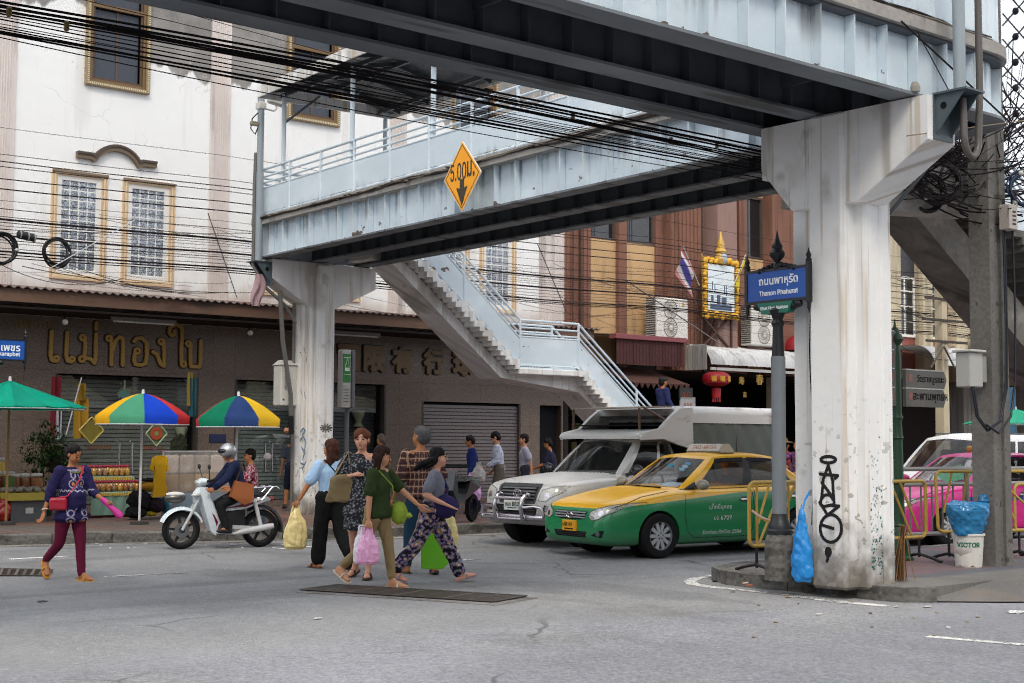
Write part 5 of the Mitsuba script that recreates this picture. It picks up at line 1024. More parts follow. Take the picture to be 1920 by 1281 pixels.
barricade('bent yellow barricade leaning on the steel railing behind the blue bag', (15.72, 10.35, .15), (1, -.35, 0), 1.7, 1.12, [((.25, 1.1), (.1, .6)), ((.5, 1.1), (.35, .55)), ((.75, 1.1), (.5, .3)), ((.8, 1.1), (1.2, .5)), ((.85, 1.1), (1.5, .6)), ((1.0, 1.1), (1.0, .4))], z0=.36, lean=-.05)
barricade('small yellow barricade right of the concrete utility pole', (16.9, 10.0, .15), (1, -.3, 0), .75, .95, [((.2, .95), (.55, .35)), ((.45, .95), (.6, .6))], z0=.35)
k = thing('steel_railing', 'grey steel pedestrian railing along the corner pavement', 'railing')
A0, A1 = np.array([15.3, 10.95, .15]), np.array([22.0, 9.6, .15]); dv = (A1 - A0) / np.linalg.norm(A1 - A0); Lr = np.linalg.norm(A1 - A0)
for z in (1.14, .94, .30): ob('rail', tube([A0 + ZZ * z, A1 + ZZ * z], .028, 8), 'satin', '#8a8684', k, smooth=40)
for q in np.arange(0, Lr, 1.55): ob('post', tube([A0 + dv * q, A0 + dv * q + ZZ * 1.14], .035, 8), 'satin', '#7a7573', k, smooth=40)
for q in np.arange(.16, Lr, .19): ob('picket', tube([A0 + dv * q + ZZ * .30, A0 + dv * q + ZZ * .94], .014, 6), 'satin', '#7d7876', k)
# ---------------------------------------------------------------- bags, bucket, broom, litter
def crumple(mesh, amp, sc, seed, ridged=True):
    v = np.array(mesh.vertices); n_ = mesh.vertex_normals; q = meshkit.fbm(v * sc + seed, 4, seed)
    d = (np.abs(q - .5) * 2 if ridged else q - .5) * amp; mesh = mesh.copy(); mesh.vertices = v + n_ * (d[:, None] - amp * .3); return mesh
def bag_mesh(prof, c, amp=.05, sc=6, seed=1, sq=(1, 1), n=40):
    pr = np.array(prof); q = np.linspace(0, len(pr) - 1, 60); m = trimesh.creation.revolve(np.c_[np.interp(q, range(len(pr)), pr[:, 0]), np.interp(q, range(len(pr)), pr[:, 1])], sections=n); m.apply_scale([sq[0], sq[1], 1]); m.merge_vertices(); m = crumple(m, amp, sc, seed); m.apply_translation(c); return m
scene['bag_film'] = two({'type': 'principled', 'base_color': VC, 'roughness': .22, 'specular': .6})
k = thing('trash_bag', 'big shiny blue rubbish bag on top of the white bucket', 'bag'); c = np.array([15.28, 9.66, -.035])
ob('sack', crumple(bag_mesh([(0, .52), (.11, .52), (.19, .57), (.25, .72), (.29, .86), (.27, .94), (.17, .97), (0, .95)], c, .06, 5, 3, (1.08, .85), 90), .028, 15, 8), 'bag_film', '#2876a8', k, smooth=True); ob('knot', crumple(ball(c + [.22, -.08, .98], (.08, .06, .07), 3), .05, 15, 2), 'bag_film', '#1f6696', k, smooth=True)
k = thing('bucket', 'dirty white paint bucket with green lettering under the blue bag', 'bucket'); c = np.array([15.28, 9.66, .15])
def f_buck(p, n, uv):
    b = smoothstep(.58, .66, fbm(p.x * 9, p.y * 9, p.z * 12, 3)) * smoothstep(.45, .2, p.z); return mix(mi.Color3f(.62, .60, .56), mi.Color3f(.16, .12, .09), b)
scene['dirty_white'] = pri(mikit.proc(f_buck), .5)
ob('pail', lathe([(0, 0), (.15, 0), (.155, .01), (.18, .37), (.195, .375), (.195, .40), (.175, .40), (.145, .05), (0, .05)], 24, c), 'dirty_white', None, k, smooth=40)
def wrap_text(m, c, R, a0, slope=0.0):
    v = np.array(m.vertices); a = a0 + v[:, 0] / R; rr = R + v[:, 2] + slope * v[:, 1]; return trimesh.Trimesh(np.c_[c[0] + rr * np.cos(a), c[1] + rr * np.sin(a), c[2] + v[:, 1]], m.faces, process=False)
av = math.atan2(-9.66, -15.28); tm = text('VICTOR', width=.28, depth=.004, bold=4); tm = tm.subdivide(); ob('lettering', wrap_text(tm, c + ZZ * .27, .1745, av, .07), 'matte', '#2f6a55', k)
k = thing('blue_bag', 'blue plastic carrier bag hanging against the left face of the big pier', 'bag'); c = np.array([12.08, 9.62, 0])
ob('sack', bag_mesh([(0, .165), (.10, .165), (.13, .22), (.135, .40), (.105, .62), (.06, .80), (.025, .92), (.012, .98)], c, .05, 8, 5, (.7, 1.0)), 'bag_film', '#1f83cc', k, smooth=True); ob('handle', tube([c + [.0, .0, .88], c + [.06, .0, 1.02], c + [.16, .02, 1.10]], .012, 6), 'bag_film', '#1f83cc', k)
k = thing('litter_bag', 'small knotted white plastic bag lying on the kerb by the street sign', 'bag'); c = gz(1460, 1086, .15); ob('sack', crumple(ball(c + ZZ * .06, (.09, .08, .065), 3), .05, 14, 7), 'bag_film', '#c9c6c6', k, smooth=True); ob('ear', [crumple(ball(c + [.06, -.06, .12], (.015, .02, .05), 2), .02, 20, 2)], 'bag_film', '#cfcccc', k, smooth=True)
k = thing('paint_pail', 'small blue and white pail behind the big pier', 'bucket'); c = gz(1680, 1082, .15) + [.05, .12, 0]
ob('pail', lathe([(0, 0), (.10, 0), (.125, .2), (.13, .205), (.13, .22), (.115, .22), (.10, .03), (0, .03)], 18, c), 'satin', '#c4ccd0', k, smooth=40); ob('blue_band', lathe([(.113, .04), (.129, .18), (.131, .18), (.115, .04)], 18, c), 'satin', '#2382b8', k, smooth=40)
k = thing('broom', 'straw hand broom leaning on the big pier', 'broom'); r = np.random.default_rng(9); b0 = gz(1690, 1090, .15); tp = np.array([13.0, 9.0, .75])
for j in range(36): w = r.normal(0, .05, 2); ob('straw', tube([tp + r.normal(0, .008, 3), (tp + b0) / 2 + np.r_[w * .5, 0], b0 + np.r_[w, r.uniform(0, .03)]], .005, 4), 'matte', ('#7a5a3a', '#8d6b48', '#5f452c')[j % 3], k)
ob('binding', tube([tp, tp + (b0 - tp) * .25], .022, 8), 'matte', '#4b3522', k)
r = np.random.default_rng(12)
LT = [(1345, 1090, '#231f20', .08), (1362, 1088, '#2a2627', .06), (1398, 1094, '#b5a08f', .05), (1405, 1098, '#a1502f', .06), (1478, 1120, '#a08a72', .05), (1565, 1117, '#b5b2ab', .05), (1535, 1152, '#c9c6c0', .05), (1632, 1150, '#6f5f52', .03), (1738, 1138, '#b9b6b0', .06), (1905, 1148, '#d5d4d4', .12), (1680, 1138, '#b9b6b0', .04), (1778, 1177, '#bdb9b3', .03), (596, 1160, '#d0d0d0', .05), (690, 1018, '#bdbab5', .05), (437, 1022, '#c9c7c3', .07), (385, 1023, '#c5c0b8', .03), (925, 1005, '#6a5e55', .06), (80, 1128, '#4a4645', .06)]
for j, (u, v, c_, s_) in enumerate(LT):
    z = .15 if 1375 < u < 1640 and v < 1100 else 0.006
    p = gz(u, v, z); m = crumple(ball(p + ZZ * .004, (s_, s_ * .6, .009), 2), s_ * .5, 30, j); one('litter', m, 'satin', c_, 'small scrap of litter lying on the road or kerb', 'litter', 'scraps of litter on the road', smooth=True)
r = np.random.default_rng(14)
for j in range(40):
    u, v = (r.uniform(1280, 1900), r.uniform(1105, 1200)) if j % 2 else (r.uniform(180, 540), r.uniform(1018, 1030)); p = gz(u, v, .004); s_ = r.uniform(.012, .03)
    one('litter', crumple(ball(p, (s_, s_, .008), 1), s_ * .4, 40, j), 'matte', ('#a89a88', '#8b7a66', '#c9c5bd', '#6d5b45')[j % 4], 'small scrap of litter lying on the road or kerb', 'litter', 'scraps of litter on the road')

k = thing('graffiti', 'faint blue and black scribbles on the left pier', 'graffiti')
for col_, w_, sts in (('#3f6f8f', .012, ([(563, 810), (568, 803), (572, 808), (566, 816)], [(562, 826), (568, 818), (573, 830), (570, 845)], [(565, 838), (570, 850), (567, 862)], [(563, 868), (570, 872), (566, 880), (573, 866)])), ('#4a4844', .006, ([(563, 730), (566, 742)], [(570, 735), (572, 748)], [(562, 660), (565, 668)], [(569, 652), (572, 662)], [(575, 670), (573, 680)]))):
    ob('stroke', [prism_s(LineString([gs(u, v, 14.83)[1:] for u, v in q]).buffer(w_), 14.836, 14.84) for q in sts], 'matte', col_, k)
fl = unary_union([LineString([gt(612 + 9 * math.cos(a) * .3, 803 + 7 * math.sin(a) * .3, 23.85)[[0, 2]], gt(612 + 11 * math.cos(a), 803 + 8 * math.sin(a), 23.85)[[0, 2]]]).buffer(.012) for a in np.arange(0, 6.2, .55)]); ob('stroke', slab_t(fl, 23.853, 23.858), 'matte', '#5a5854', k)
# ---------------------------------------------------------------- street stalls on the far pavement
def umbrella(label, foot, top, R, zr, cols, lean=(0, 0), val=.14, a0=0, n=8, shape=1.0, polec='#cfcdd0', seg=6):
    k = thing('umbrella', label, 'umbrella'); f = np.asarray(foot, float); apex = np.array([f[0] + lean[0], f[1] + lean[1], top])
    ob('pole', tube([f, apex], .022, 8), 'satin', polec, k, smooth=40)
    for i in range(n):
        V, Fq = [], []
        for a in range(seg + 1):
            an = a0 + (i + a / seg) * 2 * math.pi / n; fl = 1 - .045 * math.sin(math.pi * a / seg)
            for j in range(9):
                q = j / 8; rr = R * q * fl; z = zr + (top - zr) * (1 - q ** shape) - .02 * math.sin(math.pi * a / seg) * q; V.append(apex * [1, 1, 0] + [rr * math.cos(an), rr * math.sin(an), z])
            if val: V.append(apex * [1, 1, 0] + [R * fl * .985 * math.cos(an), R * fl * .985 * math.sin(an), zr - val + .03 * abs(a / seg - .5) ** 2 * 4 * .5])
        m_ = 10 if val else 9
        for a in range(seg):
            for j in range(m_ - 1): Fq.append([a * m_ + j, (a + 1) * m_ + j, (a + 1) * m_ + j + 1, a * m_ + j + 1])
        ob('panel', (np.array(V), np.array(Fq)), 'cloth_thin', np.clip(L(cols[i % len(cols)]) * (.8 + .45 * meshkit.fbm(np.array(V) * 4, 3, i))[:, None] + .02 * meshkit.fbm(np.array(V) * 9, 2, 4)[:, None], 0, 1), k, smooth=True)
        e = apex * [1, 1, 0] + np.array([R * math.cos(a0 + i * 2 * math.pi / n), R * math.sin(a0 + i * 2 * math.pi / n), zr - .005])
        ob('rib', tube([apex - ZZ * .05, e - ZZ * .02], .006, 4), 'matte', '#8d8b88', k)
        if val: ob('hem', tube([apex * [1, 1, 0] + [R * f2 * .986 * math.cos(an), R * f2 * .986 * math.sin(an), zr - val] for an, f2 in [(a0 + (i + q) * 2 * math.pi / n, 1 - .045 * math.sin(math.pi * q)) for q in np.linspace(0, 1, 5)]], .008, 4), 'satin', '#d9d9de', k)
    ob('ferrule', tube([apex - ZZ * .01, apex + ZZ * .07], [.03, .02], 8), 'satin', '#d8d2d4', k)
    ob('base', lathe([(0, 0), (.16, 0), (.15, .05), (.03, .07), (0, .07)], 12, f), 'matte', '#3d3a38', k); return k
va = math.atan2(-F0[1], -F0[0])
umbrella('green nylon market umbrella at the left edge, over jars of snacks', (9.02, 24.05, .17), 2.62, 1.28, 2.17, ['#0d9c80', '#0f8f78'], n=16, val=.04, a0=.1, polec='#8a6b3e', shape=1.0)
umbrella('yellow, green and blue striped beach umbrella, the left of the two', (10.89, 22.9, .17), 2.42, .80, 2.02, ['#e8b021', '#4f9b79', '#1747c9', '#c53a3f'], a0=va - math.pi / 8 - math.pi / 4 - .1, lean=(.03, .02), shape=1.6)
umbrella('green, navy, yellow and red beach umbrella, the right of the two', (12.0, 21.65, .17), 2.38, .74, 1.98, ['#0e7a5a', '#2b4478', '#e9bd2f', '#b53341'], a0=va - math.pi / 4 - .12, lean=(.1, .06), shape=1.6)
def jar(c, r_, h_, fill, lid, lab, grp, seedj=0):
    k = thing('snack_jar', lab, 'jar', grp); c = np.asarray(c, float)
    ob('filling', crumple(lathe([(0, .01), (r_ * .92, .01), (r_ * .95, h_ * .5), (r_ * .9, h_ * .9), (0, h_ * .92)], 14, c), r_ * .25, 30, seedj), 'gloss', fill, k, smooth=40)
    ob('lid', lathe([(0, h_), (r_ * .8, h_), (r_ * .85, h_ + .02), (r_ * .8, h_ + .05), (0, h_ + .05)], 14, c), 'satin', lid, k, smooth=40)
r = np.random.default_rng(17)
FL = ['#b9862c', '#7a2f22', '#c7913a', '#5b2a1e', '#a8632c', '#8f2a25', '#caa54a', '#54662f']
T1 = thing('snack_table', 'low wooden table with two shelves of snack jars under the green umbrella', 'table')
ob('shelf', bx(8.2, 9.62, 25.6, 26.3, .93, .97, .01), 'matte', '#8b7a58', T1); ob('table_top', bx(8.1, 9.9, 24.9, 25.6, .58, .62, .01), 'matte', '#6d5a42', T1)
for s, t_ in ((8.2, 25.0), (9.8, 25.0), (8.2, 26.2), (9.55, 26.2)): ob('leg', bx(s, s + .05, t_, t_ + .05, .17, .95 if t_ > 26 else .58), 'matte', '#4a3a2a', T1)
for i in range(13):
    s = 8.2 + (i % 7) * .22; row = i // 7
    jar((s, 25.75 + .15 * (i % 2), .97 + (.0 if row == 0 else .3)), .10, .27, ('#2f4a33' if 3 <= i % 7 <= 4 else FL[i % 8]), '#4a4340' if i % 2 else '#b9b6ae', 'snack jar on the upper shelf under the green umbrella', 'jars on the upper shelf')
for i in range(12):
    s = 8.15 + (i % 6) * .26; jar((s, 25.1 + .3 * (i // 6), .62), .115, .26 + .12 * (i % 2), FL[(i * 3) % 8], '#b5b0a6', 'snack jar on the low table under the green umbrella', 'jars on the low table')
for i, (s, t_, fc) in enumerate(((9.75, 25.7, '#8a5a3c'), (9.98, 25.8, '#7d4f33'), (10.2, 25.75, '#94633f'))): jar((s, t_, .72), .13, .22, fc, '#c9c4ba', 'round tub of brown snacks right of the low table', 'tubs right of the low table')
one('carton', bx(9.62, 10.3, 25.5, 26.0, .17, .72, .01), 'matte', '#8f7152', 'brown carton under the tubs of snacks', 'box')
k = thing('plastic_crate', 'grey plastic box on the pavement under the yellow tray', 'box'); ob('box', taper(9.35, 9.98, 24.7, 25.1, .17, .52, 1.05), 'satin', '#5a5d61', k); ob('rim', bx(9.32, 10.01, 24.67, 25.13, .52, .55, .01), 'satin', '#5f6266', k); ob('paper_label', bx(9.6, 9.74, 24.68, 24.69, .32, .42), 'satin', '#c9c7c2', k)
k = thing('snack_tray', 'yellow tray with clear packets on top of the grey plastic box', 'tray'); ob('tray', taper(9.24, 10.06, 24.6, 25.2, .55, .68, 1.04), 'satin', '#c0ad4c', k)
for i in range(9): ob('packet', crumple(ball((9.32 + (i % 5) * .165, 24.75 + .25 * (i // 5), .73), (.08, .1, .06), 2), .06, 18, i), 'gloss', '#8b8078', k, smooth=True)
one('white_box', bx(10.3, 10.65, 24.9, 25.2, .17, .5, .01), 'satin', '#b9bcc6', 'white box on the pavement behind the woman in navy', 'box')
for i in range(5): one('snack_sack', crumple(ball((8.35 + .22 * i, 24.75, .38), (.14, .14, .22), 3), .08, 9, i), 'gloss', ('#7d1f1f', '#a02a22', '#4b1a1a')[i % 3], 'dark red sack of snacks in front of the low table', 'bag', 'red snack sacks at the left', smooth=True)
# two-tier table with bagged snacks
k = thing('tiered_table', 'two tier display table with pale green cloth and yellow fringe', 'table'); X0, X1 = 11.0, 12.03
for (y0, z0, z1) in ((25.15, .22, .62), (25.55, .62, .90)):
    xs_ = np.linspace(X0, X1, 24); V = [(x, y0 + .018 * math.sin(i * 1.3), z) for z in (z0, z1) for i, x in enumerate(xs_)]; n_ = len(xs_)
    ob('cloth', (np.array(V), np.array([[i, i + 1, n_ + i + 1, n_ + i] for i in range(n_ - 1)])), 'matte', '#7c9b8c', k, smooth=True); ob('top', bx(X0, X1, y0 + .01, y0 + .42, z1, z1 + .02), 'matte', '#8aa596', k)
    ob('fringe', [bx(X0 + j * .034, X0 + j * .034 + .02, y0 - .03, y0 - .015, z1 - .045, z1 + .015) for j in range(30)], 'satin', '#c9a84a', k)
ob('base_box', bx(X0 + .05, X1 - .05, 25.2, 25.9, .17, .24), 'satin', '#5b1a1c', k)
for tier, (y0, z1) in enumerate(((25.3, .64), (25.72, .92))):
    for row in range(2):
        for i in range(9):
            g = thing('snack_packet', 'clear packet of snacks with a red topknot on the ' + ('lower' if tier == 0 else 'upper') + ' tier of the display table', 'packet', 'snack packets on the ' + ('lower' if tier == 0 else 'upper') + ' tier')
            c = np.array([X0 + .07 + i * .112, y0 + row * .13, z1 + .085]); ob('packet', crumple(ball(c, (.055, .055, .085), 2), .03, 20, i + row * 9), 'gloss', ('#a0703c', '#8b6a4c', '#ab8038', '#8c5a3a')[int(r.integers(4))], g, smooth=True); ob('topknot', crumple(ball(c + ZZ * .105, (.035, .035, .03), 1), .02, 30, i), 'satin', '#92203a', g, smooth=True)
# potted tree against the granite
k = thing('potted_tree', 'small dark leafy tree in a pot against the granite wall', 'plant'); base = np.array([10.55, 26.4, .17])
ob('pot', lathe([(0, 0), (.2, 0), (.27, .4), (.29, .42), (.25, .42), (.2, .3), (0, .3)], 16, base), 'satin', '#1f3a2f', k, smooth=40); ob('trunk', tube([base + ZZ * .3, base + [.02, .01, .8], base + [.0, 0, 1.2], base + [.05, 0, 1.5]], [.04, .035, .03, .02], 8), 'matte', '#33261c', k, smooth=40)
V, Fq, Cc = [], [], []
def leaf(c, d, s, col):
    d = d / np.linalg.norm(d); _, a, b = frame_of(d); i = len(V); V.extend([c, c + d * s * .5 + a * s * .22, c + d * s, c + d * s * .5 - a * s * .22]); Fq.append([i, i + 1, i + 2, i + 3]); Cc.extend([col] * 4)
for (cx, cz, rr, n_) in ((-.12, 1.42, .30, 420), (.22, 1.5, .28, 400), (.1, 1.75, .22, 200), (.0, .95, .2, 120), (.45, 1.3, .2, 180), (-.1, 1.15, .2, 120)):
    for j in range(n_): d = r.normal(0, 1, 3); d /= np.linalg.norm(d); leaf(base + [cx, 0, cz - .17] + d * rr * r.uniform(.3, 1) ** .5, d + r.normal(0, .6, 3) - [0, 0, .3], r.uniform(.06, .11), L(('#25391f', '#31472a', '#1b2c18', '#3d5530')[int(r.integers(4))]))
ob('leaves', (np.array(V), np.array(Fq)), 'leafy', np.array(Cc), k); labels[k + '__leaves'] = {'kind': 'stuff'}
# hanging cloths and flags at the shop door
def drape(name, label, c, w, h_, col, cat_='cloth', amp=.03, diamond=False, edge=None):
    k = thing(name, label, cat_); c = np.asarray(c, float); n_, m_ = 12, 12; V = []
    for i in range(n_ + 1):
        for j in range(m_ + 1):
            x, z = (i / n_ - .5), (j / m_ - .5); 
            if diamond: x, z = (x + z), (z - x)
            V.append(c + [x * w, amp * math.sin(x * 9 + z * 2), z * h_])
    ob('cloth', (np.array(V), np.array([[i * (m_ + 1) + j, (i + 1) * (m_ + 1) + j, (i + 1) * (m_ + 1) + j + 1, i * (m_ + 1) + j + 1] for i in range(n_) for j in range(m_)])), 'matte', col, k, smooth=True)
    if edge:
        P = [c + [a * w, -.012, b * h_] for a, b in ((0, 1), (1, 0), (0, -1), (-1, 0), (0, 1))] if diamond else [c + [a * w * .5, -.012, b * h_ * .5] for a, b in ((-1, 1), (1, 1), (1, -1), (-1, -1), (-1, 1))]
        for a, b in zip(P[:-1], P[1:]): ob('edging', tube([a, b], .014, 5), 'satin', edge, k)
    return k
drape('hanging_square', 'dull gold square cloth hung by its corner at the shop door', gt(171, 807, 26.6), .25, .26, '#75692f', amp=.01, diamond=True, edge='#b9a85a')
k = drape('hanging_square', 'patterned red and green square cloth hung by its corner under the striped umbrella', gt(293, 813, 26.5), .23, .25, '#5d6b50', amp=.01, diamond=True, edge='#a7b08a')
c = gt(293, 813, 26.48); ob('medallion', rot(lathe([(.06, 0), (.13, 0), (.13, .01), (.06, .01)], 20), math.pi / 2, (1, 0, 0)).apply_translation(c), 'matte', '#a3482f', k); ob('medallion', rot(lathe([(0, 0), (.05, 0), (.05, .012), (0, .012)], 14), math.pi / 2, (1, 0, 0)).apply_translation(c), 'matte', '#8a8350', k)
k = drape('folded_flag', 'furled yellow flag on a slanting pole at the shop door', gt(152, 785, 26.75), .26, .78, '#a07a26', 'flag', .05); ob('staff', tube([gt(124, 815, 26.6), gt(153, 708, 26.6)], .013, 6), 'satin', '#b5b5b8', k); drape('folded_flag', 'narrow top of a yellow flag above the slanting pole', gt(153, 735, 26.7), .14, .34, '#8c6c22', 'flag', .04)
drape('folded_flag', 'furled red white and blue flag hanging left of the shop door', gt(104, 762, 26.9), .16, 1.15, '#6b1f2c', 'flag', .05); drape('folded_flag', 'furled yellow and teal flag hanging right of the shop door', gt(361, 745, 26.9), .13, .8, '#2d5a66', 'flag', .05)
for i, (u, v, c_) in enumerate(((356, 730, '#8d7a3a'), (110, 790, '#aeb2ba'))): drape('folded_flag', ('dull yellow cloth strip right of the shop door', 'pale strip of a furled flag left of the shop door')[i], gt(u, v, 26.88), .1, .7, c_, 'flag', .03)
k = thing('door_emblem', 'round emblem sticker on the glass above the shop door', 'sticker'); c = gt(233, 740, 27.60)
ob('disc', rot(lathe([(0, 0), (.10, 0), (.10, .008), (0, .008)], 20), math.pi / 2, (1, 0, 0)).apply_translation(c), 'satin', '#5f8f86', k)
ob('rays', [beam(c + [.1 * math.cos(q), 0, .1 * math.sin(q)], c + [.15 * math.cos(q), 0, .15 * math.sin(q)], .02, .02) for q in np.arange(-.3, 3.6, .35)] + [beam(c + [0, 0, .1], c + [0, 0, .3], .02, .03)], 'satin', '#8f9a7c', k); ob('ribbon', tube([c + [.17 * math.cos(q), -.005, .17 * math.sin(q) - .02] for q in np.linspace(3.6, 5.9, 9)], .022, 5), 'satin', '#28357a', k)
for u, v, lab in ((185, 837, 'left'), (285, 838, 'right')): one('door_lettering', put(text('แม่ทองใบ', width=.52, depth=.004, kind='thai', wght=600), gt(u, v, 27.62), EX), 'satin', '#7a4630', f'small red brown lettering on the {lab} glass door', 'lettering')
# the plastic wrapped clothes display, shirt and goods
k = thing('clothes_rack', 'clothes display wrapped in clear plastic sheeting behind the motorbike', 'display rack')
for s in (12.1, 13.45): ob('post', tube([(s, 24.5, .17), (s, 24.5, 1.42)], .015, 6), 'satin', '#9a989a', k)
ob('top_rail', tube([(12.1, 24.5, 1.40), (13.45, 24.5, 1.40)], .014, 6), 'satin', '#9a989a', k)
for j, (z0, z1, c_) in enumerate(((.22, .62, '#5f7f93'), (.62, .98, '#a98a62'), (.98, 1.34, '#b7a79a'))):
    for i in range(4): ob('garment', crumple(bx(12.15 + i * .32, 12.45 + i * .32, 24.52, 24.62, z0, z1, .03).subdivide().subdivide(), .03, 9, i + j), 'matte', L(c_) * (.75 + .15 * ((i * 7 + j) % 4)), k, smooth=True)
V = []; n_, m_ = 28, 18
for i in range(n_ + 1):
    for j in range(m_ + 1): V.append((12.05 + 1.45 * i / n_, 24.44, .15 + 1.27 * j / m_))
V = np.array(V); V[:, 1] += .10 * (meshkit.fbm(V * [4, 1, 3], 4, 5) - .5) - .05
scene['clear_film'] = {'type': 'blendbsdf', 'weight': .28, 'a': {'type': 'thindielectric', 'int_ior': 1.45}, 'b': {'type': 'principledthin', 'base_color': rgb((.75, .75, .76)), 'roughness': .25, 'diff_trans': .9}}
ob('plastic_sheet', (V, np.array([[i * (m_ + 1) + j, (i + 1) * (m_ + 1) + j, (i + 1) * (m_ + 1) + j + 1, i * (m_ + 1) + j + 1] for i in range(n_) for j in range(m_)])), 'clear_film', None, k, smooth=True)
k = thing('hanging_shirt', 'long yellow shirt hanging beside the plastic wrapped display', 'shirt'); c = gt(301, 893, 24.1)
sh = Polygon([(-.06, .38), (.06, .38), (.14, .33), (.17, .10), (.12, .08), (.11, .2), (.13, -.38), (-.13, -.38), (-.11, .2), (-.14, .08), (-.2, .12), (-.15, .33)]); m = slab_t(affinity.translate(sh, c[0], c[2]), c[1], c[1] + .05); m = m.subdivide().subdivide(); ob('shirt', crumple(m, .035, 7, 2), 'matte', '#d6a520', k, smooth=50)
one('line_cord', tube([gt(276, 841, 22.95), gt(313, 848, 24.4)], .006, 5), 'matte', '#9d5f7d', 'thin pink cord tied from the umbrella pole to the display', 'cord')
for i, (u, v, sz, c_) in enumerate(((280, 912, (.2, .2, .1), '#a3771f'), (262, 938, (.22, .2, .2), '#16161a'), (290, 948, (.2, .2, .16), '#241a22'), (283, 962, (.13, .1, .06), '#b9a12a'), (310, 945, (.07, .1, .18), '#2c6f86'), (255, 960, (.2, .2, .14), '#17181d'), (284, 900, (.24, .1, .03), '#1c1b1d'))):
    p = gt(u, v, 24.3); one('goods_bundle', crumple(ball(p, sz, 3), min(sz) * .5, 8, i), 'matte', c_, ('folded yellow cloth on the goods pile under the striped umbrella', 'black bundle at the left of the goods pile', 'dark bundle in the middle of the goods pile', 'yellow cloth at the foot of the goods pile', 'teal bag beside the goods pile', 'black bag on the pavement below the goods pile', 'flat black item on top of the goods pile')[i], 'bundle', smooth=True)
one('door_vase', lathe([(0, 0), (.12, 0), (.07, .12), (.13, .25), (.14, .32), (0, .32)], 14, gt(340, 815, 27.8) - ZZ * .16), 'gloss', '#a9b59a', 'pale vase behind the shop glass under the striped umbrella', 'vase', smooth=40)
for i, (u, v) in enumerate(((103, 860), (335, 840))): one('flower_wreath', crumple(ball(gt(u, v, 26.9), (.2, .1, .3), 3), .12, 12, i), 'matte', '#2b2f22' if i else '#3a3526', ('dark flower stand left of the shop door', 'dark flower stand right of the shop door')[i], 'flowers', smooth=True)
one('vase_cabinet', lathe([(0, 0), (.13, 0), (.06, .1), (.14, .28), (.16, .36), (0, .36)], 14, gt(672, 800, 27.8)), 'gloss', '#8f9478', 'pale vase behind the glass right of the left pier', 'vase', smooth=40)
one('flower_bunch', crumple(ball(gt(541, 808, 24.1), (.12, .08, .06), 2), .08, 14, 3), 'matte', '#a5735c', 'small bunch of pink dried flowers hung on the conduit', 'flowers', smooth=True)
one('sun_hat', crumple(ball(gt(502, 857, 27.3), (.1, .06, .09), 2), .03, 9, 3), 'matte', '#b5adb0', 'pale hat hung on the door handle behind the seated man', 'hat', smooth=True)
# stalls at the right, behind the taxi queue
k = umbrella('green umbrella over the stall behind the white car', (38.2, 22.5, .17), 2.62, 1.5, 2.2, ['#3fae8d', '#37a182'], n=12, val=.04, shape=1.0)
one('tarp', mv(crumple(bx(40.0, 41.2, 24.2, 24.3, 1.2, 3.4, .04).subdivide().subdivide().subdivide(), .12, 2, 3)), 'matte', '#38607c', 'blue tarpaulin tied up beside the far stall', 'tarpaulin', smooth=True)
one('stall_banner', bx(47.2, 53.5, 23.6, 23.64, 1.3, 3.0), 'matte', '#c9a92e', 'yellow cloth banner with red lettering at the far right', 'banner')
for i, (tx, x, z, h_) in enumerate((('ผ้า', 48.3, 2.5, .7), ('ราคา', 49.8, 2.0, .7), ('ส่ง', 51.6, 2.3, .7))): ob('lettering', put(text(tx, height=h_, depth=.01, kind='thai', wght=700), (x, 23.59, z), EX), 'matte', '#8a2a1c', 'stall_banner')
r = np.random.default_rng(77)
for i in range(40): s = r.uniform(37, 47); z = r.uniform(.6, 2.0); one('stall_goods', crumple(ball((s, 24.6 + r.uniform(0, .8), z), r.uniform(.1, .25, 3), 1), .1, 6, i), 'satin', ('#7d2f2f', '#9a4a2a', '#6a5a4a', '#8a7a6a', '#3a3a3f', '#b08a3a')[i % 6], 'bag of goods hanging in the far stall behind the white car', 'goods', 'goods in the far stall', smooth=True)
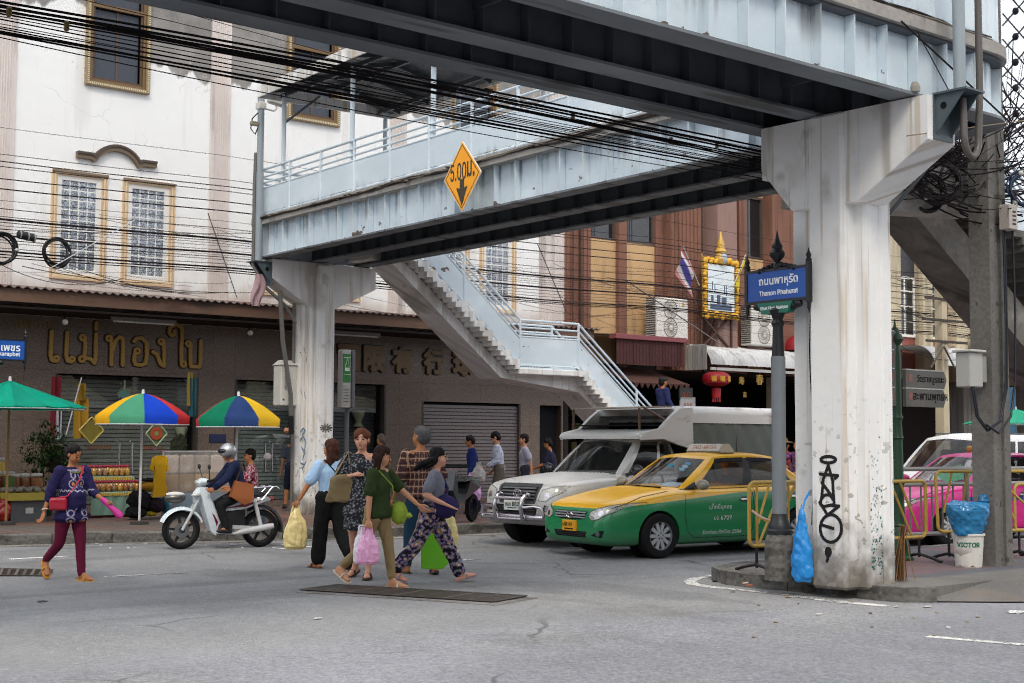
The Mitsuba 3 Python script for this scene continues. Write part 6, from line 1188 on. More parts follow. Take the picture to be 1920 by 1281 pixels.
# ---------------------------------------------------------------- vehicles: bodies lofted from profile curves
from scipy.interpolate import PchipInterpolator as PCH, CubicSpline
def curve(pts): a = np.array(pts, float); f_ = PCH(a[:, 0], a[:, 1]); return lambda x: f_(np.clip(x, a[0, 0], a[-1, 0]))
class Car:
    """Car space: x from the nose backwards, y across (minus is the side towards the camera), z up."""
    def __init__(c, p): c.__dict__.update(p); c.zt, c.zs, c.w, c.z0 = map(curve, (c.top, c.shoulder, c.half, c.bottom))
    def section(c, x, n=26):
        zt, zs, w, z0 = c.zt(x), c.zs(x), c.w(x), c.z0(x); zm = z0 + (zs - z0) * .56
        P = np.array([(0, z0), (w * .8, z0), (w * .95, z0 + .04), (w * .985, z0 + .14), (w, zm), (w * .992, zm + (zs - zm) * .45), (w * .965, zs - .045), (w * .935, zs - .008), (w * .86, zs + (zt - zs) * .40), (w * .5, zs + (zt - zs) * .86), (0, zt)])
        d = np.r_[0, np.cumsum(np.linalg.norm(np.diff(P, axis=0), axis=1) + 1e-6)]; q = np.linspace(0, d[-1], n); q = np.sort(np.r_[q, d[2:8]]); q = np.unique(np.round(q, 9))
        out = np.c_[PCH(d, P[:, 0])(q), PCH(d, P[:, 1])(q)]; k = np.linspace(0, len(out) - 1, n); return np.c_[np.interp(k, range(len(out)), out[:, 0]), np.interp(k, range(len(out)), out[:, 1])]
    def body(c):
        xs = c.stations; S = [c.section(x) for x in xs]; n = len(S[0]); m = 2 * n - 2; V = []
        for x, s in zip(xs, S): full = np.vstack([s * [-1, 1], s[-2:0:-1] * [1, 1]]); V.append(np.c_[np.full(m, x), full])
        V = np.vstack(V); Fq = []
        for i in range(len(xs) - 1):
            for j in range(m): k = (j + 1) % m; Fq += [(i * m + j, i * m + k, (i + 1) * m + k), (i * m + j, (i + 1) * m + k, (i + 1) * m + j)]
        a, b = len(V), len(V) + 1; V = np.vstack([V, V[:m].mean(0), V[-m:].mean(0)])
        for j in range(m): k = (j + 1) % m; Fq += [(a, k, j), (b, (len(xs) - 1) * m + j, (len(xs) - 1) * m + k)]
        t = trimesh.Trimesh(V, np.array(Fq), process=False); t.fix_normals()
        man = m3.Manifold(m3.Mesh(np.asarray(t.vertices, np.float32), np.asarray(t.faces, np.uint32)))
        for x, r_ in c.wheels:
            for sd in (-1, 1): cy = m3.Manifold.cylinder(.60, r_, r_, 48).rotate([90, 0, 0]).translate([x, sd * .80 + .30, c.wheel_r]); man = man - cy
        for cut in getattr(c, 'cuts', []): man = man - cut
        mm = man.to_mesh(); return trimesh.Trimesh(mm.vert_properties[:, :3], mm.tri_verts, process=False)
    def house(c, nf=10, ns=36, nh=12):
        """The greenhouse as rings from the belt (h=0) to the roof edge (h=1): faces tagged by (segment, column, level)."""
        g = c.green; R = []
        for h in np.linspace(0, 1, nh + 1):
            hb = h + .10 * math.sin(math.pi * h) * 0; L_ = lambda a, b: np.array(a, float) * (1 - hb) + np.array(b, float) * hb
            F_, FC, RC, R_ = L_(g['F'][0], g['F'][1]), L_(g['FC'][0], g['FC'][1]), L_(g['RC'][0], g['RC'][1]), L_(g['R'][0], g['R'][1]); bul = .035 * math.sin(math.pi * h)
            half = []
            for i in range(nf): q = i / nf; e = math.sin(q * math.pi / 2); half.append([F_[0] + (FC[0] - F_[0]) * (1 - math.cos(q * math.pi / 2)), FC[1] * q, F_[2] + (FC[2] - F_[2]) * q])
            for i in range(ns): q = i / ns; half.append([FC[0] + (RC[0] - FC[0]) * q, FC[1] + (RC[1] - FC[1]) * q + .035 * math.sin(math.pi * q) + bul, FC[2] + (RC[2] - FC[2]) * q + g.get('arch', .0) * math.sin(math.pi * q) * h])
            for i in range(nf + 1): q = 1 - i / nf; half.append([R_[0] + (RC[0] - R_[0]) * (1 - math.cos(q * math.pi / 2)), RC[1] * q, R_[2] + (RC[2] - R_[2]) * q])
            R.append(np.array(half))
        return np.array(R), nf, ns, nh
def half_faces(R, sel, sd):
    """Quads of the ring grid chosen by sel(col, level), on side sd."""
    nh, n = R.shape[0] - 1, R.shape[1]; V = (R * [1, sd, 1]).reshape(-1, 3); Fq = []
    for h in range(nh):
        for j in range(n - 1):
            if sel(j, h): q = [h * n + j, h * n + j + 1, (h + 1) * n + j + 1, (h + 1) * n + j]; Fq.append(q if sd < 0 else q[::-1])
    if not Fq: return None
    Fq = np.array(Fq); u = np.unique(Fq); mp = {a: b for b, a in enumerate(u)}; return trimesh.Trimesh(V[u], np.vstack([[[mp[a] for a in (q[0], q[1], q[2])], [mp[a] for a in (q[0], q[2], q[3])]] for q in Fq]), process=False)
def decal(mesh, pol, o, ex, ey, off=.004, res=.04, th=.0, ok=True):
    """A 2-D outline projected along ex x ey onto the mesh, standing off by off."""
    if isinstance(pol, trimesh.Trimesh): t = pol; v2 = t.vertices[:, :2]; f2 = t.faces; zz = t.vertices[:, 2]
    else:
        pol = pol.segmentize(res); pts = []; a, b, c_, d = pol.bounds
        v2, f2 = trimesh.creation.triangulate_polygon(pol, engine='earcut'); t = trimesh.Trimesh(np.c_[v2, np.zeros(len(v2))], f2, process=False)
        if max(c_ - a, d - b) > res * 2: t = trimesh.Trimesh(*trimesh.remesh.subdivide_to_size(t.vertices, t.faces, res, max_iter=6), process=False)
        v2, f2, zz = t.vertices[:, :2], t.faces, np.zeros(len(t.vertices))
    ex, ey = np.asarray(ex, float), np.asarray(ey, float); nz = np.cross(ex, ey); nz /= np.linalg.norm(nz)
    org = np.asarray(o, float) + v2[:, :1] * ex + v2[:, 1:2] * ey + nz * 1.0
    loc, ri, _ = mesh.ray.intersects_location(org, np.tile(-nz, (len(org), 1)), multiple_hits=False)
    D = np.full(len(org), np.nan); D[ri] = np.einsum('ij,j->i', org[ri] - loc, nz); D[D > 2] = np.nan
    if np.isnan(D).any(): D[np.isnan(D)] = np.nanmedian(D)
    return trimesh.Trimesh(org - nz * (D - off - zz)[:, None], f2, process=False)
def wheel(key, c, r_, w, sd, rim='#9fa1a3', spokes=10, rr=.62, name='wheel'):
    k = num(f'{key}__{name}'); c = np.asarray(c, float); Rm = lambda m: mv(rot(m, -math.pi / 2 * sd, (1, 0, 0)), c)
    ob('tyre', Rm(lathe([(r_ * rr, -w / 2), (r_ * .93, -w / 2), (r_ * .985, -w * .38), (r_, -w * .25), (r_, w * .25), (r_ * .985, w * .38), (r_ * .93, w / 2), (r_ * .80, w / 2 + .006), (r_ * rr, w / 2 - .01)], 44)), 'matte', '#1a1a1b', k, smooth=40)
    ob('rim', Rm(lathe([(r_ * rr * .93, w / 2 - .035), (r_ * rr * .96, w / 2 - .005), (r_ * rr * 1.01, w / 2), (r_ * rr * 1.02, w / 2 - .02), (r_ * rr * .9, -w * .3), (0, -w * .3)], 40)), 'satin', '#6f7173', k, smooth=40)
    sp = []
    for i in range(spokes):
        a = i * 2 * math.pi / spokes; d = np.array([math.cos(a), math.sin(a)]); e = np.array([-d[1], d[0]]); q0, q1 = r_ * rr * .16, r_ * rr * .97; w0, w1 = r_ * .065, r_ * .085
        P = [np.r_[d * q + e * s * ww, z] for q, ww, z0 in ((q0, w0, w / 2 - .02), (q1, w1, w / 2 - .018)) for s in (-1, 1) for z in (z0, z0 - .03)]; sp.append(hull(P))
    ob('spokes', Rm(cat(sp)), 'satin', rim, k); ob('hub', Rm(lathe([(0, w / 2 - .05), (r_ * .2, w / 2 - .045), (r_ * .19, w / 2 - .015), (r_ * .08, w / 2 - .008), (0, w / 2 - .004)], 20)), 'satin', rim, k, smooth=30)
    for i in range(5): a = i * 2 * math.pi / 5 + .3; ob('lug_nut', Rm(mv(lathe([(0, 0), (.012, 0), (.01, .012), (0, .012)], 6), (r_ * .13 * math.cos(a), r_ * .13 * math.sin(a), w / 2 - .016))), 'metal', '#55575a', k)
    return k
rect = lambda x, y, w, h, r_=.01: sbox(x - w / 2 + r_, y - h / 2 + r_, x + w / 2 - r_, y + h / 2 - r_).buffer(r_)
Y_, X_ = np.array([0, 1.0, 0]), np.array([1.0, 0, 0])
def emblem(k, mesh, o, ex, s_=.055):
    """Three interlocked ovals, standing on the grille."""
    c = np.asarray(o, float); nz = np.cross(ex, ZZ); el = lambda a, b, dz=0: [c + ex * a * math.cos(q) + ZZ * (dz + b * math.sin(q)) for q in np.linspace(0, 2 * math.pi, 25)]
    ob('emblem', cat([tube(el(s_ * 1.25, s_ * .85), .006, 6), tube(el(s_ * .42, s_ * .8), .005, 6), tube(el(s_ * .85, s_ * .3, s_ * .45), .005, 6)]), 'chrome', None, k, smooth=40)
def sedan(key, paint, s):
    """Compact saloon; paint = scene key of the body colour."""
    st = sorted(set(np.round(np.r_[np.array([0, .012, .03, .055, .09, .13, .18, .25, .34]), np.arange(.42, 4.2, .085), np.array([4.2, 4.28, 4.35, 4.41, 4.46, 4.50, 4.525, 4.54])], 4)))
    C_ = Car(dict(top=[(0, .57), (.012, .64), (.03, .69), (.06, .73), (.12, .77), (.25, .815), (.5, .875), (.9, .945), (1.2, .985), (1.5, 1.0), (3.7, 1.04), (4.0, 1.055), (4.3, 1.05), (4.45, 1.02), (4.50, .93), (4.54, .8)],
        shoulder=[(0, .51), (.03, .605), (.06, .65), (.12, .69), (.25, .74), (.5, .79), (.9, .86), (1.25, .915), (2.0, .94), (3.4, .975), (3.9, .985), (4.35, .98), (4.46, .93), (4.54, .72)],
        half=[(0, .58), (.012, .655), (.03, .70), (.06, .735), (.12, .775), (.2, .80), (.34, .828), (.55, .845), (.95, .872), (1.6, .875), (3.0, .88), (3.7, .87), (4.1, .84), (4.35, .79), (4.46, .72), (4.52, .64), (4.54, .56)],
        bottom=[(0, .33), (.03, .25), (.08, .205), (.2, .18), (.6, .17), (3.9, .18), (4.2, .22), (4.4, .30), (4.54, .45)], stations=st, wheels=[(.93, .352), (3.53, .352)], wmax=.88, wheel_r=.315,
        green=dict(F=((1.13, 0, .975), (1.98, 0, 1.44)), FC=((1.42, .745, .935), (2.10, .57, 1.41)), RC=((3.86, .725, .985), (3.34, .56, 1.395)), R=((3.98, 0, 1.05), (3.38, 0, 1.425)), arch=.03)))
    B = C_.body(); ob('body', B, paint, None, key, smooth=32)
    R, nf, ns, nh = C_.house(); N = R.shape[1] - 1
    col = lambda a, b: (nf + int(a * ns), nf + int(b * ns))
    wf, ws1, ws2, ws3 = (0, nf - 1), col(.085, .46), col(.53, .80), col(.83, .90); wr = (N - nf + 2, N)
    lv = (1, nh - 1)
    isw = lambda j, h: lv[0] <= h < lv[1] and any(a <= j < b for a, b in (ws1, ws2, ws3)) or (h < nh - 1 and (wf[0] <= j < wf[1] or wr[0] <= j < wr[1]))
    trim = lambda j, h: lv[0] <= h < lv[1] and ws1[0] <= j < ws3[1] and not isw(j, h)
    for sd in (-1, 1):
        ob('cabin_shell', half_faces(R, lambda j, h: not isw(j, h) and not trim(j, h), sd), paint, None, key, smooth=True)
        ob('pillar_trim', half_faces(R, trim, sd), 'satin', '#17171a', key)
        for a, b in (ws1, ws2, ws3): ob('side_window', half_faces(R, lambda j, h: isw(j, h) and a <= j < b, sd), 'car_glass', None, key, smooth=True)
    two_ = lambda a, b: cat([half_faces(R, lambda j, h: a <= j < b and h < nh - 1, sd) for sd in (-1, 1)])
    ws_ = two_(*wf); ws_.merge_vertices(); ob('windscreen', ws_, 'clear_glass', None, key, smooth=True); rw = two_(*wr); rw.merge_vertices(); ob('rear_window', rw, 'car_glass', None, key, smooth=True)
    top = R[-1]; rings = [top]; cx = np.c_[np.clip(top[:, 0], 2.3, 3.1), np.zeros(len(top)), np.full(len(top), 1.465)]
    for q in (.1, .25, .5, .75, 1.0): rings.append(np.c_[top[:, :2] + (cx[:, :2] - top[:, :2]) * q, top[:, 2] + (1.468 - top[:, 2]) * math.sin(q * math.pi / 2) ** .8])
    RR = np.array(rings); roof = cat([half_faces(RR, lambda j, h: True, sd) for sd in (-1, 1)]); roof.merge_vertices(); ob('roof', roof, paint, None, key, smooth=True)
    # rain visors, door seams, handles, mirrors
    for sd in (-1, 1):
        for a, b in (ws1, (ws2[0], ws3[1])):
            P = [R[nh - 1][j] * [1, sd, 1] + [0, sd * .022, 0] for j in range(a - 1, b + 1)]; ob('rain_visor', hull_strip(P, .055), 'gloss', '#2b2a33', key)
        yb = lambda x, z: float(decal(B, rect(0, 0, .01, .01, .001), (x, sd * .2, z), X_ * -sd * -1 if sd < 0 else -X_, ZZ, 0)[0]) if False else None
        ex = X_ if sd < 0 else -X_; sg = 1 if sd < 0 else -1
        def sl(uv, w=.006): return decal(B, LineString([(sg * (x - 2.3), z - .6) for x, z in uv]).buffer(w / 2, cap_style=2), (2.3, 0, .6), ex, ZZ, .005, .06)
        for uv in ([(1.40, .93), (1.37, .6), (1.42, .36), (1.55, .27), (2.60, .27), (2.66, .6), (2.64, .95)], [(2.68, .95), (2.70, .6), (2.68, .27), (3.15, .27), (3.30, .55), (3.62, .80), (3.70, .97)], [(.16, .70), (.7, .855), (1.15, .93)]): ob('seam', sl(uv), 'matte', '#0d1512', key)
        ob('belt_trim', sl([(1.38, .955 - .0), (2.2, .965), (3.75, 1.0)], .02), 'satin', '#1a1b1c', key); ob('rub_strip', sl([(1.5, .435), (2.6, .455)], .014), paint, None, key)
        for x, z in ((2.48, .80), (3.42, .835)): 
            ob('door_handle', decal(B, rect(sg * (x - 2.3), z - .6, .17, .028, .012), (2.3, 0, .6), ex, ZZ, .028, .03), 'chrome', None, key); ob('handle_cup', decal(B, rect(sg * (x - 2.3), z - .6, .13, .075, .03), (2.3, 0, .6), ex, ZZ, .003, .03), 'satin', '#2a2e2c', key)
        y = sd * .96; ob('mirror', crumple(ball((1.62, y, 1.02), (.07, .12, .075), 3), .0, 1, 1), 'gloss', s['mirror'], key, smooth=True); ob('mirror_arm', beam((1.60, sd * .80, .97), (1.62, sd * .88, 1.0), .06, .05), 'satin', '#17181a', key)
        ob('mirror_sail', hull([(1.44, sd * .778, .955), (1.66, sd * .775, .955), (1.66, sd * .735, 1.06), (1.44, sd * .76, .965), (1.66, sd * .765, .955)]), 'satin', '#17181a', key)
        wheel(key, (.93, sd * .79, .315), .315, .20, sd, s.get('rim', '#a9abad'), 10); wheel(key, (3.53, sd * .79, .315), .315, .20, sd, s.get('rim', '#a9abad'), 10)
        for x in (.93, 3.53): ob('wheel_well', mv(rot(lathe([(0, 0), (.345, 0), (.345, .36), (.34, .36), (.34, .01), (0, .01)], 24), math.pi / 2, (1, 0, 0)), (x, sd * .58 + (.17 if sd > 0 else .18), .315)) if False else tube([(x, sd * .56, .315), (x, sd * .60, .315)], .345, 24), 'matte', '#0c0c0d', key)
    # nose, seen from the front and a little from the side
    fx, o = -X_, np.zeros(3)
    ey = ZZ; exf = -Y_
    D = lambda pol, off=.004, res=.05: decal(B, pol, (0, 0, 0), exf, ey, off, res)
    if True:
        for sd in (-1, 1):
            hl = Polygon([(sd * .45, .585), (sd * .53, .535), (sd * .66, .565), (sd * .775, .655), (sd * .823, .775), (sd * .75, .755), (sd * .60, .70), (sd * .48, .65)]); d_ = np.array([-.80, -sd * .0, 0])
            ob('headlight', D(hl, .006, .03), 'head_lens', None, key, smooth=50); ob('headlight_rim', D(hl.buffer(.012), .003, .03), 'satin', '#3b3f3c', key)
            for q in ((.56, .60, .038), (.67, .64, .036)): ob('reflector', D(Point(sd * q[0], q[1]).buffer(q[2]), .0065, .02), 'chrome', None, key)
            fg = Polygon([(sd * .50, .33), (sd * .70, .30), (sd * .735, .40), (sd * .70, .405)]); ob('fog_recess', D(fg, .004, .03), 'matte', '#15231b', key); ob('fog_lamp', D(Point(sd * .645, .355).buffer(.035), .007, .02), 'gloss', '#5b5f5f', key)
        gr = Polygon([(-.40, .655), (.40, .655), (.34, .555), (.24, .535), (-.24, .535), (-.34, .555)]); ob('grille', D(gr, .004), 'matte', '#101211', key)
        for z0, z1 in ((.628, .648), (.592, .612), (.556, .576)): ob('grille_bar', D(Polygon([(-.385, z1), (.385, z1), (.36, z0), (-.36, z0)]), .010), 'satin', '#83868a', key)
        emblem(key, B, (decal(B, rect(0, .6, .01, .01, .002), (0, 0, 0), exf, ey, .02).vertices[0]), exf)
        ob('intake', D(Polygon([(-.40, .375), (.40, .375), (.36, .29), (-.36, .29)]), .004), 'matte', '#0e0f0f', key)
        for z in (.31, .335, .36): ob('intake_bar', D(rect(0, z, .74, .008, .002), .007), 'satin', '#2b2d2e', key)
        P = decal(B, rect(0, .44, .01, .01, .002), (0, 0, 0), exf, ey, 0).vertices[0]; px_ = P[0] - .02
        ob('number_plate', bx(px_ - .006, px_ + .03, -.17, .17, .37, .52, .004), 'satin', s['plate'], key)
        for tx, z, h_ in s['plate_text']: ob('plate_lettering', put(text(tx, **h_, depth=.003), (px_ - .007, 0, z), exf), 'matte', '#1b1714', key)
    # inside: dash, seats, wheel
    ob('dashboard', [hull([(1.25, y, z) for y in (-.68, .68) for z in (.8, .94)] + [(1.75, y, z) for y in (-.68, .68) for z in (.8, .96)])], 'matte', '#4b4a47', key)
    for y in (-.36, .36):
        ob('seat', [bx(2.05, 2.55, y - .24, y + .24, .5, .66, .06), rot(bx(2.50, 2.63, y - .24, y + .24, .6, 1.16, .06), .2, (0, 1, 0), (2.5, 0, .6)), bx(2.66, 2.74, y - .13, y + .13, 1.14, 1.32, .04)], 'matte', '#55514c', key)
    ob('rear_seat', [bx(3.0, 3.5, -.62, .62, .5, .66, .06), rot(bx(3.45, 3.58, -.62, .62, .6, 1.12, .06), .25, (0, 1, 0), (3.5, 0, .6))], 'matte', '#4f4b46', key)
    ob('floor_tub', bx(1.3, 3.9, -.7, .7, .3, .34), 'matte', '#1d1d1d', key)
    ob('steering_wheel', tube([(1.80 + .05 * math.sin(q), .36 + .17 * math.cos(q), .99 + .15 * math.sin(q)) for q in np.linspace(0, 6.283, 21)], .014, 6), 'satin', '#15151a', key)
    ob('wiper', [tube([(1.19, .05, .985), (1.24, .60, .975)], .010, 5), tube([(1.17, -.62 + .05, .975), (1.15, .0, .99)], .010, 5)], 'matte', '#121212', key)
    return C_, B, R
def hull_strip(P, h):
    P = np.array(P); V = np.vstack([P + [0, 0, .012], P - [0, 0, h]]); n = len(P); return trimesh.Trimesh(V, np.array([q for i in range(n - 1) for q in ((i, i + 1, n + i + 1), (i, n + i + 1, n + i))]), process=False)
scene['car_glass'] = {'type': 'blendbsdf', 'weight': .42, 'a': {'type': 'thindielectric', 'int_ior': 1.55}, 'b': two({'type': 'principled', 'base_color': rgb((.015, .017, .018)), 'roughness': .03, 'specular': .7})}
scene['clear_glass'] = {'type': 'blendbsdf', 'weight': .14, 'a': {'type': 'thindielectric', 'int_ior': 1.6}, 'b': two({'type': 'principled', 'base_color': rgb((.02, .024, .024)), 'roughness': .03, 'specular': .8})}
scene['head_lens'] = pri(rgb((.50, .50, .46)), .10, metallic=.3, clearcoat=1.0)
TX = np.array([13.66, 14.98, 0.0]); TY = math.radians(-8)
def f_taxi(p, n, uv):
    x, z = (p.x - float(TX[0])) * math.cos(TY) + (p.y - float(TX[1])) * math.sin(TY), p.z
    line = .705 + .085 * (x - .1) + dr.select(x > 1.35, .03 * (x - 1.35), 0) * 0
    line = dr.minimum(line, .905)
    y = smoothstep(line - .004, line + .004, z)
    d = .92 + .16 * (fbm(p.x * 2, p.y * 2, p.z * 2, 3) - .25)
    dust = smoothstep(.42, .18, z) * (.4 + .6 * fbm(p.x * 4, p.y * 4, p.z * 6, 3))
    c = mix(mi.Color3f(.004, .22, .07), mi.Color3f(.80, .43, .018), y) * d
    return mix(c, mi.Color3f(.10, .10, .09), dust * .55)
scene['taxi_paint'] = two({'type': 'principled', 'base_color': mikit.proc(f_taxi), 'roughness': .20, 'specular': .6, 'clearcoat': 1.0, 'clearcoat_gloss': .93})
TAXI = thing('taxi', 'yellow and green taxi with a roof sign facing left in the near lane', 'taxi', at=TX, rz=TY)
CT, BT, RT = sedan(TAXI, 'taxi_paint', dict(mirror='#8d897c', plate='#d99a1e', plate_text=[('6709', .46, dict(width=.155))]))
pv_ = decal(BT, rect(0, .44, .01, .01, .002), (0, 0, 0), -Y_, ZZ, 0).vertices[0][0] - .02
ob('plate_lettering', put(text('มฉ', width=.10, depth=.003, kind='thai', wght=600), (pv_ - .007, .10, .462), -Y_), 'matte', '#1b1714', TAXI)
ob('plate_lettering', put(text('กรุงเทพมหานคร', width=.22, depth=.003, kind='thai', wght=500), (pv_ - .007, 0, .395), -Y_), 'matte', '#1b1714', TAXI)
for kk in [k for k in scene if k.startswith('taxi__plate_lettering')][:1]: pass
for tx, x, z, w_, kd in (('แท็กซี่บุคคล', 2.02, .695, .42, 'thai'), ('มฉ 6709', 2.06, .545, .33, 'thai'), ('ร้องเรียนแท็กซี่โทร.1584', 2.05, .345, .72, 'thai')):
    m = text(tx, width=w_, depth=.002, kind='thai', wght=500); ob('door_lettering', decal(BT, m, (x, 0, z), X_, ZZ, .004), 'satin', '#b9c7bc', TAXI)
RS = num(TAXI + '__roof_sign')
ob('box', hull([(2.42, -.40, 1.485), (2.42, .40, 1.485), (2.70, -.40, 1.485), (2.70, .40, 1.485), (2.50, -.38, 1.60), (2.50, .38, 1.60), (2.62, -.38, 1.60), (2.62, .38, 1.60)]), 'satin', '#b3ab97', RS)
nrm_ = np.array([-.115, 0, .08]); nrm_ /= np.linalg.norm(nrm_); cs = np.array([2.456, 0, 1.543]) + nrm_ * .003; eyf = np.cross(nrm_, -Y_)
ob('face', hull([cs + -Y_ * a + eyf * b + nrm_ * d for a in (-.37, .37) for b in (-.06, .06) for d in (0, .003)]), 'satin', '#c9c6c0', RS); ob('lettering', put(text('TAXI-METER', width=.56, depth=.002, bold=2), cs + nrm_ * .004, -Y_, eyf), 'satin', '#b5896f', RS)
ob('foot', bx(2.44, 2.68, -.42, .42, 1.455, 1.486, .01), 'satin', '#7d786b', RS)
ob('sunshade', hull([(1.36, -.50, .965), (1.40, .05, .97), (1.74, -.52, 1.02), (1.70, -.12, 1.03), (1.55, -.3, 1.05)]), 'matte', '#c9dcec', TAXI)
for i, (h_, j) in enumerate(((7, 6), (8, 6), (9, 6), (8, 2))): q = RT[h_][j] * [1, -1, 1]; ob('windscreen_sticker', bx(q[0] - .01, q[0] + .015, q[1] - .05, q[1] + .05, q[2] - .025, q[2] + .025), 'satin', ('#7fb4cf', '#a9c6d4', '#5f9fc0', '#3b9ab3')[i], TAXI)
# pink taxi further back, same kind of saloon
def f_pink(p, n, uv):
    x = (p.x - float(PKT[0])) * math.cos(PKY) + (p.y - float(PKT[1])) * math.sin(PKY); blue = smoothstep(.70, .705, p.z) * smoothstep(.775, .77, p.z) * smoothstep(1.30, 1.31, x) * smoothstep(3.8, 3.79, x)
    return mix(mi.Color3f(.62, .022, .24), mi.Color3f(.03, .06, .25), blue)
PKT = np.array([19.08, 13.88, 0.0]); PKY = math.radians(-14); scene['pink_paint'] = two({'type': 'principled', 'base_color': mikit.proc(f_pink), 'roughness': .25, 'specular': .5, 'clearcoat': .8, 'clearcoat_gloss': .93})
PINK = thing('taxi', 'pink taxi with a blue side stripe behind the steel railing', 'taxi', at=PKT, rz=PKY); COUNT[PINK] = COUNT.get(PINK, 0)
_, BP, RP = sedan(PINK, 'pink_paint', dict(mirror='#c2246e', plate='#d5a21e', plate_text=[('4471', .44, dict(width=.2))]))
for tx, x, z, w_ in (('DAY&NIGHT', 1.98, .60, .5), ('TAXI', 1.98, .47, .3)): ob('door_lettering', decal(BP, text(tx, width=w_, depth=.002), (x, 0, z), X_, ZZ, .004), 'satin', '#c9a3b5', PINK)
ob('roof_sign', bx(2.44, 2.66, -.36, .36, 1.47, 1.58, .03), 'satin', '#b98a3a', PINK); ob('sunshade', hull([(1.40, -.30, .97), (1.75, -.55, 1.10), (1.9, -.1, 1.28), (1.6, .2, 1.1)]), 'matte', '#4fb27d', PINK)
# ---------------------------------------------------------------- silver pickup with a passenger canopy
PU = np.array([14.25, 16.85, 0.0])
def f_silv(p, n, uv):
    d = smoothstep(1.0, .45, p.z + .3 * (fbm(p.x * 3, p.y * 3, p.z * 3, 3) - .5)); return mix(mi.Color3f(.56, .56, .55) * (.92 + .16 * fbm(p.x * 1.5, p.y * 1.5, p.z * 2, 3)), mi.Color3f(.25, .235, .21), d * .5)
scene['silver_paint'] = two({'type': 'principled', 'base_color': mikit.proc(f_silv), 'roughness': .27, 'metallic': .25, 'specular': .5, 'clearcoat': .7, 'clearcoat_gloss': .92})
TRK = thing('pickup_truck', 'silver pickup truck with a white passenger canopy and chrome bull bar', 'pickup truck', at=PU, rz=math.radians(3))
st = sorted(set(np.round(np.r_[[0, .012, .03, .06, .1, .15, .21, .28], np.arange(.36, 5.05, .1), [5.1, 5.13, 5.15]], 4)))
PUc = Car(dict(top=[(0, .62), (.012, .72), (.04, .86), (.09, .95), (.18, 1.0), (.5, 1.06), (1.0, 1.11), (1.35, 1.14), (1.6, 1.15), (3.0, 1.15), (3.12, 1.08), (5.15, 1.06)], shoulder=[(0, .60), (.03, .79), (.1, .90), (.25, .97), (.6, 1.02), (1.3, 1.07), (3.0, 1.08), (3.12, 1.05), (5.15, 1.02)],
    half=[(0, .58), (.012, .66), (.04, .73), (.1, .79), (.2, .835), (.4, .87), (.9, .885), (3.0, .88), (5.0, .87), (5.15, .85)], bottom=[(0, .46), (.04, .38), (.12, .34), (.5, .36), (5.15, .42)], stations=st, wheels=[(.90, .43), (3.95, .43)], wmax=.885, wheel_r=.375,
    green=dict(F=((1.28, 0, 1.13), (2.0, 0, 1.70)), FC=((1.50, .765, 1.09), (2.12, .60, 1.655)), RC=((2.98, .765, 1.10), (2.86, .62, 1.66)), R=((3.02, 0, 1.12), (2.90, 0, 1.68)))))
BK = PUc.body(); ob('body', BK, 'silver_paint', None, TRK, smooth=32); R, nf, ns, nh = PUc.house(ns=28); N = R.shape[1] - 1
ws1, ws2 = (nf + 3, nf + 15), (nf + 17, nf + 25)
isw = lambda j, h: (1 <= h < nh - 1 and any(a <= j < b for a, b in (ws1, ws2))) or (h < nh - 1 and j < nf - 1) or (1 < h < nh - 2 and j >= N - nf + 3)
for sd in (-1, 1):
    ob('cabin_shell', half_faces(R, lambda j, h: not isw(j, h), sd), 'silver_paint', None, TRK, smooth=True)
    for a, b in (ws1, ws2): ob('side_window', half_faces(R, lambda j, h: isw(j, h) and a <= j < b, sd), 'car_glass', None, TRK, smooth=True)
    ob('rain_visor', hull_strip([R[nh - 1][j] * [1, sd, 1] + [0, sd * .02, 0] for j in range(ws1[0] - 1, ws1[1] + 1)], .05), 'gloss', '#2b2b2f', TRK)
    wheel(TRK, (.90, sd * .79, .375), .375, .25, sd, '#8d8f91', 6, .56); wheel(TRK, (3.95, sd * .79, .375), .375, .25, sd, '#8d8f91', 6, .56)
    for x in (.90, 3.95): ob('wheel_well', tube([(x, sd * .55, .375), (x, sd * .60, .375)], .42, 24), 'matte', '#0c0c0d', TRK)
    ob('mirror', ball((1.66, sd * 1.0, 1.17), (.07, .12, .10), 3), 'gloss', '#17181a', TRK, smooth=True); ob('mirror_arm', beam((1.62, sd * .80, 1.1), (1.66, sd * .92, 1.13), .05, .05), 'satin', '#17181a', TRK)
    ex = X_ if sd < 0 else -X_; sg = 1 if sd < 0 else -1
    for uv in ([(1.55, 1.08), (1.50, .7), (1.52, .45), (2.5, .45), (2.54, 1.08)], [(3.05, 1.05), (3.05, .45)]): ob('seam', decal(BK, LineString([(sg * (x - 2.3), z - .6) for x, z in uv]).buffer(.004, cap_style=2), (2.3, 0, .6), ex, ZZ, .002, .12), 'matte', '#2a2a2b', TRK)
ws_ = cat([half_faces(R, lambda j, h: j < nf - 1 and h < nh - 1, sd) for sd in (-1, 1)]); ws_.merge_vertices(); ob('windscreen', ws_, 'car_glass', None, TRK, smooth=True)
top = R[-1]; cx = np.c_[np.clip(top[:, 0], 2.2, 2.7), np.zeros(len(top)), np.zeros(len(top))]; RR = np.array([top] + [np.c_[top[:, :2] + (cx[:, :2] - top[:, :2]) * q, top[:, 2] + (1.735 - top[:, 2]) * math.sin(q * math.pi / 2)] for q in (.15, .4, .7, 1)]); roof = cat([half_faces(RR, lambda j, h: True, sd) for sd in (-1, 1)]); roof.merge_vertices(); ob('roof', roof, 'silver_paint', None, TRK, smooth=True)
ob('interior', [bx(1.4, 1.75, -.7, .7, .8, 1.12), bx(2.5, 2.7, -.7, .7, .7, 1.45, .05), bx(1.4, 3, -.75, .75, .5, .55)], 'matte', '#2b2a29', TRK)
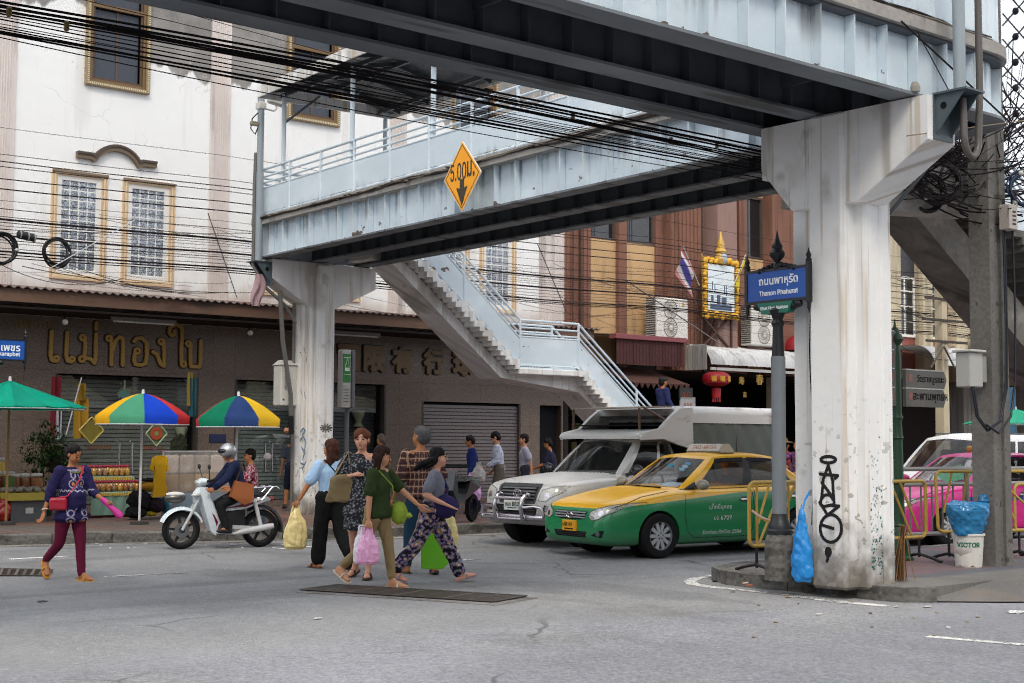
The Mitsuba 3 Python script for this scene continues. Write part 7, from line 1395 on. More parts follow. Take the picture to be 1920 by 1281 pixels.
exf = -Y_; D = lambda pol, off=.004, res=.05: decal(BK, pol, (0, 0, 0), exf, ZZ, off, res)
gr = Polygon([(-.42, .93), (.42, .93), (.36, .72), (-.36, .72)]); ob('grille_surround', D(gr.buffer(.05), .004), 'satin', '#3a3c3f', TRK); ob('grille', D(gr, .008), 'matte', '#111213', TRK)
for z in (.76, .81, .86, .91): ob('grille_bar', D(rect(0, z, .76, .022, .004), .014), 'satin', '#5b5d60', TRK)
emblem(TRK, BK, decal(BK, rect(0, .84, .01, .01, .002), (0, 0, 0), exf, ZZ, .03).vertices[0], exf, .07)
for sd in (-1, 1):
    hl = Polygon([(sd * .47, .73), (sd * .62, .72), (sd * .80, .84), (sd * .845, .95), (sd * .74, .94), (sd * .52, .88)]); ob('headlight', D(hl, .008, .03), 'head_lens', None, TRK, smooth=50); ob('headlight_rim', D(hl.buffer(.014), .004, .03), 'satin', '#77787a', TRK); ob('reflector', D(Point(sd * .63, .80).buffer(.05), .009, .02), 'chrome', None, TRK)
    ob('fog_recess', D(Polygon([(sd * .55, .56), (sd * .72, .55), (sd * .76, .64), (sd * .60, .66)]), .004), 'matte', '#2d2e2f', TRK); ob('fog_lamp', D(Point(sd * .66, .60).buffer(.045), .01, .02), 'chrome', None, TRK)
ob('intake', D(Polygon([(-.46, .65), (.46, .65), (.42, .50), (-.42, .50)]), .006), 'matte', '#121313', TRK)
for z in (.53, .57, .61): ob('intake_bar', D(rect(0, z, .82, .014, .004), .012), 'satin', '#38393b', TRK)
ob('number_plate', bx(-.10, -.09, -.19, .19, .57, .72, .004), 'satin', '#d9dbd6', TRK); ob('plate_lettering', put(text('ฒฆ 882', width=.31, depth=.003, kind='thai', wght=600), (-.101, 0, .665), exf), 'matte', '#26412f', TRK); ob('plate_lettering', put(text('กรุงเทพมหานคร', width=.2, depth=.003, kind='thai'), (-.101, 0, .60), exf), 'matte', '#26412f', TRK)
bb = num(TRK + '__bull_bar')
for y in (-.30, .30): ob('hoop', tube([(-.06, y, .42), (-.16, y, .46), (-.20, y, .60), (-.17, y, .74), (-.10, y, .82), (-.03, y, .80)], .036, 10), 'chrome', None, bb, smooth=40)
ob('cross_tube', tube([(-.19, -.30, .76), (-.19, .30, .76)], .026, 8), 'chrome', None, bb, smooth=40); ob('cross_tube', tube([(-.14, -.34, .44), (-.14, .34, .44)], .024, 8), 'chrome', None, bb, smooth=40)
for sd in (-1, 1): ob('side_loop', tube([(-.19, sd * .3, .62), (-.16, sd * .55, .64), (-.12, sd * .66, .62), (-.1, sd * .70, .52), (-.1, sd * .68, .46)], .02, 8), 'chrome', None, bb, smooth=40)
ob('bumper_tube', tube([(.10, -.92, .47), (-.02, -.80, .47), (-.08, -.5, .47), (-.08, .5, .47), (-.02, .80, .47), (.10, .92, .47)], .05, 10), 'chrome', None, bb, smooth=40)
# canopy: an open tilted hatch over the cab, then a long white roof with tarpaulin sides
cn = num(TRK + '__canopy')
def f_can(p, n, uv):
    d = smoothstep(.54, .72, fbm(p.x * 2.2, p.y * 2.2, p.z * 5, 4)); return mix(mi.Color3f(.60, .60, .58), mi.Color3f(.26, .19, .14), d * .6)
scene['canopy_white'] = pri(mikit.proc(f_can), .4, specular=.4)
def rounded(y0, y1, z0, z1, r_): return sbox(y0 + r_, z0 - .2, y1 - r_, z1 - r_).buffer(r_).intersection(sbox(y0, z0, y1, z1))
sec = rounded(-.93, .93, 1.94, 2.22, .14)
CK = Polygon([(1.87, 1.655), (1.85, 1.71), (1.91, 1.77), (2.3, 1.84), (2.55, 2.03), (2.78, 2.17), (3.1, 2.19), (3.12, 1.5), (2.75, 1.58), (2.4, 1.67)]).buffer(.03).buffer(-.03)
def y_slab(pol, y0, y1): return ext(pol, y1 - y0, basis((0, y1, 0), (1, 0, 0), (0, 0, 1), (0, -1, 0)))
ob('roof', prism_s(sec.difference(rounded(-.90, .90, 1.90, 2.19, .12)), 2.95, 5.5), 'canopy_white', None, cn, smooth=40)
ob('roof_front', hull([(2.95, y, z) for y, z in ((-.93, 2.0), (.93, 2.0), (-.93, 2.09), (.93, 2.09), (-.8, 2.215), (.8, 2.215), (-.87, 2.185), (.87, 2.185))] + [(2.76, y, z) for y, z in ((-.91, 2.06), (.91, 2.06), (-.8, 2.17), (.8, 2.17))]), 'canopy_white', None, cn, smooth=50)
ob('roof_end', prism_s(rounded(-.92, .92, 1.95, 2.21, .13), 5.48, 5.54), 'canopy_white', None, cn)
for sd in (-1, 1):
    ob('slope_cheek', y_slab(CK, min(sd * .93, sd * .86), max(sd * .93, sd * .86)), 'canopy_white', None, cn)
    V = []; n_, m_ = 40, 10
    for i in range(n_ + 1):
        for j in range(m_ + 1): V.append((3.1 + 2.35 * i / n_, sd * (.90 + .010 * math.sin(i * .9 + j) + .022 * float(meshkit.noise(np.array([i * .45, j * .6, sd + 2.0]), 4))), .98 + 1.0 * j / m_))
    ob('tarpaulin', (np.array(V), np.array([[i * (m_ + 1) + j, (i + 1) * (m_ + 1) + j, (i + 1) * (m_ + 1) + j + 1, i * (m_ + 1) + j + 1] for i in range(n_) for j in range(m_)])), 'matte', '#646a65', cn, smooth=True)
    for x in (3.1, 4.3, 5.45): ob('post', beam((x, sd * .90, .9), (x, sd * .90, 1.98), .04, .04), 'satin', '#55504b', cn)
lip = [(1.84, 1.668), (1.83, 1.72), (1.88, 1.765), (1.96, 1.785), (2.3, 1.835), (2.3, 1.74), (1.94, 1.675)]
ob('front_lip', y_slab(Polygon(lip), -.862, .862), 'canopy_white', None, cn, smooth=40)
ob('bulkhead', bx(3.0, 3.05, -.88, .88, 1.0, 1.95), 'matte', '#161616', cn)
ob('hatch', [hull([(1.90, y, 2.17) for y in (-.72, .72)] + [(2.75, y, 2.215) for y in (-.78, .78)] + [(1.90, y, 2.155) for y in (-.72, .72)] + [(2.75, y, 2.19) for y in (-.78, .78)])], 'satin', '#7d7468', cn); ob('hatch_stay', [tube([(2.0, y, 1.82), (2.0, y, 2.17)], .022, 6) for y in (-.74, .74)] + [tube([(2.5, -.85, 1.98), (2.1, -.74, 2.18)], .02, 6)], 'satin', '#5a4436', cn)
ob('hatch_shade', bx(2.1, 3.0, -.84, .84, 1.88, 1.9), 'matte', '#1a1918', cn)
ob('tailgate', bx(5.15, 5.2, -.85, .85, .55, 1.05, .02), 'silver_paint', None, TRK)
# ---------------------------------------------------------------- white car behind the pink taxi
scene['white_paint'] = two({'type': 'principled', 'base_color': rgb((.72, .72, .72)), 'roughness': .25, 'specular': .5, 'clearcoat': .8})
WC = np.array([21.4, 15.42, 0.0]); SUV = thing('suv', 'white off-road car behind the pink taxi', 'car', at=WC, rz=math.radians(-8))
Cw = Car(dict(top=[(0, .62), (.012, .72), (.04, .86), (.1, .95), (.2, 1.0), (.5, 1.05), (1.0, 1.10), (1.35, 1.13), (4.5, 1.16), (4.65, 1.0)], shoulder=[(0, .58), (.03, .76), (.1, .86), (.25, .92), (.6, .97), (1.3, 1.02), (4.5, 1.06), (4.65, .9)], half=[(0, .6), (.012, .68), (.04, .75), (.1, .81), (.2, .855), (.4, .89), (.9, .91), (4.2, .90), (4.5, .86), (4.65, .78)], bottom=[(0, .46), (.04, .38), (.12, .34), (.5, .36), (4.65, .45)],
    stations=sorted(set(np.round(np.r_[[0, .012, .03, .06, .1, .15, .21, .28], np.arange(.36, 4.5, .12), [4.5, 4.58, 4.63, 4.65]], 4))), wheels=[(.92, .44), (3.67, .44)], wmax=.91, wheel_r=.385, green=dict(F=((1.25, 0, 1.12), (2.02, 0, 1.76)), FC=((1.5, .79, 1.08), (2.12, .64, 1.715)), RC=((4.45, .78, 1.12), (4.25, .65, 1.70)), R=((4.52, 0, 1.14), (4.32, 0, 1.74)))))
BW = Cw.body(); ob('body', BW, 'white_paint', None, SUV, smooth=32); R, nf, ns, nh = Cw.house(); N = R.shape[1] - 1
wins = [(nf + 3, nf + 15), (nf + 16, nf + 25), (nf + 26, nf + 34)]; isw = lambda j, h: (1 <= h < nh - 1 and any(a <= j < b for a, b in wins)) or (h < nh - 1 and j < nf - 1)
for sd in (-1, 1):
    ob('cabin_shell', half_faces(R, lambda j, h: not isw(j, h), sd), 'white_paint', None, SUV, smooth=True)
    for a, b in wins: ob('side_window', half_faces(R, lambda j, h: isw(j, h) and a <= j < b, sd), 'car_glass', None, SUV, smooth=True)
    for x in (.92, 3.67): wheel(SUV, (x, sd * .80, .385), .385, .25, sd, '#9a9c9e', 6)
    ob('mirror', ball((1.66, sd * 1.02, 1.2), (.07, .12, .09), 3), 'white_paint', None, SUV, smooth=True); ob('roof_rail', tube([(2.3, sd * .58, 1.80), (4.1, sd * .58, 1.80)], .02, 6), 'satin', '#3a3b3d', SUV)
ws_ = cat([half_faces(R, lambda j, h: j < nf - 1 and h < nh - 1, sd) for sd in (-1, 1)]); ws_.merge_vertices(); ob('windscreen', ws_, 'car_glass', None, SUV, smooth=True)
top = R[-1]; cx = np.c_[np.clip(top[:, 0], 2.4, 4.0), np.zeros(len(top)), np.zeros(len(top))]; RR = np.array([top] + [np.c_[top[:, :2] + (cx[:, :2] - top[:, :2]) * q, top[:, 2] + (1.81 - top[:, 2]) * math.sin(q * math.pi / 2)] for q in (.15, .4, .7, 1)]); roof = cat([half_faces(RR, lambda j, h: True, sd) for sd in (-1, 1)]); roof.merge_vertices(); ob('roof', roof, 'white_paint', None, SUV, smooth=True)
D = lambda pol, off=.004, res=.05: decal(BW, pol, (0, 0, 0), exf, ZZ, off, res)
ob('grille', D(Polygon([(-.5, .93), (.5, .93), (.44, .72), (-.44, .72)]), .006), 'matte', '#131415', SUV)
for z in (.75, .80, .85, .90): ob('grille_bar', D(rect(0, z, .9, .02, .004), .014), 'chrome', None, SUV)
emblem(SUV, BW, decal(BW, rect(0, .83, .01, .01, .002), (0, 0, 0), exf, ZZ, .03).vertices[0], exf, .075)
for sd in (-1, 1): ob('headlight', D(Polygon([(sd * .55, .78), (sd * .66, .77), (sd * .82, .86), (sd * .86, .95), (sd * .6, .92)]), .008, .03), 'head_lens', None, SUV, smooth=50)
ob('interior', [bx(1.4, 1.75, -.7, .7, .8, 1.1), bx(2.5, 2.7, -.7, .7, .7, 1.5, .05), bx(3.4, 3.6, -.7, .7, .7, 1.5, .05), bx(1.4, 4.4, -.75, .75, .5, .55)], 'matte', '#2b2a29', SUV)
# ---------------------------------------------------------------- people: joints from angles, hulls along the bones, one smooth surface
ICO = trimesh.creation.icosphere(subdivisions=1).vertices; ICO2 = trimesh.creation.icosphere(subdivisions=2).vertices
def bone(p, q, rp, rq=None):
    rq = rp if rq is None else rq; f3 = lambda r_: np.broadcast_to(r_, (3,))
    return m3.Manifold.hull_points(np.vstack([np.asarray(p) + ICO2 * f3(rp), np.asarray(q) + ICO2 * f3(rq)]))
def fuse(bs): return m3.Manifold.batch_boolean(bs, m3.OpType.Add)
def smooth_man(man, res=.022, it=10):
    man = man.refine_to_length(res); m = man.to_mesh(); t = trimesh.Trimesh(m.vert_properties[:, :3], m.tri_verts, process=False); t.merge_vertices()
    trimesh.smoothing.filter_taubin(t, .5, -.53, iterations=it); return t
def to_man(t): return m3.Manifold(m3.Mesh(np.asarray(t.vertices, np.float32), np.asarray(t.faces, np.uint32)))
def rx(a): c, s = math.cos(a), math.sin(a); return np.array([[1, 0, 0], [0, c, -s], [0, s, c]])
def ry(a): c, s = math.cos(a), math.sin(a); return np.array([[c, 0, s], [0, 1, 0], [-s, 0, c]])
def rzm(a): c, s = math.cos(a), math.sin(a); return np.array([[c, -s, 0], [s, c, 0], [0, 0, 1.0]])
D2 = math.radians
SKIN = {'tan': '#a8714f', 'light': '#c48f70', 'pale': '#cf9a82', 'brown': '#7f5238'}
class Fig:
    """x to the person's right, y forward, z up; angles in degrees; a height of 1.6 before scaling."""
    def __init__(g, label, at, z0, head, Hh=1.6, skin='tan', lean=0, hips=((0, 0), (0, 0)), knees=(0, 0), sh=((0, 8), (0, 8)), el=(10, 10), look=(0, 0), foot=(0, 0), wide=1.0, group=None, twist=0, sit=None, fw=(0, 0), hand_curl=(25, 25)):
        g.k = thing('person', label, 'person', group); g.s = Hh / 1.6; J = g.J = {}; g.w = wide; g.skin = SKIN[skin]
        Rt = rzm(D2(twist)) @ rx(D2(-lean)); pel = np.array([0, 0, .86]); g.Rt = Rt; up = lambda v: pel + Rt @ (np.array(v, float) - pel)
        J['pel'] = pel; J['wai'] = up((0, .005, 1.0)); J['che'] = up((0, .0, 1.17)); J['nck'] = up((0, -.015, 1.335)); J['hed'] = up((0, .01, 1.475)); g.Rh = Rt @ rx(D2(lean * .7)) @ rzm(D2(look[0])) @ rx(D2(-look[1]))
        for i, sd in enumerate((-1, 1)):
            n = 'LR'[i]; S = J['sh' + n] = up((sd * .158, -.01, 1.285)); f, a = D2(sh[i][0]), D2(sh[i][1])
            d = np.array([sd * math.sin(a), math.sin(f) * math.cos(a), -math.cos(f) * math.cos(a)]); d = Rt @ d; E_ = J['el' + n] = S + d * .265
            e = D2(el[i]); side = Rt @ rzm(D2(fw[i]) * sd) @ np.array([0, 1.0, 0]); fwd = side - d * (side @ d); fwd /= np.linalg.norm(fwd); d2 = d * math.cos(e) + fwd * math.sin(e); J['wr' + n] = E_ + d2 * .235; J['fd' + n] = d2; J['ff' + n] = fwd
            Hp = J['hip' + n] = pel + np.array([sd * .085, 0, -.03]); f, a = D2(hips[i][0]), D2(hips[i][1]); d = np.array([sd * math.sin(a), math.sin(f) * math.cos(a), -math.cos(f) * math.cos(a)]); K = J['kn' + n] = Hp + d * .395
            q = f - D2(knees[i]); d2 = np.array([sd * math.sin(a) * .6, math.sin(q), -math.cos(q)]); d2 /= np.linalg.norm(d2); A = J['an' + n] = K + d2 * .365; tq = D2(foot[i]); J['to' + n] = A + np.array([sd * .03, .15 * math.cos(tq), -.045 + .15 * math.sin(tq)]); J['he' + n] = A + np.array([0, -.045 * math.cos(tq) - .0, -.04 - .04 * math.sin(tq)])
        low = min(min(J['to' + n][2] - .02, J['he' + n][2] - .028) for n in 'LR') if sit is None else J['pel'][2] - .1 - sit / g.s
        M = np.eye(4); M[:3, :3] = rzm(D2(head - 90)) * g.s; M[:3, 3] = (at[0], at[1], z0 - low * g.s); g.M = M; g.low = low
    def W(g, p): return (g.M[:3, :3] @ np.asarray(p, float)) + g.M[:3, 3]
    def put(g, name, mesh, mat, col, smooth=True, parent=None):
        if hasattr(mesh, 'to_mesh'): m = mesh.to_mesh(); mesh = trimesh.Trimesh(m.vert_properties[:, :3], m.tri_verts, process=False)
        mesh = mesh.copy(); lv = np.array(mesh.vertices); c = np.array([L(q) if isinstance(q, str) else q for q in col(lv)]) if callable(col) else col
        mesh.apply_transform(g.M); return ob(name, mesh, mat, c, parent or g.k, smooth)
    def hand(g, n, curl=25):
        w, d, f = g.J['wr' + n], g.J['fd' + n], g.J['ff' + n]; sd = -1 if n == 'L' else 1; d = d / np.linalg.norm(d); x = np.cross(d, f) ; nrm = f - 0 * d
        # palm faces the thigh: spread direction is the forearm's front
        sp = nrm; pal = np.cross(d, sp) * sd; B = [bone(w, w + d * .045 + sp * .018, (.018, .018, .018), .014), bone(w + d * .03 - sp * .02, w + d * .085 - sp * .025, .013, .012), bone(w + d * .03 + sp * .02, w + d * .09 + sp * .025, .014, .012), bone(w + d * .02, w + d * .09, .015, .013)]
        for i, (o, ln_) in enumerate(((.027, .062), (.010, .070), (-.008, .066), (-.025, .052))):
            b0 = w + d * .088 + sp * o; c = D2(curl * (1 + .12 * i)); d1 = d * math.cos(c) + pal * math.sin(c); b1 = b0 + d1 * ln_ * .55; d2 = d * math.cos(2.1 * c) + pal * math.sin(2.1 * c); B += [bone(b0, b1, .0095, .0085), bone(b1, b1 + d2 * ln_ * .5, .0085, .0065)]
        t0 = w + d * .025 + sp * .022; t1 = t0 + d * .035 + sp * .028 + pal * .012; B += [bone(t0, t1, .012, .010), bone(t1, t1 + d * .034 + sp * .004 + pal * .012, .0095, .008)]
        return fuse(B)
    def body(g, belly=0, curl=(25, 25), face=None):
        J, w = g.J, g.w; B = [bone(J['hipL'] + [.01, 0, .03], J['hipR'] + [-.01, 0, .03], (.095 * w, .10, .10)), bone(J['pel'] + [0, 0, .03], J['wai'], (.125 * w, .095, .09), (.115 * w, .085, .08)), bone(J['wai'], J['che'], (.115 * w, .085, .08), (.135 * w, .10, .10)), bone(J['che'], (J['shL'] + J['shR']) / 2, (.135 * w, .10, .09), (.11, .065, .05)), bone(J['shL'], J['shR'], .05), bone((J['shL'] + J['shR']) / 2, J['nck'], .055, .05), bone(J['nck'], J['hed'] - g.Rh @ np.array([0, .0, .05]), .046, .045)]
        if belly: B.append(bone(J['wai'] + [0, .08, -.06], J['wai'] + [0, .09, .0], belly))
        for n in 'LR': B += [bone(J['sh' + n], J['el' + n], .047 * w, .035), bone(J['el' + n], J['wr' + n], .036, .023), bone(J['hip' + n], J['kn' + n], .082 * w, .05), bone(J['kn' + n], J['an' + n] + (J['kn' + n] - J['an' + n]) * .6, .05, .048), bone(J['kn' + n] + (J['an' + n] - J['kn' + n]) * .35, J['an' + n], .047, .03), bone(J['an' + n], J['he' + n] + [0, .012, 0], .032, .028), bone(J['an' + n], J['to' + n], .03, (.03, .03, .018)), bone(J['he' + n], J['to' + n], .025, (.038, .035, .016))]
        h = lambda v: J['hed'] + g.Rh @ np.array(v, float); g.h = h
        E3 = lambda c, r_: m3.Manifold.hull_points(h(c) + (ICO2 * r_) @ g.Rh.T)
        B += [E3((0, -.012, .03), (.074, .092, .09)), E3((0, .02, -.02), (.064, .068, .08)), E3((0, .045, -.075), (.036, .034, .032)), E3((-.03, .035, -.03), (.038, .045, .04)), E3((.03, .035, -.03), (.038, .045, .04))]
        t = smooth_man(fuse(B), .024, 8); m = to_man(t)
        X = [g.hand('L', curl[0]), g.hand('R', curl[1])] + [m3.Manifold.hull_points(np.array([h((sx, sy, sz)) for sx, sy, sz in ((-.006, .080, .02), (.006, .080, .02), (-.016, .088, -.022), (.016, .088, -.022), (0, .106, -.018), (0, .088, -.032))]))] + [m3.Manifold.hull_points(h((sd * .072, -.005, .0)) + (ICO * (.01, .02, .03)) @ g.Rh.T) for sd in (-1, 1)]
        if m.status() == m3.Error.NoError: m = fuse([m] + X)
        b = g.put('body', m, 'hair', g.skin, 50)
        for sd in (-1, 1):
            g.put('eye', m3.Manifold.hull_points(h((sd * .03, .077, .012)) + (ICO * (.013, .009, .0065)) @ g.Rh.T), 'gloss', '#1a1210', 40, b); g.put('eyebrow', m3.Manifold.hull_points(np.array([h((sd * x, y, z)) for x, y, z in ((.012, .086, .032), (.048, .071, .034), (.046, .074, .041), (.014, .088, .039), (.03, .089, .040), (.03, .086, .034))])), 'matte', '#1f1510', False, b)
        g.put('lips', m3.Manifold.hull_points(h((0, .082, -.052)) + (ICO * (.021, .008, .007)) @ g.Rh.T), 'satin', face or '#9a5346', 40, b); return b
    def cloth(g, name, bones, col, mat='matte', res=.02, it=8, wr=.008, sc=9, cut=None, seed=1):
        m = fuse([bone(*b) for b in bones])
        if cut is not None:
            for nrm, off in cut: m = m.trim_by_plane(nrm, off)
        t = smooth_man(m, res, it); v = np.array(t.vertices); q = meshkit.fbm(v * [sc, sc, sc * .45] + seed * 3.7, 3, seed); t.vertices = v + t.vertex_normals * (((q - .5) * 2.4 + (.62 - np.abs(2 * meshkit.fbm(v * [sc * 1.7, sc * 1.7, sc * 1.1] + seed * 9.1, 3, seed + 2) - 1)) * -1.3) * wr * 1.15)[:, None]; return g.put(name, t, mat, col)
    def torso(g, ease=.014, hem=.80, sleeve=.6, sease=.02, flare=0, belly=0):
        J, w = g.J, g.w; e = ease; B = [(J['wai'], J['che'], np.array([.120 * w, .092, .08]) + e, np.array([.138 * w, .105, .10]) + e), (J['che'], (J['shL'] + J['shR']) / 2, np.array([.135 * w, .105, .09]) + e, np.array([.11, .07, .05]) + e * .6), (J['shL'] * .92 + J['che'] * .08, J['shR'] * .92 + J['che'] * .08, .05 + e * .6), (J['pel'] + [0, 0, hem - .86 + .06], J['wai'], np.array([.135 * w + flare, .108 + flare, .05]) + e, np.array([.12 * w, .095, .08]) + e)]
        if belly: B.append((J['wai'] + [0, .08, -.08], J['wai'] + [0, .09, .0], belly + e))
        for n in 'LR':
            if sleeve > 1: B += [(J['sh' + n], J['el' + n], .05 + sease, .042 + sease), (J['el' + n], J['el' + n] + (J['wr' + n] - J['el' + n]) * (sleeve - 1), .042 + sease, .032 + sease)]
            elif sleeve > 0: B.append((J['sh' + n], J['sh' + n] + (J['el' + n] - J['sh' + n]) * sleeve, .052 + sease * .6, .05 + sease))
        return B
    def legs(g, ease=.014, end=.9, flare=0.0, hipw=0):
        J, w = g.J, g.w; B = [(J['hipL'] + [.01, 0, .05], J['hipR'] + [-.01, 0, .05], np.array([.10 * w + hipw, .108, .10]) + ease), (J['pel'] + [0, 0, .06], J['pel'] + [0, 0, .10], np.array([.125 * w, .10, .04]) + ease)]
        for n in 'LR': B += [(J['hip' + n], J['kn' + n], .085 * w + ease, .056 + ease + flare * .5), (J['kn' + n], J['kn' + n] + (J['an' + n] - J['kn' + n]) * end, .056 + ease + flare * .5, .042 + ease + flare)]
        return B
    def hair(g, col, length=0.0, back=.0, side=0, vol=.0, wind=(0, 0, 0), seed=3, bun=False, fringe=.045):
        h = g.h; E3 = lambda c, r_: m3.Manifold.hull_points(h(c) + (ICO2 * r_) @ g.Rh.T); v = vol
        B = [E3((0, -.024, .045), (.084 + v, .094 + v, .085 + v)), E3((0, -.05, .0), (.080 + v, .066 + v, .085 + v))]
        m = fuse(B); n_ = g.Rh @ np.array([0, -1.0, .62]); n_ /= np.linalg.norm(n_); m = m.trim_by_plane(n_.tolist(), float(n_ @ h((0, fringe + .02, .045)) ))
        B = [m]
        if length: 
            for x in (-.05, -.02, .02, .05): a = h((x * 1.25, -.05, -.02)); b_ = a + np.array([0, -back, -length * .55]) + np.array(wind) * .5; c = a + np.array([x * .25, -back, -length]) + np.array(wind); B += [bone(a, b_, .042, .040), bone(b_, c, .038, .022)]
            for sd in (-1, 1): a = h((sd * .072, -.01, .03)); b_ = h((sd * .078, -.02, -.06)) + np.array(wind) * .15; B += [bone(a, b_, .022, .022), bone(b_, b_ + np.array([sd * .01, -back * .7, -length * .7]) + np.array(wind) * .6, .022, .014)]
        if bun: B.append(E3((0, -.12, -.0), (.045, .04, .045)))
        t = smooth_man(fuse(B), .012, 6); vv = np.array(t.vertices); q = meshkit.fbm(vv * [75, 75, 12] + seed, 3, seed); q2 = meshkit.fbm(vv * [22, 22, 9] + seed, 2, seed + 1); t.vertices = vv + t.vertex_normals * ((q - .5) * .022 + (q2 - .5) * .026)[:, None]; col = (lambda cc: lambda v_: np.clip(L(cc) * (.55 + .9 * meshkit.fbm(v_ * [60, 60, 9], 3, seed))[:, None] * 1.15, 0, 1))(col)
        return g.put('hair', t, 'hair', col)
    def sandals(g, col, shoe=False):
        J = g.J
        for n in 'LR':
            he, to = J['he' + n], J['to' + n]; d = to - he; up = np.array([0, 0, .022]); up = np.cross(np.cross(d, [0, 0, 1]), d); up = up / np.linalg.norm(up) * (1 if up[2] > 0 else -1)
            if shoe: g.put('shoe', smooth_man(fuse([bone(he + up * .012, to - d * .1 + up * .0, .036, (.044, .044, .03)), bone(he + up * .03, he + d * .35 + up * .05, .036, .036), bone(to - d * .15, to + d * .05, (.043, .04, .03), (.03, .02, .018))]), .015, 4), 'satin', col); continue
            sd_ = np.cross(d, up); sd_ /= np.linalg.norm(sd_); P = []
            for q, w_ in ((-.18, .02), (-.05, .034), (.4, .035), (.75, .045), (1.05, .043), (1.2, .02)):
                for s in (-1, 1):
                    for z in (-.030, -.014): P.append(he + d * q + sd_ * s * w_ + up * z)
            k = g.put('sandal', hull(P), 'satin', col, False); J['so' + n] = k
            a = he + d * .62; g.put('strap', tube([a + sd_ * .045 - up * .012, a + sd_ * .034 + up * .024, a + up * .040 , a - sd_ * .034 + up * .024, a - sd_ * .045 - up * .012], .011, 6), 'satin', col, 40, k)
def bag_at(name, label, top, hgt, w, col, mat='bag_film', seed=1, handles=True, sq=(1, .6), yaw=0, cat_='bag'):
    """A soft carrier bag hanging from a hand at the point top."""
    k = thing(name, label, cat_); top = np.asarray(top, float); z = lambda q: -hgt + q * hgt
    m = bag_mesh([(0, z(0)), (w * .7, z(.0)), (w * .95, z(.08)), (w, z(.3)), (w * .86, z(.52)), (w * .55, z(.74)), (w * .25, z(.9)), (.02, z(.97))], (0, 0, 0), w * .18, 5 / w * .25, seed, sq, 72)
    v = np.array(m.vertices); an = np.arctan2(v[:, 1], v[:, 0]); fz = np.clip((v[:, 2] + hgt) / hgt, 0, 1); fold = (meshkit.noise(np.c_[np.cos(an) * 4, np.sin(an) * 4, fz * 1.2] + seed, seed) - .5) * w * .45 * (.35 + fz); v[:, :2] *= (1 + fold / w)[:, None]; m.vertices = v; m = crumple(m, w * .12, 3 / w * .5, seed + 5)
    ob('sack', mv(m, top, yaw), mat, col, k, smooth=True)
    if handles: e = np.array([math.cos(yaw), math.sin(yaw), 0]); ob('handle', tube([top + e * w * .4 + ZZ * z(.78), top + e * .03 + ZZ * .0, top - e * .03 + ZZ * .0, top - e * w * .4 + ZZ * z(.78)], .012, 6), mat, col, k, smooth=True)
    return k
VIEW = lambda u, v, Y: CAM + ray(u, v) * (Y / (ray(u, v) @ F0))
def hs(*v): return cell_np(np.array(v, float))
def cell_np(v): a = np.sin(v @ np.array([12.9898, 78.233, 37.719])[:v.shape[-1]]) * 43758.5453; return a - np.floor(a)
def pal(v, sc, cols, seed=0): 
    r_ = meshkit.noise(v * sc + seed, seed); r2 = meshkit.noise(v * sc * 1.9 + 7 + seed, seed + 3); i = np.clip((r_ * .6 + r2 * .4 - .22) / .56 * len(cols), 0, len(cols) - 1).astype(int); return np.array([L(c) for c in cols])[i]
# 1 ---- the woman in navy at the left
def navy(v):
    c = np.tile(L('#231f4a'), (len(v), 1)); a = np.arctan2(v[:, 0], v[:, 1]); z = v[:, 2]
    def motif(a0, z0, s):
        x = (a - a0) * .17 / s; y = (z - z0) / s; ring = (np.abs(np.hypot(x, y * 1.15) - .055) < .006); fl = (np.hypot(x, y) < .022); tail = (np.abs(np.hypot(x, y - .10) - .035) < .006) | (np.abs(np.abs(x) - .035 - (y - .08) * .3) < .006) & (y > .07) & (y < .16); return ring | tail, fl
    for a0, z0 in ((-.55, .70), (.55, .70), (-.38, 1.14), (.42, 1.14)): w_, f_ = motif(a0, z0, 1.0); c[w_] = L('#a9a3bb'); c[f_] = L('#b98a5a')
    for zz in (.635 + .012 * np.sin(a * 22), 1.06 + .01 * np.sin(a * 20)): c[(np.abs(z - zz) < .0045) & (v[:, 1] > -.02) & (np.abs(v[:, 0]) < .2)] = L('#c9c3d6')
    c[(z > 1.292) & (z < 1.304) & (np.abs(v[:, 0]) < .10)] = L('#a99ec0'); return c
p = gz(130, 1089)
w1 = Fig('pregnant woman in a navy embroidered tunic and dark red leggings walking with a pink umbrella', p, 0, -82, 1.58, 'tan', lean=2, hips=((10, 1), (-12, 1)), knees=(5, 42), sh=((24, 12), (-16, 15)), el=(42, 12), look=(12, 24), foot=(0, -48), wide=1.12)
w1.body(belly=.10, curl=(55, 30), face='#8a2a36'); w1.hair('#171213', bun=True, seed=5)
w1.cloth('tunic', w1.torso(.02, .68, 1.35, .024, .05, .11), navy, res=.011, wr=.012, cut=[((0, 0, 1), .635)], it=4)
w1.cloth('leggings', w1.legs(.008, .97), '#5d1230', wr=.004); w1.sandals('#c08a2a')
w1.put('necklace', tube([w1.J['nck'] + [.075 * math.cos(q), .02 + .085 * math.sin(q), -.03 - .035 * math.sin(q)] for q in np.linspace(-.4, 3.5, 14)], .009, 5), 'satin', '#6d7a33', 40)
w1.put('bangle', tube([w1.J['wrR'] + w1.J['fdR'] * -.03 + .034 * (np.array([math.cos(q), math.sin(q) * .9, .25 * math.sin(q)])) for q in np.linspace(0, 6.283, 15)], .008, 6), 'satin', '#d2c3bd', 40)
k = thing('shoulder_bag', 'small red crossbody bag worn by the woman in navy', 'bag'); c = w1.W(w1.J['pel'] + [.21, .07, .05])
ob('pouch', crumple(rot(bx(-.10, .10, -.035, .035, -.075, .075, .02), D2(-82 + 90 - 35), (0, 0, 1)).subdivide().subdivide(), .01, 9, 2).apply_translation(c), 'gloss', '#a3122e', k, smooth=50)
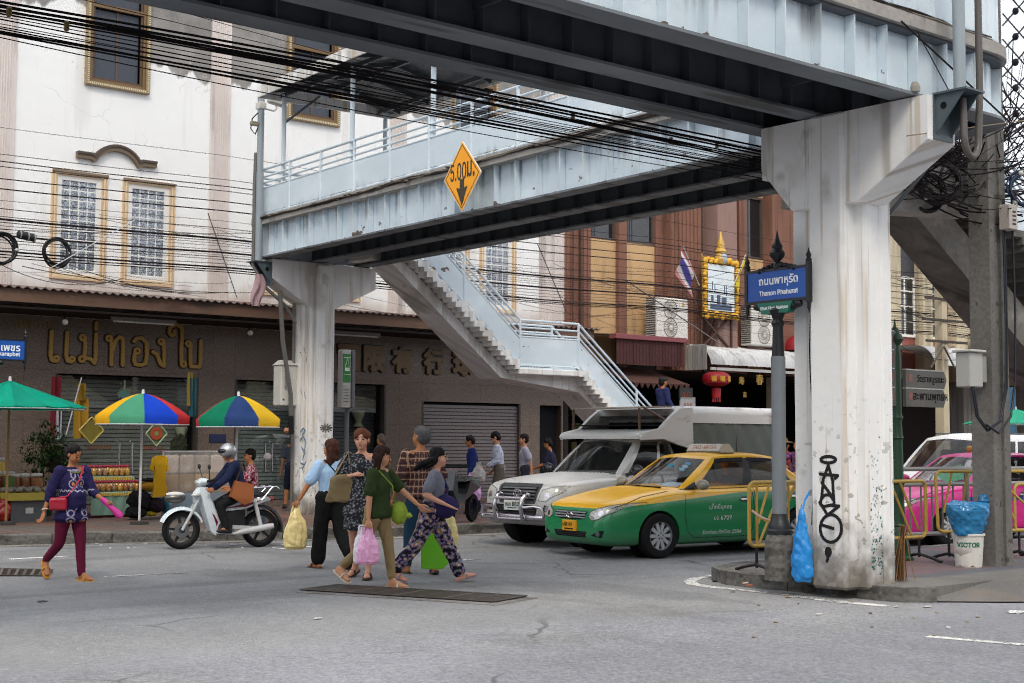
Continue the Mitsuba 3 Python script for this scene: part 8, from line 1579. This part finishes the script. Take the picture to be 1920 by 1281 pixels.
w1s = [w1.W(w1.J['shL'] + [.03, .03, .055]), w1.W(w1.J['che'] + [.0, .155, .02]), w1.W(w1.J['wai'] + [.13, .13, -.0]), c + [0, 0, .07]]; ob('strap', tube(w1s, .011, 6), 'satin', '#b01c3c', k, smooth=True)
k = thing('folded_umbrella', 'folded pink umbrella in the hand of the woman in navy', 'umbrella'); a = w1.W(w1.J['wrL'] + w1.J['fdL'] * .06); d = R0 * .8 - ZZ * .72; d /= np.linalg.norm(d)
ob('canopy', tube([a - d * .08, a - d * .05, a + d * .06, a + d * .2, a + d * .24], [.02, .034, .03, .045, .03], 10), 'satin', '#c9308f', k, smooth=50)
# 2 ---- the woman in light blue, seen from behind
p = gz(618, 1066)
w2 = Fig('woman in a light blue shirt seen from behind carrying a yellow bag', p, 0, 84, 1.66, 'tan', lean=1, hips=((10, 2), (-14, 2)), knees=(4, 30), sh=((4, 30), (-2, 12)), el=(4, 30), look=(28, 4), foot=(0, -45), wide=1.12)
w2.body(curl=(80, 40)); w2.hair('#3a2016', length=.17, back=.015, seed=8)
w2.cloth('shirt', w2.torso(.024, .80, .85, .03, .01), lambda v: np.clip(L('#9fbfdf') * (1 + .05 * (v[:, 2:3] - 1.1)), 0, 1), wr=.011); w2.cloth('trousers', w2.legs(.02, .86, .035), '#121215', wr=.012, sc=6); w2.sandals('#4a3328')
w2.put('bag_strap', tube([w2.J['shL'] + [.05, -.03, .058], w2.J['che'] + [.02, -.142, -.0], w2.J['wai'] + [.13, -.10, -.02]], .009, 5), 'matte', '#15151a', 40)
a = w2.W(w2.J['wrL'] + w2.J['fdL'] * .075); bag_at('carrier_bag', 'big yellow plastic carrier bag held by the woman in light blue', a, .56, .155, '#ead492', seed=2, yaw=D2(-30)); bag_at('carrier_bag', 'white plastic bag hanging at the right side of the woman in light blue', w2.W(w2.J['wrR'] + w2.J['fdR'] * .07), .42, .11, '#e6e6ea', seed=5, yaw=.3)
# 3 ---- the tall woman with the tote
def speck(v): q = meshkit.noise(v * 70, 5); c = np.tile(L('#25262b'), (len(v), 1)); c[q > .66] = L('#8b8d92'); return c
p = gz(676, 1084)
w3 = Fig('tall woman with short auburn hair in a dark speckled dress with a khaki tote', p, 0, -142, 1.77, 'pale', lean=0, hips=((10, 3), (-8, 3)), knees=(4, 14), sh=((10, 12), (8, 24)), el=(20, 122), look=(6, 2), foot=(0, -14), wide=1.12, fw=(0, 62))
w3.body(curl=(40, 70)); w3.hair('#55301f', vol=.006, seed=11, fringe=.05)
w3.cloth('dress', w3.torso(.018, .62, .75, .026, .05) , speck, res=.013, it=4, wr=.010, cut=[((0, 0, 1), .50)]); w3.cloth('skirt', [(w3.J['pel'] + [0, 0, .04], w3.J['pel'] + [0, .02, -.33], (.16, .13, .06), (.2, .17, .03))], speck, res=.014, it=3, wr=.014); w3.sandals('#3d2f28')
k = thing('tote_bag', 'khaki canvas tote on the shoulder of the tall woman', 'bag'); c = w3.W(w3.J['pel'] + [.20, .08, .10])
tm_ = hull([(x * s_, y, z) for z, s_ in ((-.17, 1.05), (-.12, 1.15), (.16, .8)) for x in (-.16, .16) for y in (-.07, .07)]).subdivide().subdivide().subdivide(); trimesh.smoothing.filter_taubin(tm_, .5, -.53, iterations=10); ob('sack', mv(crumple(tm_, .05, 7, 4), c, D2(-35)), 'matte', '#7d6c4e', k, smooth=True)
ob('strap', tube([c + R0 * -.08 + ZZ * .15, w3.W(w3.J['shR'] + [-.02, .05, .07]), c + R0 * .10 + ZZ * .15], .013, 6), 'matte', '#a8977a', k, smooth=True)
# 4 ---- the woman in the green shirt
p = gz(706, 1103)
w4 = Fig('smiling woman in a dark green shirt and khaki trousers with a pink bag', p, 0, -66, 1.60, 'light', lean=5, hips=((14, 2), (-20, 2)), knees=(8, 30), sh=((44, 14), (2, 8)), el=(10, 6), look=(26, 14), foot=(0, -30), wide=1.06, fw=(0, 0))
w4.body(curl=(20, 75)); w4.hair('#2a1813', length=.20, back=.01, seed=14)
w4.cloth('shirt', w4.torso(.022, .77, .75, .028, .034), '#2e3d1d', wr=.012); w4.cloth('trousers', w4.legs(.010, .88), '#8f7b58', wr=.009, sc=12); w4.sandals('#cbbfa8')
k = thing('sling_bag', 'lime green soft bag slung in front of the woman in the green shirt', 'bag'); c = w4.W(w4.J['pel'] + [-.20, .16, -.02]); ob('sack', crumple(ball((0, 0, 0), (.11, .09, .14), 3), .05, 9, 6).apply_translation(c), 'matte', '#8fa63a', k, smooth=True); ob('strap', tube([w4.W(w4.J['shR'] + [-.04, .02, .06]), w4.W(w4.J['che'] + [-.02, .15, -.02]), w4.W(w4.J['wai'] + [-.13, .12, -.03]), c + ZZ * .12], .009, 5), 'satin', '#7d9a35', k, smooth=True); ob('tie', crumple(ball(c + R0 * .11 - ZZ * .03, (.05, .04, .03), 2), .03, 12, 3), 'matte', '#93ab40', k, smooth=True)
a = w4.W(w4.J['wrR'] + w4.J['fdR'] * .075); bag_at('carrier_bag', 'pink plastic carrier bag held by the woman in the green shirt', a, .42, .125, '#e9a9cf', seed=7, yaw=D2(-40)); bag_at('carrier_bag', 'white plastic carrier bag beside the pink one', a - R0 * .07 + F0 * .05, .42, .11, '#e6dfe6', seed=9, yaw=D2(-20))
# 5 ---- the man in the plaid shirt
def plaid(v):
    a = np.arctan2(v[:, 0], v[:, 1]) * .17; z = v[:, 2]; c = np.tile(L('#5d3128'), (len(v), 1)); w_ = lambda q, p_, t_: np.abs(q / p_ - np.round(q / p_)) * p_ < t_
    c[w_(z, .075, .012)] = L('#33262b'); c[w_(a, .06, .010)] = L('#3a2a2c'); c[w_(z + .03, .075, .005) | w_(a + .03, .06, .004)] = L('#a98d78'); return c
p = gz(787, 1076)
w5 = Fig('grey haired man in a red plaid shirt seen from behind carrying a yellow bag', p, 0, 72, 1.82, 'tan', lean=1, hips=((8, 3), (-6, 3)), knees=(4, 12), sh=((6, 14), (4, 20)), el=(14, 14), look=(40, 0), foot=(0, -8), wide=1.08)
w5.body(curl=(60, 80)); w5.hair('#4a4a4c', seed=17, fringe=.03); w5.cloth('shirt', w5.torso(.022, .78, .95, .03, .036), plaid, res=.011, it=4, wr=.009); w5.cloth('jeans', w5.legs(.010, .95), '#27455f', wr=.008); w5.sandals('#4b4040')
a = w5.W(w5.J['wrR'] + w5.J['fdR'] * .075); bag_at('carrier_bag', 'long yellow plastic carrier bag held by the man in plaid', a, .58, .13, '#e2cf8c', seed=12, yaw=D2(-40))
k = thing('shopping_bag', 'lime green folded shopping bag between the walking legs', 'bag'); c = VIEW(812, 1032, 17.2); ex_ = R0; ob('sack', hull([c + ex_ * x + F0 * y + ZZ * z for x, y, z in ((-.15, -.02, .24), (.18, -.02, .15), (.20, -.03, -.14), (-.14, -.03, -.22), (.12, -.03, -.22), (-.15, .03, .24), (.18, .03, .15), (.20, .04, -.14), (-.14, .04, -.22))]), 'satin', '#69b81f', k)
# 6 ---- the woman in grey striding right
p = (gz(752, 1093) + gz(866, 1093)) / 2
w6 = Fig('woman in a grey top and floral trousers striding right with hair blowing', p, 0, -42, 1.63, 'pale', lean=6, hips=((26, 3), (-27, 3)), knees=(2, 14), sh=((-2, 12), (-14, 20)), el=(20, 88), look=(0, -2), foot=(18, -22), wide=.98, fw=(0, 10))
w6.body(curl=(30, 35)); w6.hair('#0f0d0e', length=.16, back=.09, wind=(0, -.13, .05), seed=20)
w6.cloth('top', w6.torso(.014, .84, .7, .022), '#70737e', wr=.008); w6.cloth('trousers', w6.legs(.028, .86, .012), lambda v: pal(v, 26, ['#141018', '#17121b', '#1b1420', '#2a2140', '#8a6f9a', '#5d7f78', '#a5604a', '#c4b7a0'], 4), res=.011, it=4, wr=.014, sc=8); w6.sandals('#8d7f8a')
w6.put('spectacles', cat([tube([w6.h((sd * .03 + .022 * math.cos(q), .093, .012 + .018 * math.sin(q))) for q in np.linspace(0, 6.283, 15)], .0025, 4) for sd in (-1, 1)]), 'metal', '#8d8a86', False)
k = thing('sling_bag', 'dark purple cloth sling bag across the woman in grey', 'bag'); c = w6.W(w6.J['pel'] + [.06, .15, .06]); ob('sack', crumple(ball((0, 0, 0), (.17, .14, .14), 3), .04, 6, 9).apply_translation(c), 'matte', '#2c2350', k, smooth=True); ob('strap', tube([w6.W(w6.J['shL'] + [.03, .02, .05]), w6.W(w6.J['che'] + [-.04, .135, -.05]), c + [0, 0, .1]], .022, 6), 'matte', '#2c2350', k, smooth=True)
# ---- people on the far pavement
def simple(label, u, Y, z0, head, Hh, skin, hair_, top, low, sleeve=.7, hips=((6, 3), (-6, 3)), knees=(3, 8), sh=((8, 10), (-6, 10)), el=(20, 20), look=(0, 8), sit=None, lean=2, long=0, w=1.0, shoe='#2b2522', legs_end=.95, hem=.80, foot=(0, -10), patt=None, group=None):
    q = VIEW(u, 826, Y); f = Fig(label, q, z0, head, Hh, skin, lean=lean, hips=hips, knees=knees, sh=sh, el=el, look=look, foot=foot, wide=w, sit=sit, group=group); f.body(); f.hair(hair_, length=long, seed=int(u)); f.cloth('shirt', f.torso(.02, hem, sleeve, .026, .01), patt or top, wr=.009, res=.016 if patt else .022); f.cloth('trousers', f.legs(.014, legs_end), low, wr=.007); f.sandals(shoe, True); return f
f8 = simple('person in a long dark blue jacket carrying pink bags in front of the brown shutter', 889, 28.6, .17, 150, 1.56, 'tan', '#120e0e', '#1d2a63', '#1a2048', 1.9, hem=.62, lean=8, look=(0, 18)); a = f8.W(f8.J['wrL'] + f8.J['fdL'] * .07)
bag_at('carrier_bag', 'pink plastic bags held by the person in dark blue', a + [0, -.1, .1], .58, .2, '#d9a5d6', seed=21, yaw=-.6); bag_at('carrier_bag', 'clear plastic bag of snacks held by the person in dark blue', a + [.1, -.2, .3], .4, .14, '#a9a19c', seed=23, yaw=-.6)
simple('young man in a pale patterned shirt looking down as he walks left', 936, 29.0, .17, 140, 1.66, 'light', '#15100f', '#b9bccb', '#6d6558', 1.75, hips=((12, 3), (-12, 3)), knees=(4, 20), el=(60, 50), look=(0, 30), lean=6, patt=lambda v: np.where((meshkit.noise(v * 55, 3) > .68)[:, None], L('#7d86a8'), L('#c0c3d0')))
simple('woman in a pale lilac shirt with hands behind her back', 985, 29.6, .17, 142, 1.60, 'light', '#171112', '#a7a4b4', '#3a3a44', .8, sh=((-22, 8), (-24, 10)), el=(20, 24), look=(10, 4), lean=3)
simple('person in a dark checked shirt half hidden behind the pickup truck', 1038, 30.0, .17, 130, 1.52, 'tan', '#141011', '#23243a', '#26262c', .9, sh=((30, 8), (30, 8)), el=(50, 50), look=(0, 22), lean=12)
red = lambda v: pal(v, 30, ['#6d1a33', '#84213d', '#7a1c36', '#c9b3b5', '#6d1a33', '#3d1420'], 2)
simple('seated man in sunglasses and a red floral shirt behind the motorbike', 474, 24.3, .62, 155, 1.64, 'tan', '#14100f', '#7d203a', '#3a3a40', .8, hips=((82, 8), (82, 8)), knees=(85, 85), sh=((26, 10), (28, 12)), el=(45, 45), sit=0.0, look=(8, 4), lean=4, patt=red)
k = thing('stool', 'low plastic stool under the seated man in the floral shirt', 'stool'); c = VIEW(474, 826, 24.3); ob('seat', bx(c[0] - .18, c[0] + .18, c[1] - .18, c[1] + .18, .58, .62, .01), 'satin', '#3d4a5a', k)
for a_, b_ in ((-1, -1), (-1, 1), (1, -1), (1, 1)): ob('leg', bx(c[0] + a_ * .15 - .02, c[0] + a_ * .15 + .02, c[1] + b_ * .15 - .02, c[1] + b_ * .15 + .02, .17, .58), 'satin', '#3d4a5a', k)
simple('man in a grey polo shirt and shorts half hidden behind the left pier', 551, 29.3, .17, 60, 1.62, 'tan', '#3a3a3a', '#3f4450', '#1c2033', .7, hips=((20, 6), (10, 6)), knees=(24, 8), lean=10, legs_end=.12)
q = gt(1243, 765, 24.1); f = Fig('person in a navy jacket and dark cap walking down the far stair', q, max(.3, gt(1243, 706, 24.1)[2] - 1.66), -10, 1.66, 'tan', hips=((14, 2), (-6, 2)), knees=(16, 14), sh=((14, 12), (4, 12)), el=(40, 30)); f.body(); f.hair('#151214'); f.cloth('jacket', f.torso(.028, .78, 1.9, .03), '#252d55', wr=.012); f.cloth('trousers', f.legs(.016, .95), '#23242c')
f.put('cap', smooth_man(fuse([m3.Manifold.hull_points(f.h((0, -.015, .065)) + ICO2 * (.088, .10, .07)), m3.Manifold.hull_points(f.h((0, .09, .07)) + ICO2 * (.06, .06, .012))]), .02, 4), 'matte', '#2a2b30')
simple('woman in a dark floral blouse beside the street sign pole behind the taxi', 1497, 28.6, .17, 170, 1.50, 'tan', '#1a1214', '#40284a', '#2a2230', .8, sh=((20, 10), (70, 16)), el=(40, 110), patt=lambda v: pal(v, 24, ['#2a1c38', '#33203f', '#5d3a6a', '#a5547a', '#2a1c38', '#48508a'], 6))
f = simple('person in a wide hat and red top in the shade behind the taxi', 1472, 29.4, .17, 150, 1.52, 'tan', '#171213', '#7d2f33', '#2a2a30', .8); f.put('sun_hat', lathe([(0, .13), (.07, .12), (.09, .05), (.20, .03), (.20, .02), (.08, .03)], 18, f.h((0, -.01, .02))), 'matte', '#6a5238', 40)
simple('person browsing the stall left of the left pier, mostly hidden', 716, 29.0, .17, 110, 1.58, 'tan', '#5d5348', '#2b2a33', '#2a2a30', .8)
# ---------------------------------------------------------------- motorbike and rider
MB_ = gz(341, 1030); MR = gz(478, 1026); my = math.atan2(MR[1] - MB_[1], MR[0] - MB_[0])
MK = thing('motorbike', 'white underbone motorbike heading left along the far kerb', 'motorbike', at=(MB_[0] - .02, MB_[1], 0), rz=my); wb = 1.20; wr_ = .285
def mwheel(x):
    k = num(MK + '__wheel'); c = (x, 0, wr_); Rm = lambda m: mv(rot(m, math.pi / 2, (1, 0, 0)), c)
    a = np.linspace(0, 6.283, 13); ob('tyre', Rm(lathe([(wr_ - .042 + .042 * math.cos(q), .042 * math.sin(q)) for q in a], 40)), 'matte', '#151516', k, smooth=True); ob('rim', Rm(lathe([(wr_ - .10, -.025), (wr_ - .075, -.03), (wr_ - .07, .03), (wr_ - .10, .025), (wr_ - .10, -.025)], 40)), 'satin', '#1c1d1f', k, smooth=40)
    for i in range(5): q = i * 2 * math.pi / 5 + .5; ob('spoke', hull([(x + math.cos(q) * r_ - math.sin(q) * w_ * s, y, wr_ + math.sin(q) * r_ + math.cos(q) * w_ * s) for r_, w_ in ((.04, .022), (wr_ - .08, .014)) for s in (-1, 1) for y in (-.02, .02)]), 'satin', '#17181a', k)
    ob('hub', Rm(lathe([(0, -.05), (.05, -.05), (.05, .05), (0, .05)], 16)), 'satin', '#3a3b3d', k, smooth=30)
mwheel(0); mwheel(wb)
ob('brake_disc', mv(rot(lathe([(.05, 0), (.11, 0), (.11, .004), (.05, .004)], 24), math.pi / 2, (1, 0, 0)), (0, -.055, wr_)), 'metal', '#8d8f92', MK)
for y in (-.075, .075): ob('fork', tube([(0, y, wr_), (.17, y, .60), (.27, y * .8, .80)], [.022, .024, .02], 8), 'satin', '#b5b7b9', MK, smooth=40)
def arc_shell(c, r_, w_, a0, a1, th=.012, n=16):
    V = []; 
    for q in np.linspace(a0, a1, n):
        for y, dr0 in ((-w_, -.035), (-w_ * .75, 0), (0, .012), (w_ * .75, 0), (w_, -.035)): V.append((c[0] + (r_ + dr0) * math.cos(q), y, c[1] + (r_ + dr0) * math.sin(q)))
    return trimesh.Trimesh(np.array(V), np.array([f_ for i in range(n - 1) for j in range(4) for f_ in ((i * 5 + j, i * 5 + j + 1, (i + 1) * 5 + j + 1), (i * 5 + j, (i + 1) * 5 + j + 1, (i + 1) * 5 + j))]), process=False)
WHT = '#c9d2d8'
ob('front_fender', arc_shell((0, wr_), wr_ + .05, .085, .35, 2.75), 'gloss', WHT, MK, smooth=True); ob('rear_fender', arc_shell((wb, wr_), wr_ + .06, .08, -.2, 2.2), 'satin', '#151618', MK, smooth=True)
def soft(P, res=.03, it=6): return smooth_man(fuse([bone(*b) for b in P]), res, it)
ob('leg_shield', hull([(.24, y, .92) for y in (-.10, .10)] + [(.31, y, .60) for y in (-.16, .16)] + [(.42, y, .26) for y in (-.13, .13)] + [(.50, y, .20) for y in (-.12, .12)] + [(.56, y, .40) for y in (-.13, .13)] + [(.45, y, .60) for y in (-.17, .17)] + [(.36, y, .92) for y in (-.11, .11)]), 'gloss', WHT, MK, smooth=30)
for y in (-.172, .172): ob('red_panel', hull([(.42, y * .98, .54), (.52, y * .82, .40), (.50, y * .86, .34), (.46, y * .93, .50), (.43, y * .9, .52)]), 'gloss', '#6d1220', MK)
ob('nose_cowl', soft([((.22, 0, .80), (.30, 0, .88), (.07, .11, .06), (.08, .12, .07)), ((.20, 0, .72), (.26, 0, .80), (.04, .07, .05), (.06, .10, .05))]), 'gloss', WHT, MK, smooth=True); ob('handlebar_cowl', soft([((.32, -.12, 1.0), (.32, .12, 1.0), (.07, .07, .055)), ((.27, -.06, .98), (.27, .06, .98), (.06, .06, .05))]), 'gloss', WHT, MK, smooth=True)
ob('headlight', ball((.225, 0, .985), (.04, .085, .04), 3), 'head_lens', None, MK, smooth=True); ob('position_lamp', ball((.19, -.09, .80), (.07, .05, .03), 3), 'head_lens', None, MK, smooth=True)
for y in (-1, 1):
    ob('handlebar', tube([(.33, y * .14, 1.0), (.40, y * .30, 1.03), (.43, y * .36, 1.03)], [.02, .019, .02], 8), 'matte', '#18181a', MK, smooth=40); ob('mirror_stem', tube([(.36, y * .2, 1.03), (.34, y * .27, 1.14), (.33, y * .30, 1.2)], .007, 6), 'satin', '#1a1a1c', MK); ob('mirror', ball((.33, y * .31, 1.22), (.02, .06, .04), 2), 'satin', '#202124', MK, smooth=True)
ob('seat', soft([((.66, 0, .74), (.86, 0, .78), (.06, .10, .04), (.1, .12, .05)), ((.86, 0, .78), (1.20, 0, .80), (.1, .12, .05), (.1, .10, .04))]), 'satin', '#17171a', MK, smooth=True)
ob('side_cowl', hull([(.55, y, .55) for y in (-.10, .10)] + [(.62, y, .68) for y in (-.12, .12)] + [(1.30, y, .76) for y in (-.09, .09)] + [(1.36, y, .72) for y in (-.06, .06)] + [(.90, y, .58) for y in (-.12, .12)]), 'gloss', WHT, MK); ob('cowl_stripe', [hull([(.62, y, .60), (.95, y * 1.02, .66), (1.2, y * .9, .72), (.95, y * 1.02, .62), (.62, y * .95, .60)]) for y in (-.122, .122)], 'gloss', '#7a1a26', MK); ob('tail_lamp', ball((1.37, 0, .73), (.04, .08, .04), 2), 'gloss', '#8a1a1c', MK, smooth=True)
ob('centre_frame', hull([(.42, y, .25) for y in (-.10, .10)] + [(.50, y, .52) for y in (-.09, .09)] + [(.95, y, .58) for y in (-.09, .09)] + [(.95, y, .30) for y in (-.08, .08)]), 'satin', '#161618', MK)
ob('engine', [rot(lathe([(0, -.13), (.10, -.13), (.11, 0), (.10, .13), (0, .13)], 18), math.pi / 2, (1, 0, 0)).apply_translation((.62, 0, .30)), bx(.42, .60, -.07, .07, .26, .38, .02)], 'satin', '#3c3d40', MK); ob('exhaust', tube([(.50, -.12, .24), (.75, -.15, .22), (.9, -.16, .25), (1.25, -.17, .31), (1.36, -.17, .33)], [.018, .02, .042, .05, .04], 12), 'satin', '#b5b6b8', MK, smooth=40); ob('swing_arm', beam((.75, -.10, .32), (wb, -.10, wr_), .035, .06), 'satin', '#a9aaac', MK); ob('chain_case', beam((.72, .10, .34), (wb + .06, .10, wr_ + .02), .04, .13), 'satin', '#9b9da0', MK); ob('shock_absorber', tube([(1.08, -.13, .70), (1.18, -.13, .32)], .03, 8), 'satin', '#b9babc', MK)
ob('foot_peg', tube([(.66, -.25, .27), (.66, .25, .27)], .018, 6), 'matte', '#141416', MK); ob('mud_flap', hull([(1.42, y, .55) for y in (-.07, .07)] + [(1.55, y, .30) for y in (-.05, .05)] + [(1.44, y, .5) for y in (-.07, .07)]), 'satin', '#141416', MK)
rk = num(MK + '__rear_rack')
for y in (-.16, .16): ob('rail', tube([(.92, y, .90), (1.40, y, .92), (1.45, y * .9, .89)], .010, 6), 'chrome', None, rk); ob('stay', tube([(.95, y, .89), (1.0, y, .70)], .012, 6), 'chrome', None, rk); ob('stay', tube([(1.35, y, .92), (1.18, y, .72)], .012, 6), 'chrome', None, rk)
for x in np.arange(.95, 1.42, .12): ob('slat', tube([(x, -.16, .91 + .03 * (x - .9)), (x, .16, .91 + .03 * (x - .9))], .01, 6), 'chrome', None, rk)
k = thing('spare_helmet', 'silver bundle hanging in front of the motorbike handlebar', 'helmet', at=PLACE[MK][:3, 3], rz=my); ob('shell', ball((-.08, .10, .76), (.16, .12, .085), 3), 'metal', '#6d6a66', k, smooth=True); ob('lining', ball((-.08, .08, .81), (.14, .10, .04), 3), 'satin', '#c9c5c0', k, smooth=True)
rp = PLACE[MK] @ np.array([.88, 0, 0, 1]); rid = Fig('motorbike rider in a silver helmet, navy jacket and black trousers', rp[:2], .72, math.degrees(my) + 180, 1.58, 'tan', lean=18, hips=((62, 12), (62, 12)), knees=(78, 78), sh=((52, 10), (52, 10)), el=(22, 22), look=(0, 4), sit=.03, foot=(8, 8))
rid.body(curl=(70, 70)); rid.cloth('jacket', rid.torso(.028, .80, 1.92, .024), '#18203f', wr=.012); rid.cloth('trousers', rid.legs(.018, .97), '#151517', wr=.008); rid.sandals('#18181b', True)
def helmv(v): return np.tile(L('#aeb0b2'), (len(v), 1))
hm = smooth_man(m3.Manifold.hull_points(rid.h((0, -.01, .035)) + ICO2 * (.125, .14, .125)) , .02, 3); rid_h = thing('helmet', 'silver open face helmet on the motorbike rider', 'helmet'); COUNT[rid_h + '__shell'] = 0
rid.put('shell', to_man(hm).trim_by_plane(tuple((rid.Rh @ np.array([0, -.62, .78])).tolist()), float((rid.Rh @ np.array([0, -.62, .78])) @ rid.h((0, .075, -.03)))), 'metal', '#b9babb', 40, rid_h); rid.put('visor', m3.Manifold.hull_points(rid.h((0, .062, .05)) + (ICO2 * (.112, .08, .05)) @ rid.Rh.T), 'gloss', '#141416', True, rid_h)
k = thing('brown_bag', 'tan leather bag hanging at the side of the motorbike rider', 'bag', at=PLACE[MK][:3, 3], rz=my); ob('body', crumple(hull([(.66, y, .78) for y in (-.30, -.18)] + [(1.02, y, .72) for y in (-.30, -.18)] + [(.74, y, 1.02) for y in (-.27, -.18)] + [(1.02, y, .96) for y in (-.27, -.18)] + [(.88, y, .65) for y in (-.29, -.2)]).subdivide().subdivide(), .012, 8, 3), 'satin', '#8d4f25', k, smooth=40); ob('strap', tube([(.76, -.22, 1.0), (.90, -.06, 1.28), (.98, .05, 1.15)], .012, 5), 'satin', '#3a2416', k)
# parked scooters seen behind the walking group and beyond
for i, (u, Y, lab) in enumerate(((862, 25.2, 'dark parked scooter half hidden behind the walking group'), (848, 26.6, 'second dark scooter parked deeper on the pavement'))):
    q = VIEW(u, 826, Y); k = thing('scooter', lab, 'scooter', at=(q[0], q[1], .17), rz=D2(-150 + 20 * i))
    for x in (-.6, .6): ob('wheel', mv(rot(lathe([(.16, -.04), (.24, -.04), (.26, 0), (.24, .04), (.16, .04), (.16, -.04)], 24), math.pi / 2, (1, 0, 0)), (x, 0, .26)), 'matte', '#141415', k)
    ob('body', hull([(-.7, y, .62) for y in (-.12, .12)] + [(.1, y, .40) for y in (-.14, .14)] + [(-.2, y, .75) for y in (-.14, .14)] + [(-.75, y, .75) for y in (-.08, .08)]), 'gloss', '#1c1d22', k); ob('seat', hull([(-.7, y, .78) for y in (-.12, .12)] + [(.05, y, .74) for y in (-.12, .12)] + [(-.3, y, .83) for y in (-.1, .1)]), 'satin', '#141416', k); ob('front_shield', hull([(.35, y, .3) for y in (-.15, .15)] + [(.45, y, .95) for y in (-.12, .12)] + [(.55, y, .6) for y in (-.1, .1)]), 'gloss', ('#23252b', '#4a1d22')[i], k); ob('handlebar', tube([(.42, -.32, 1.0), (.42, .32, 1.0)], .018, 6), 'matte', '#17171a', k); ob('tail', hull([(-.95, 0, .72), (-.7, -.08, .62), (-.7, .08, .62), (-.7, 0, .76)]), 'gloss', '#5d5f62', k)
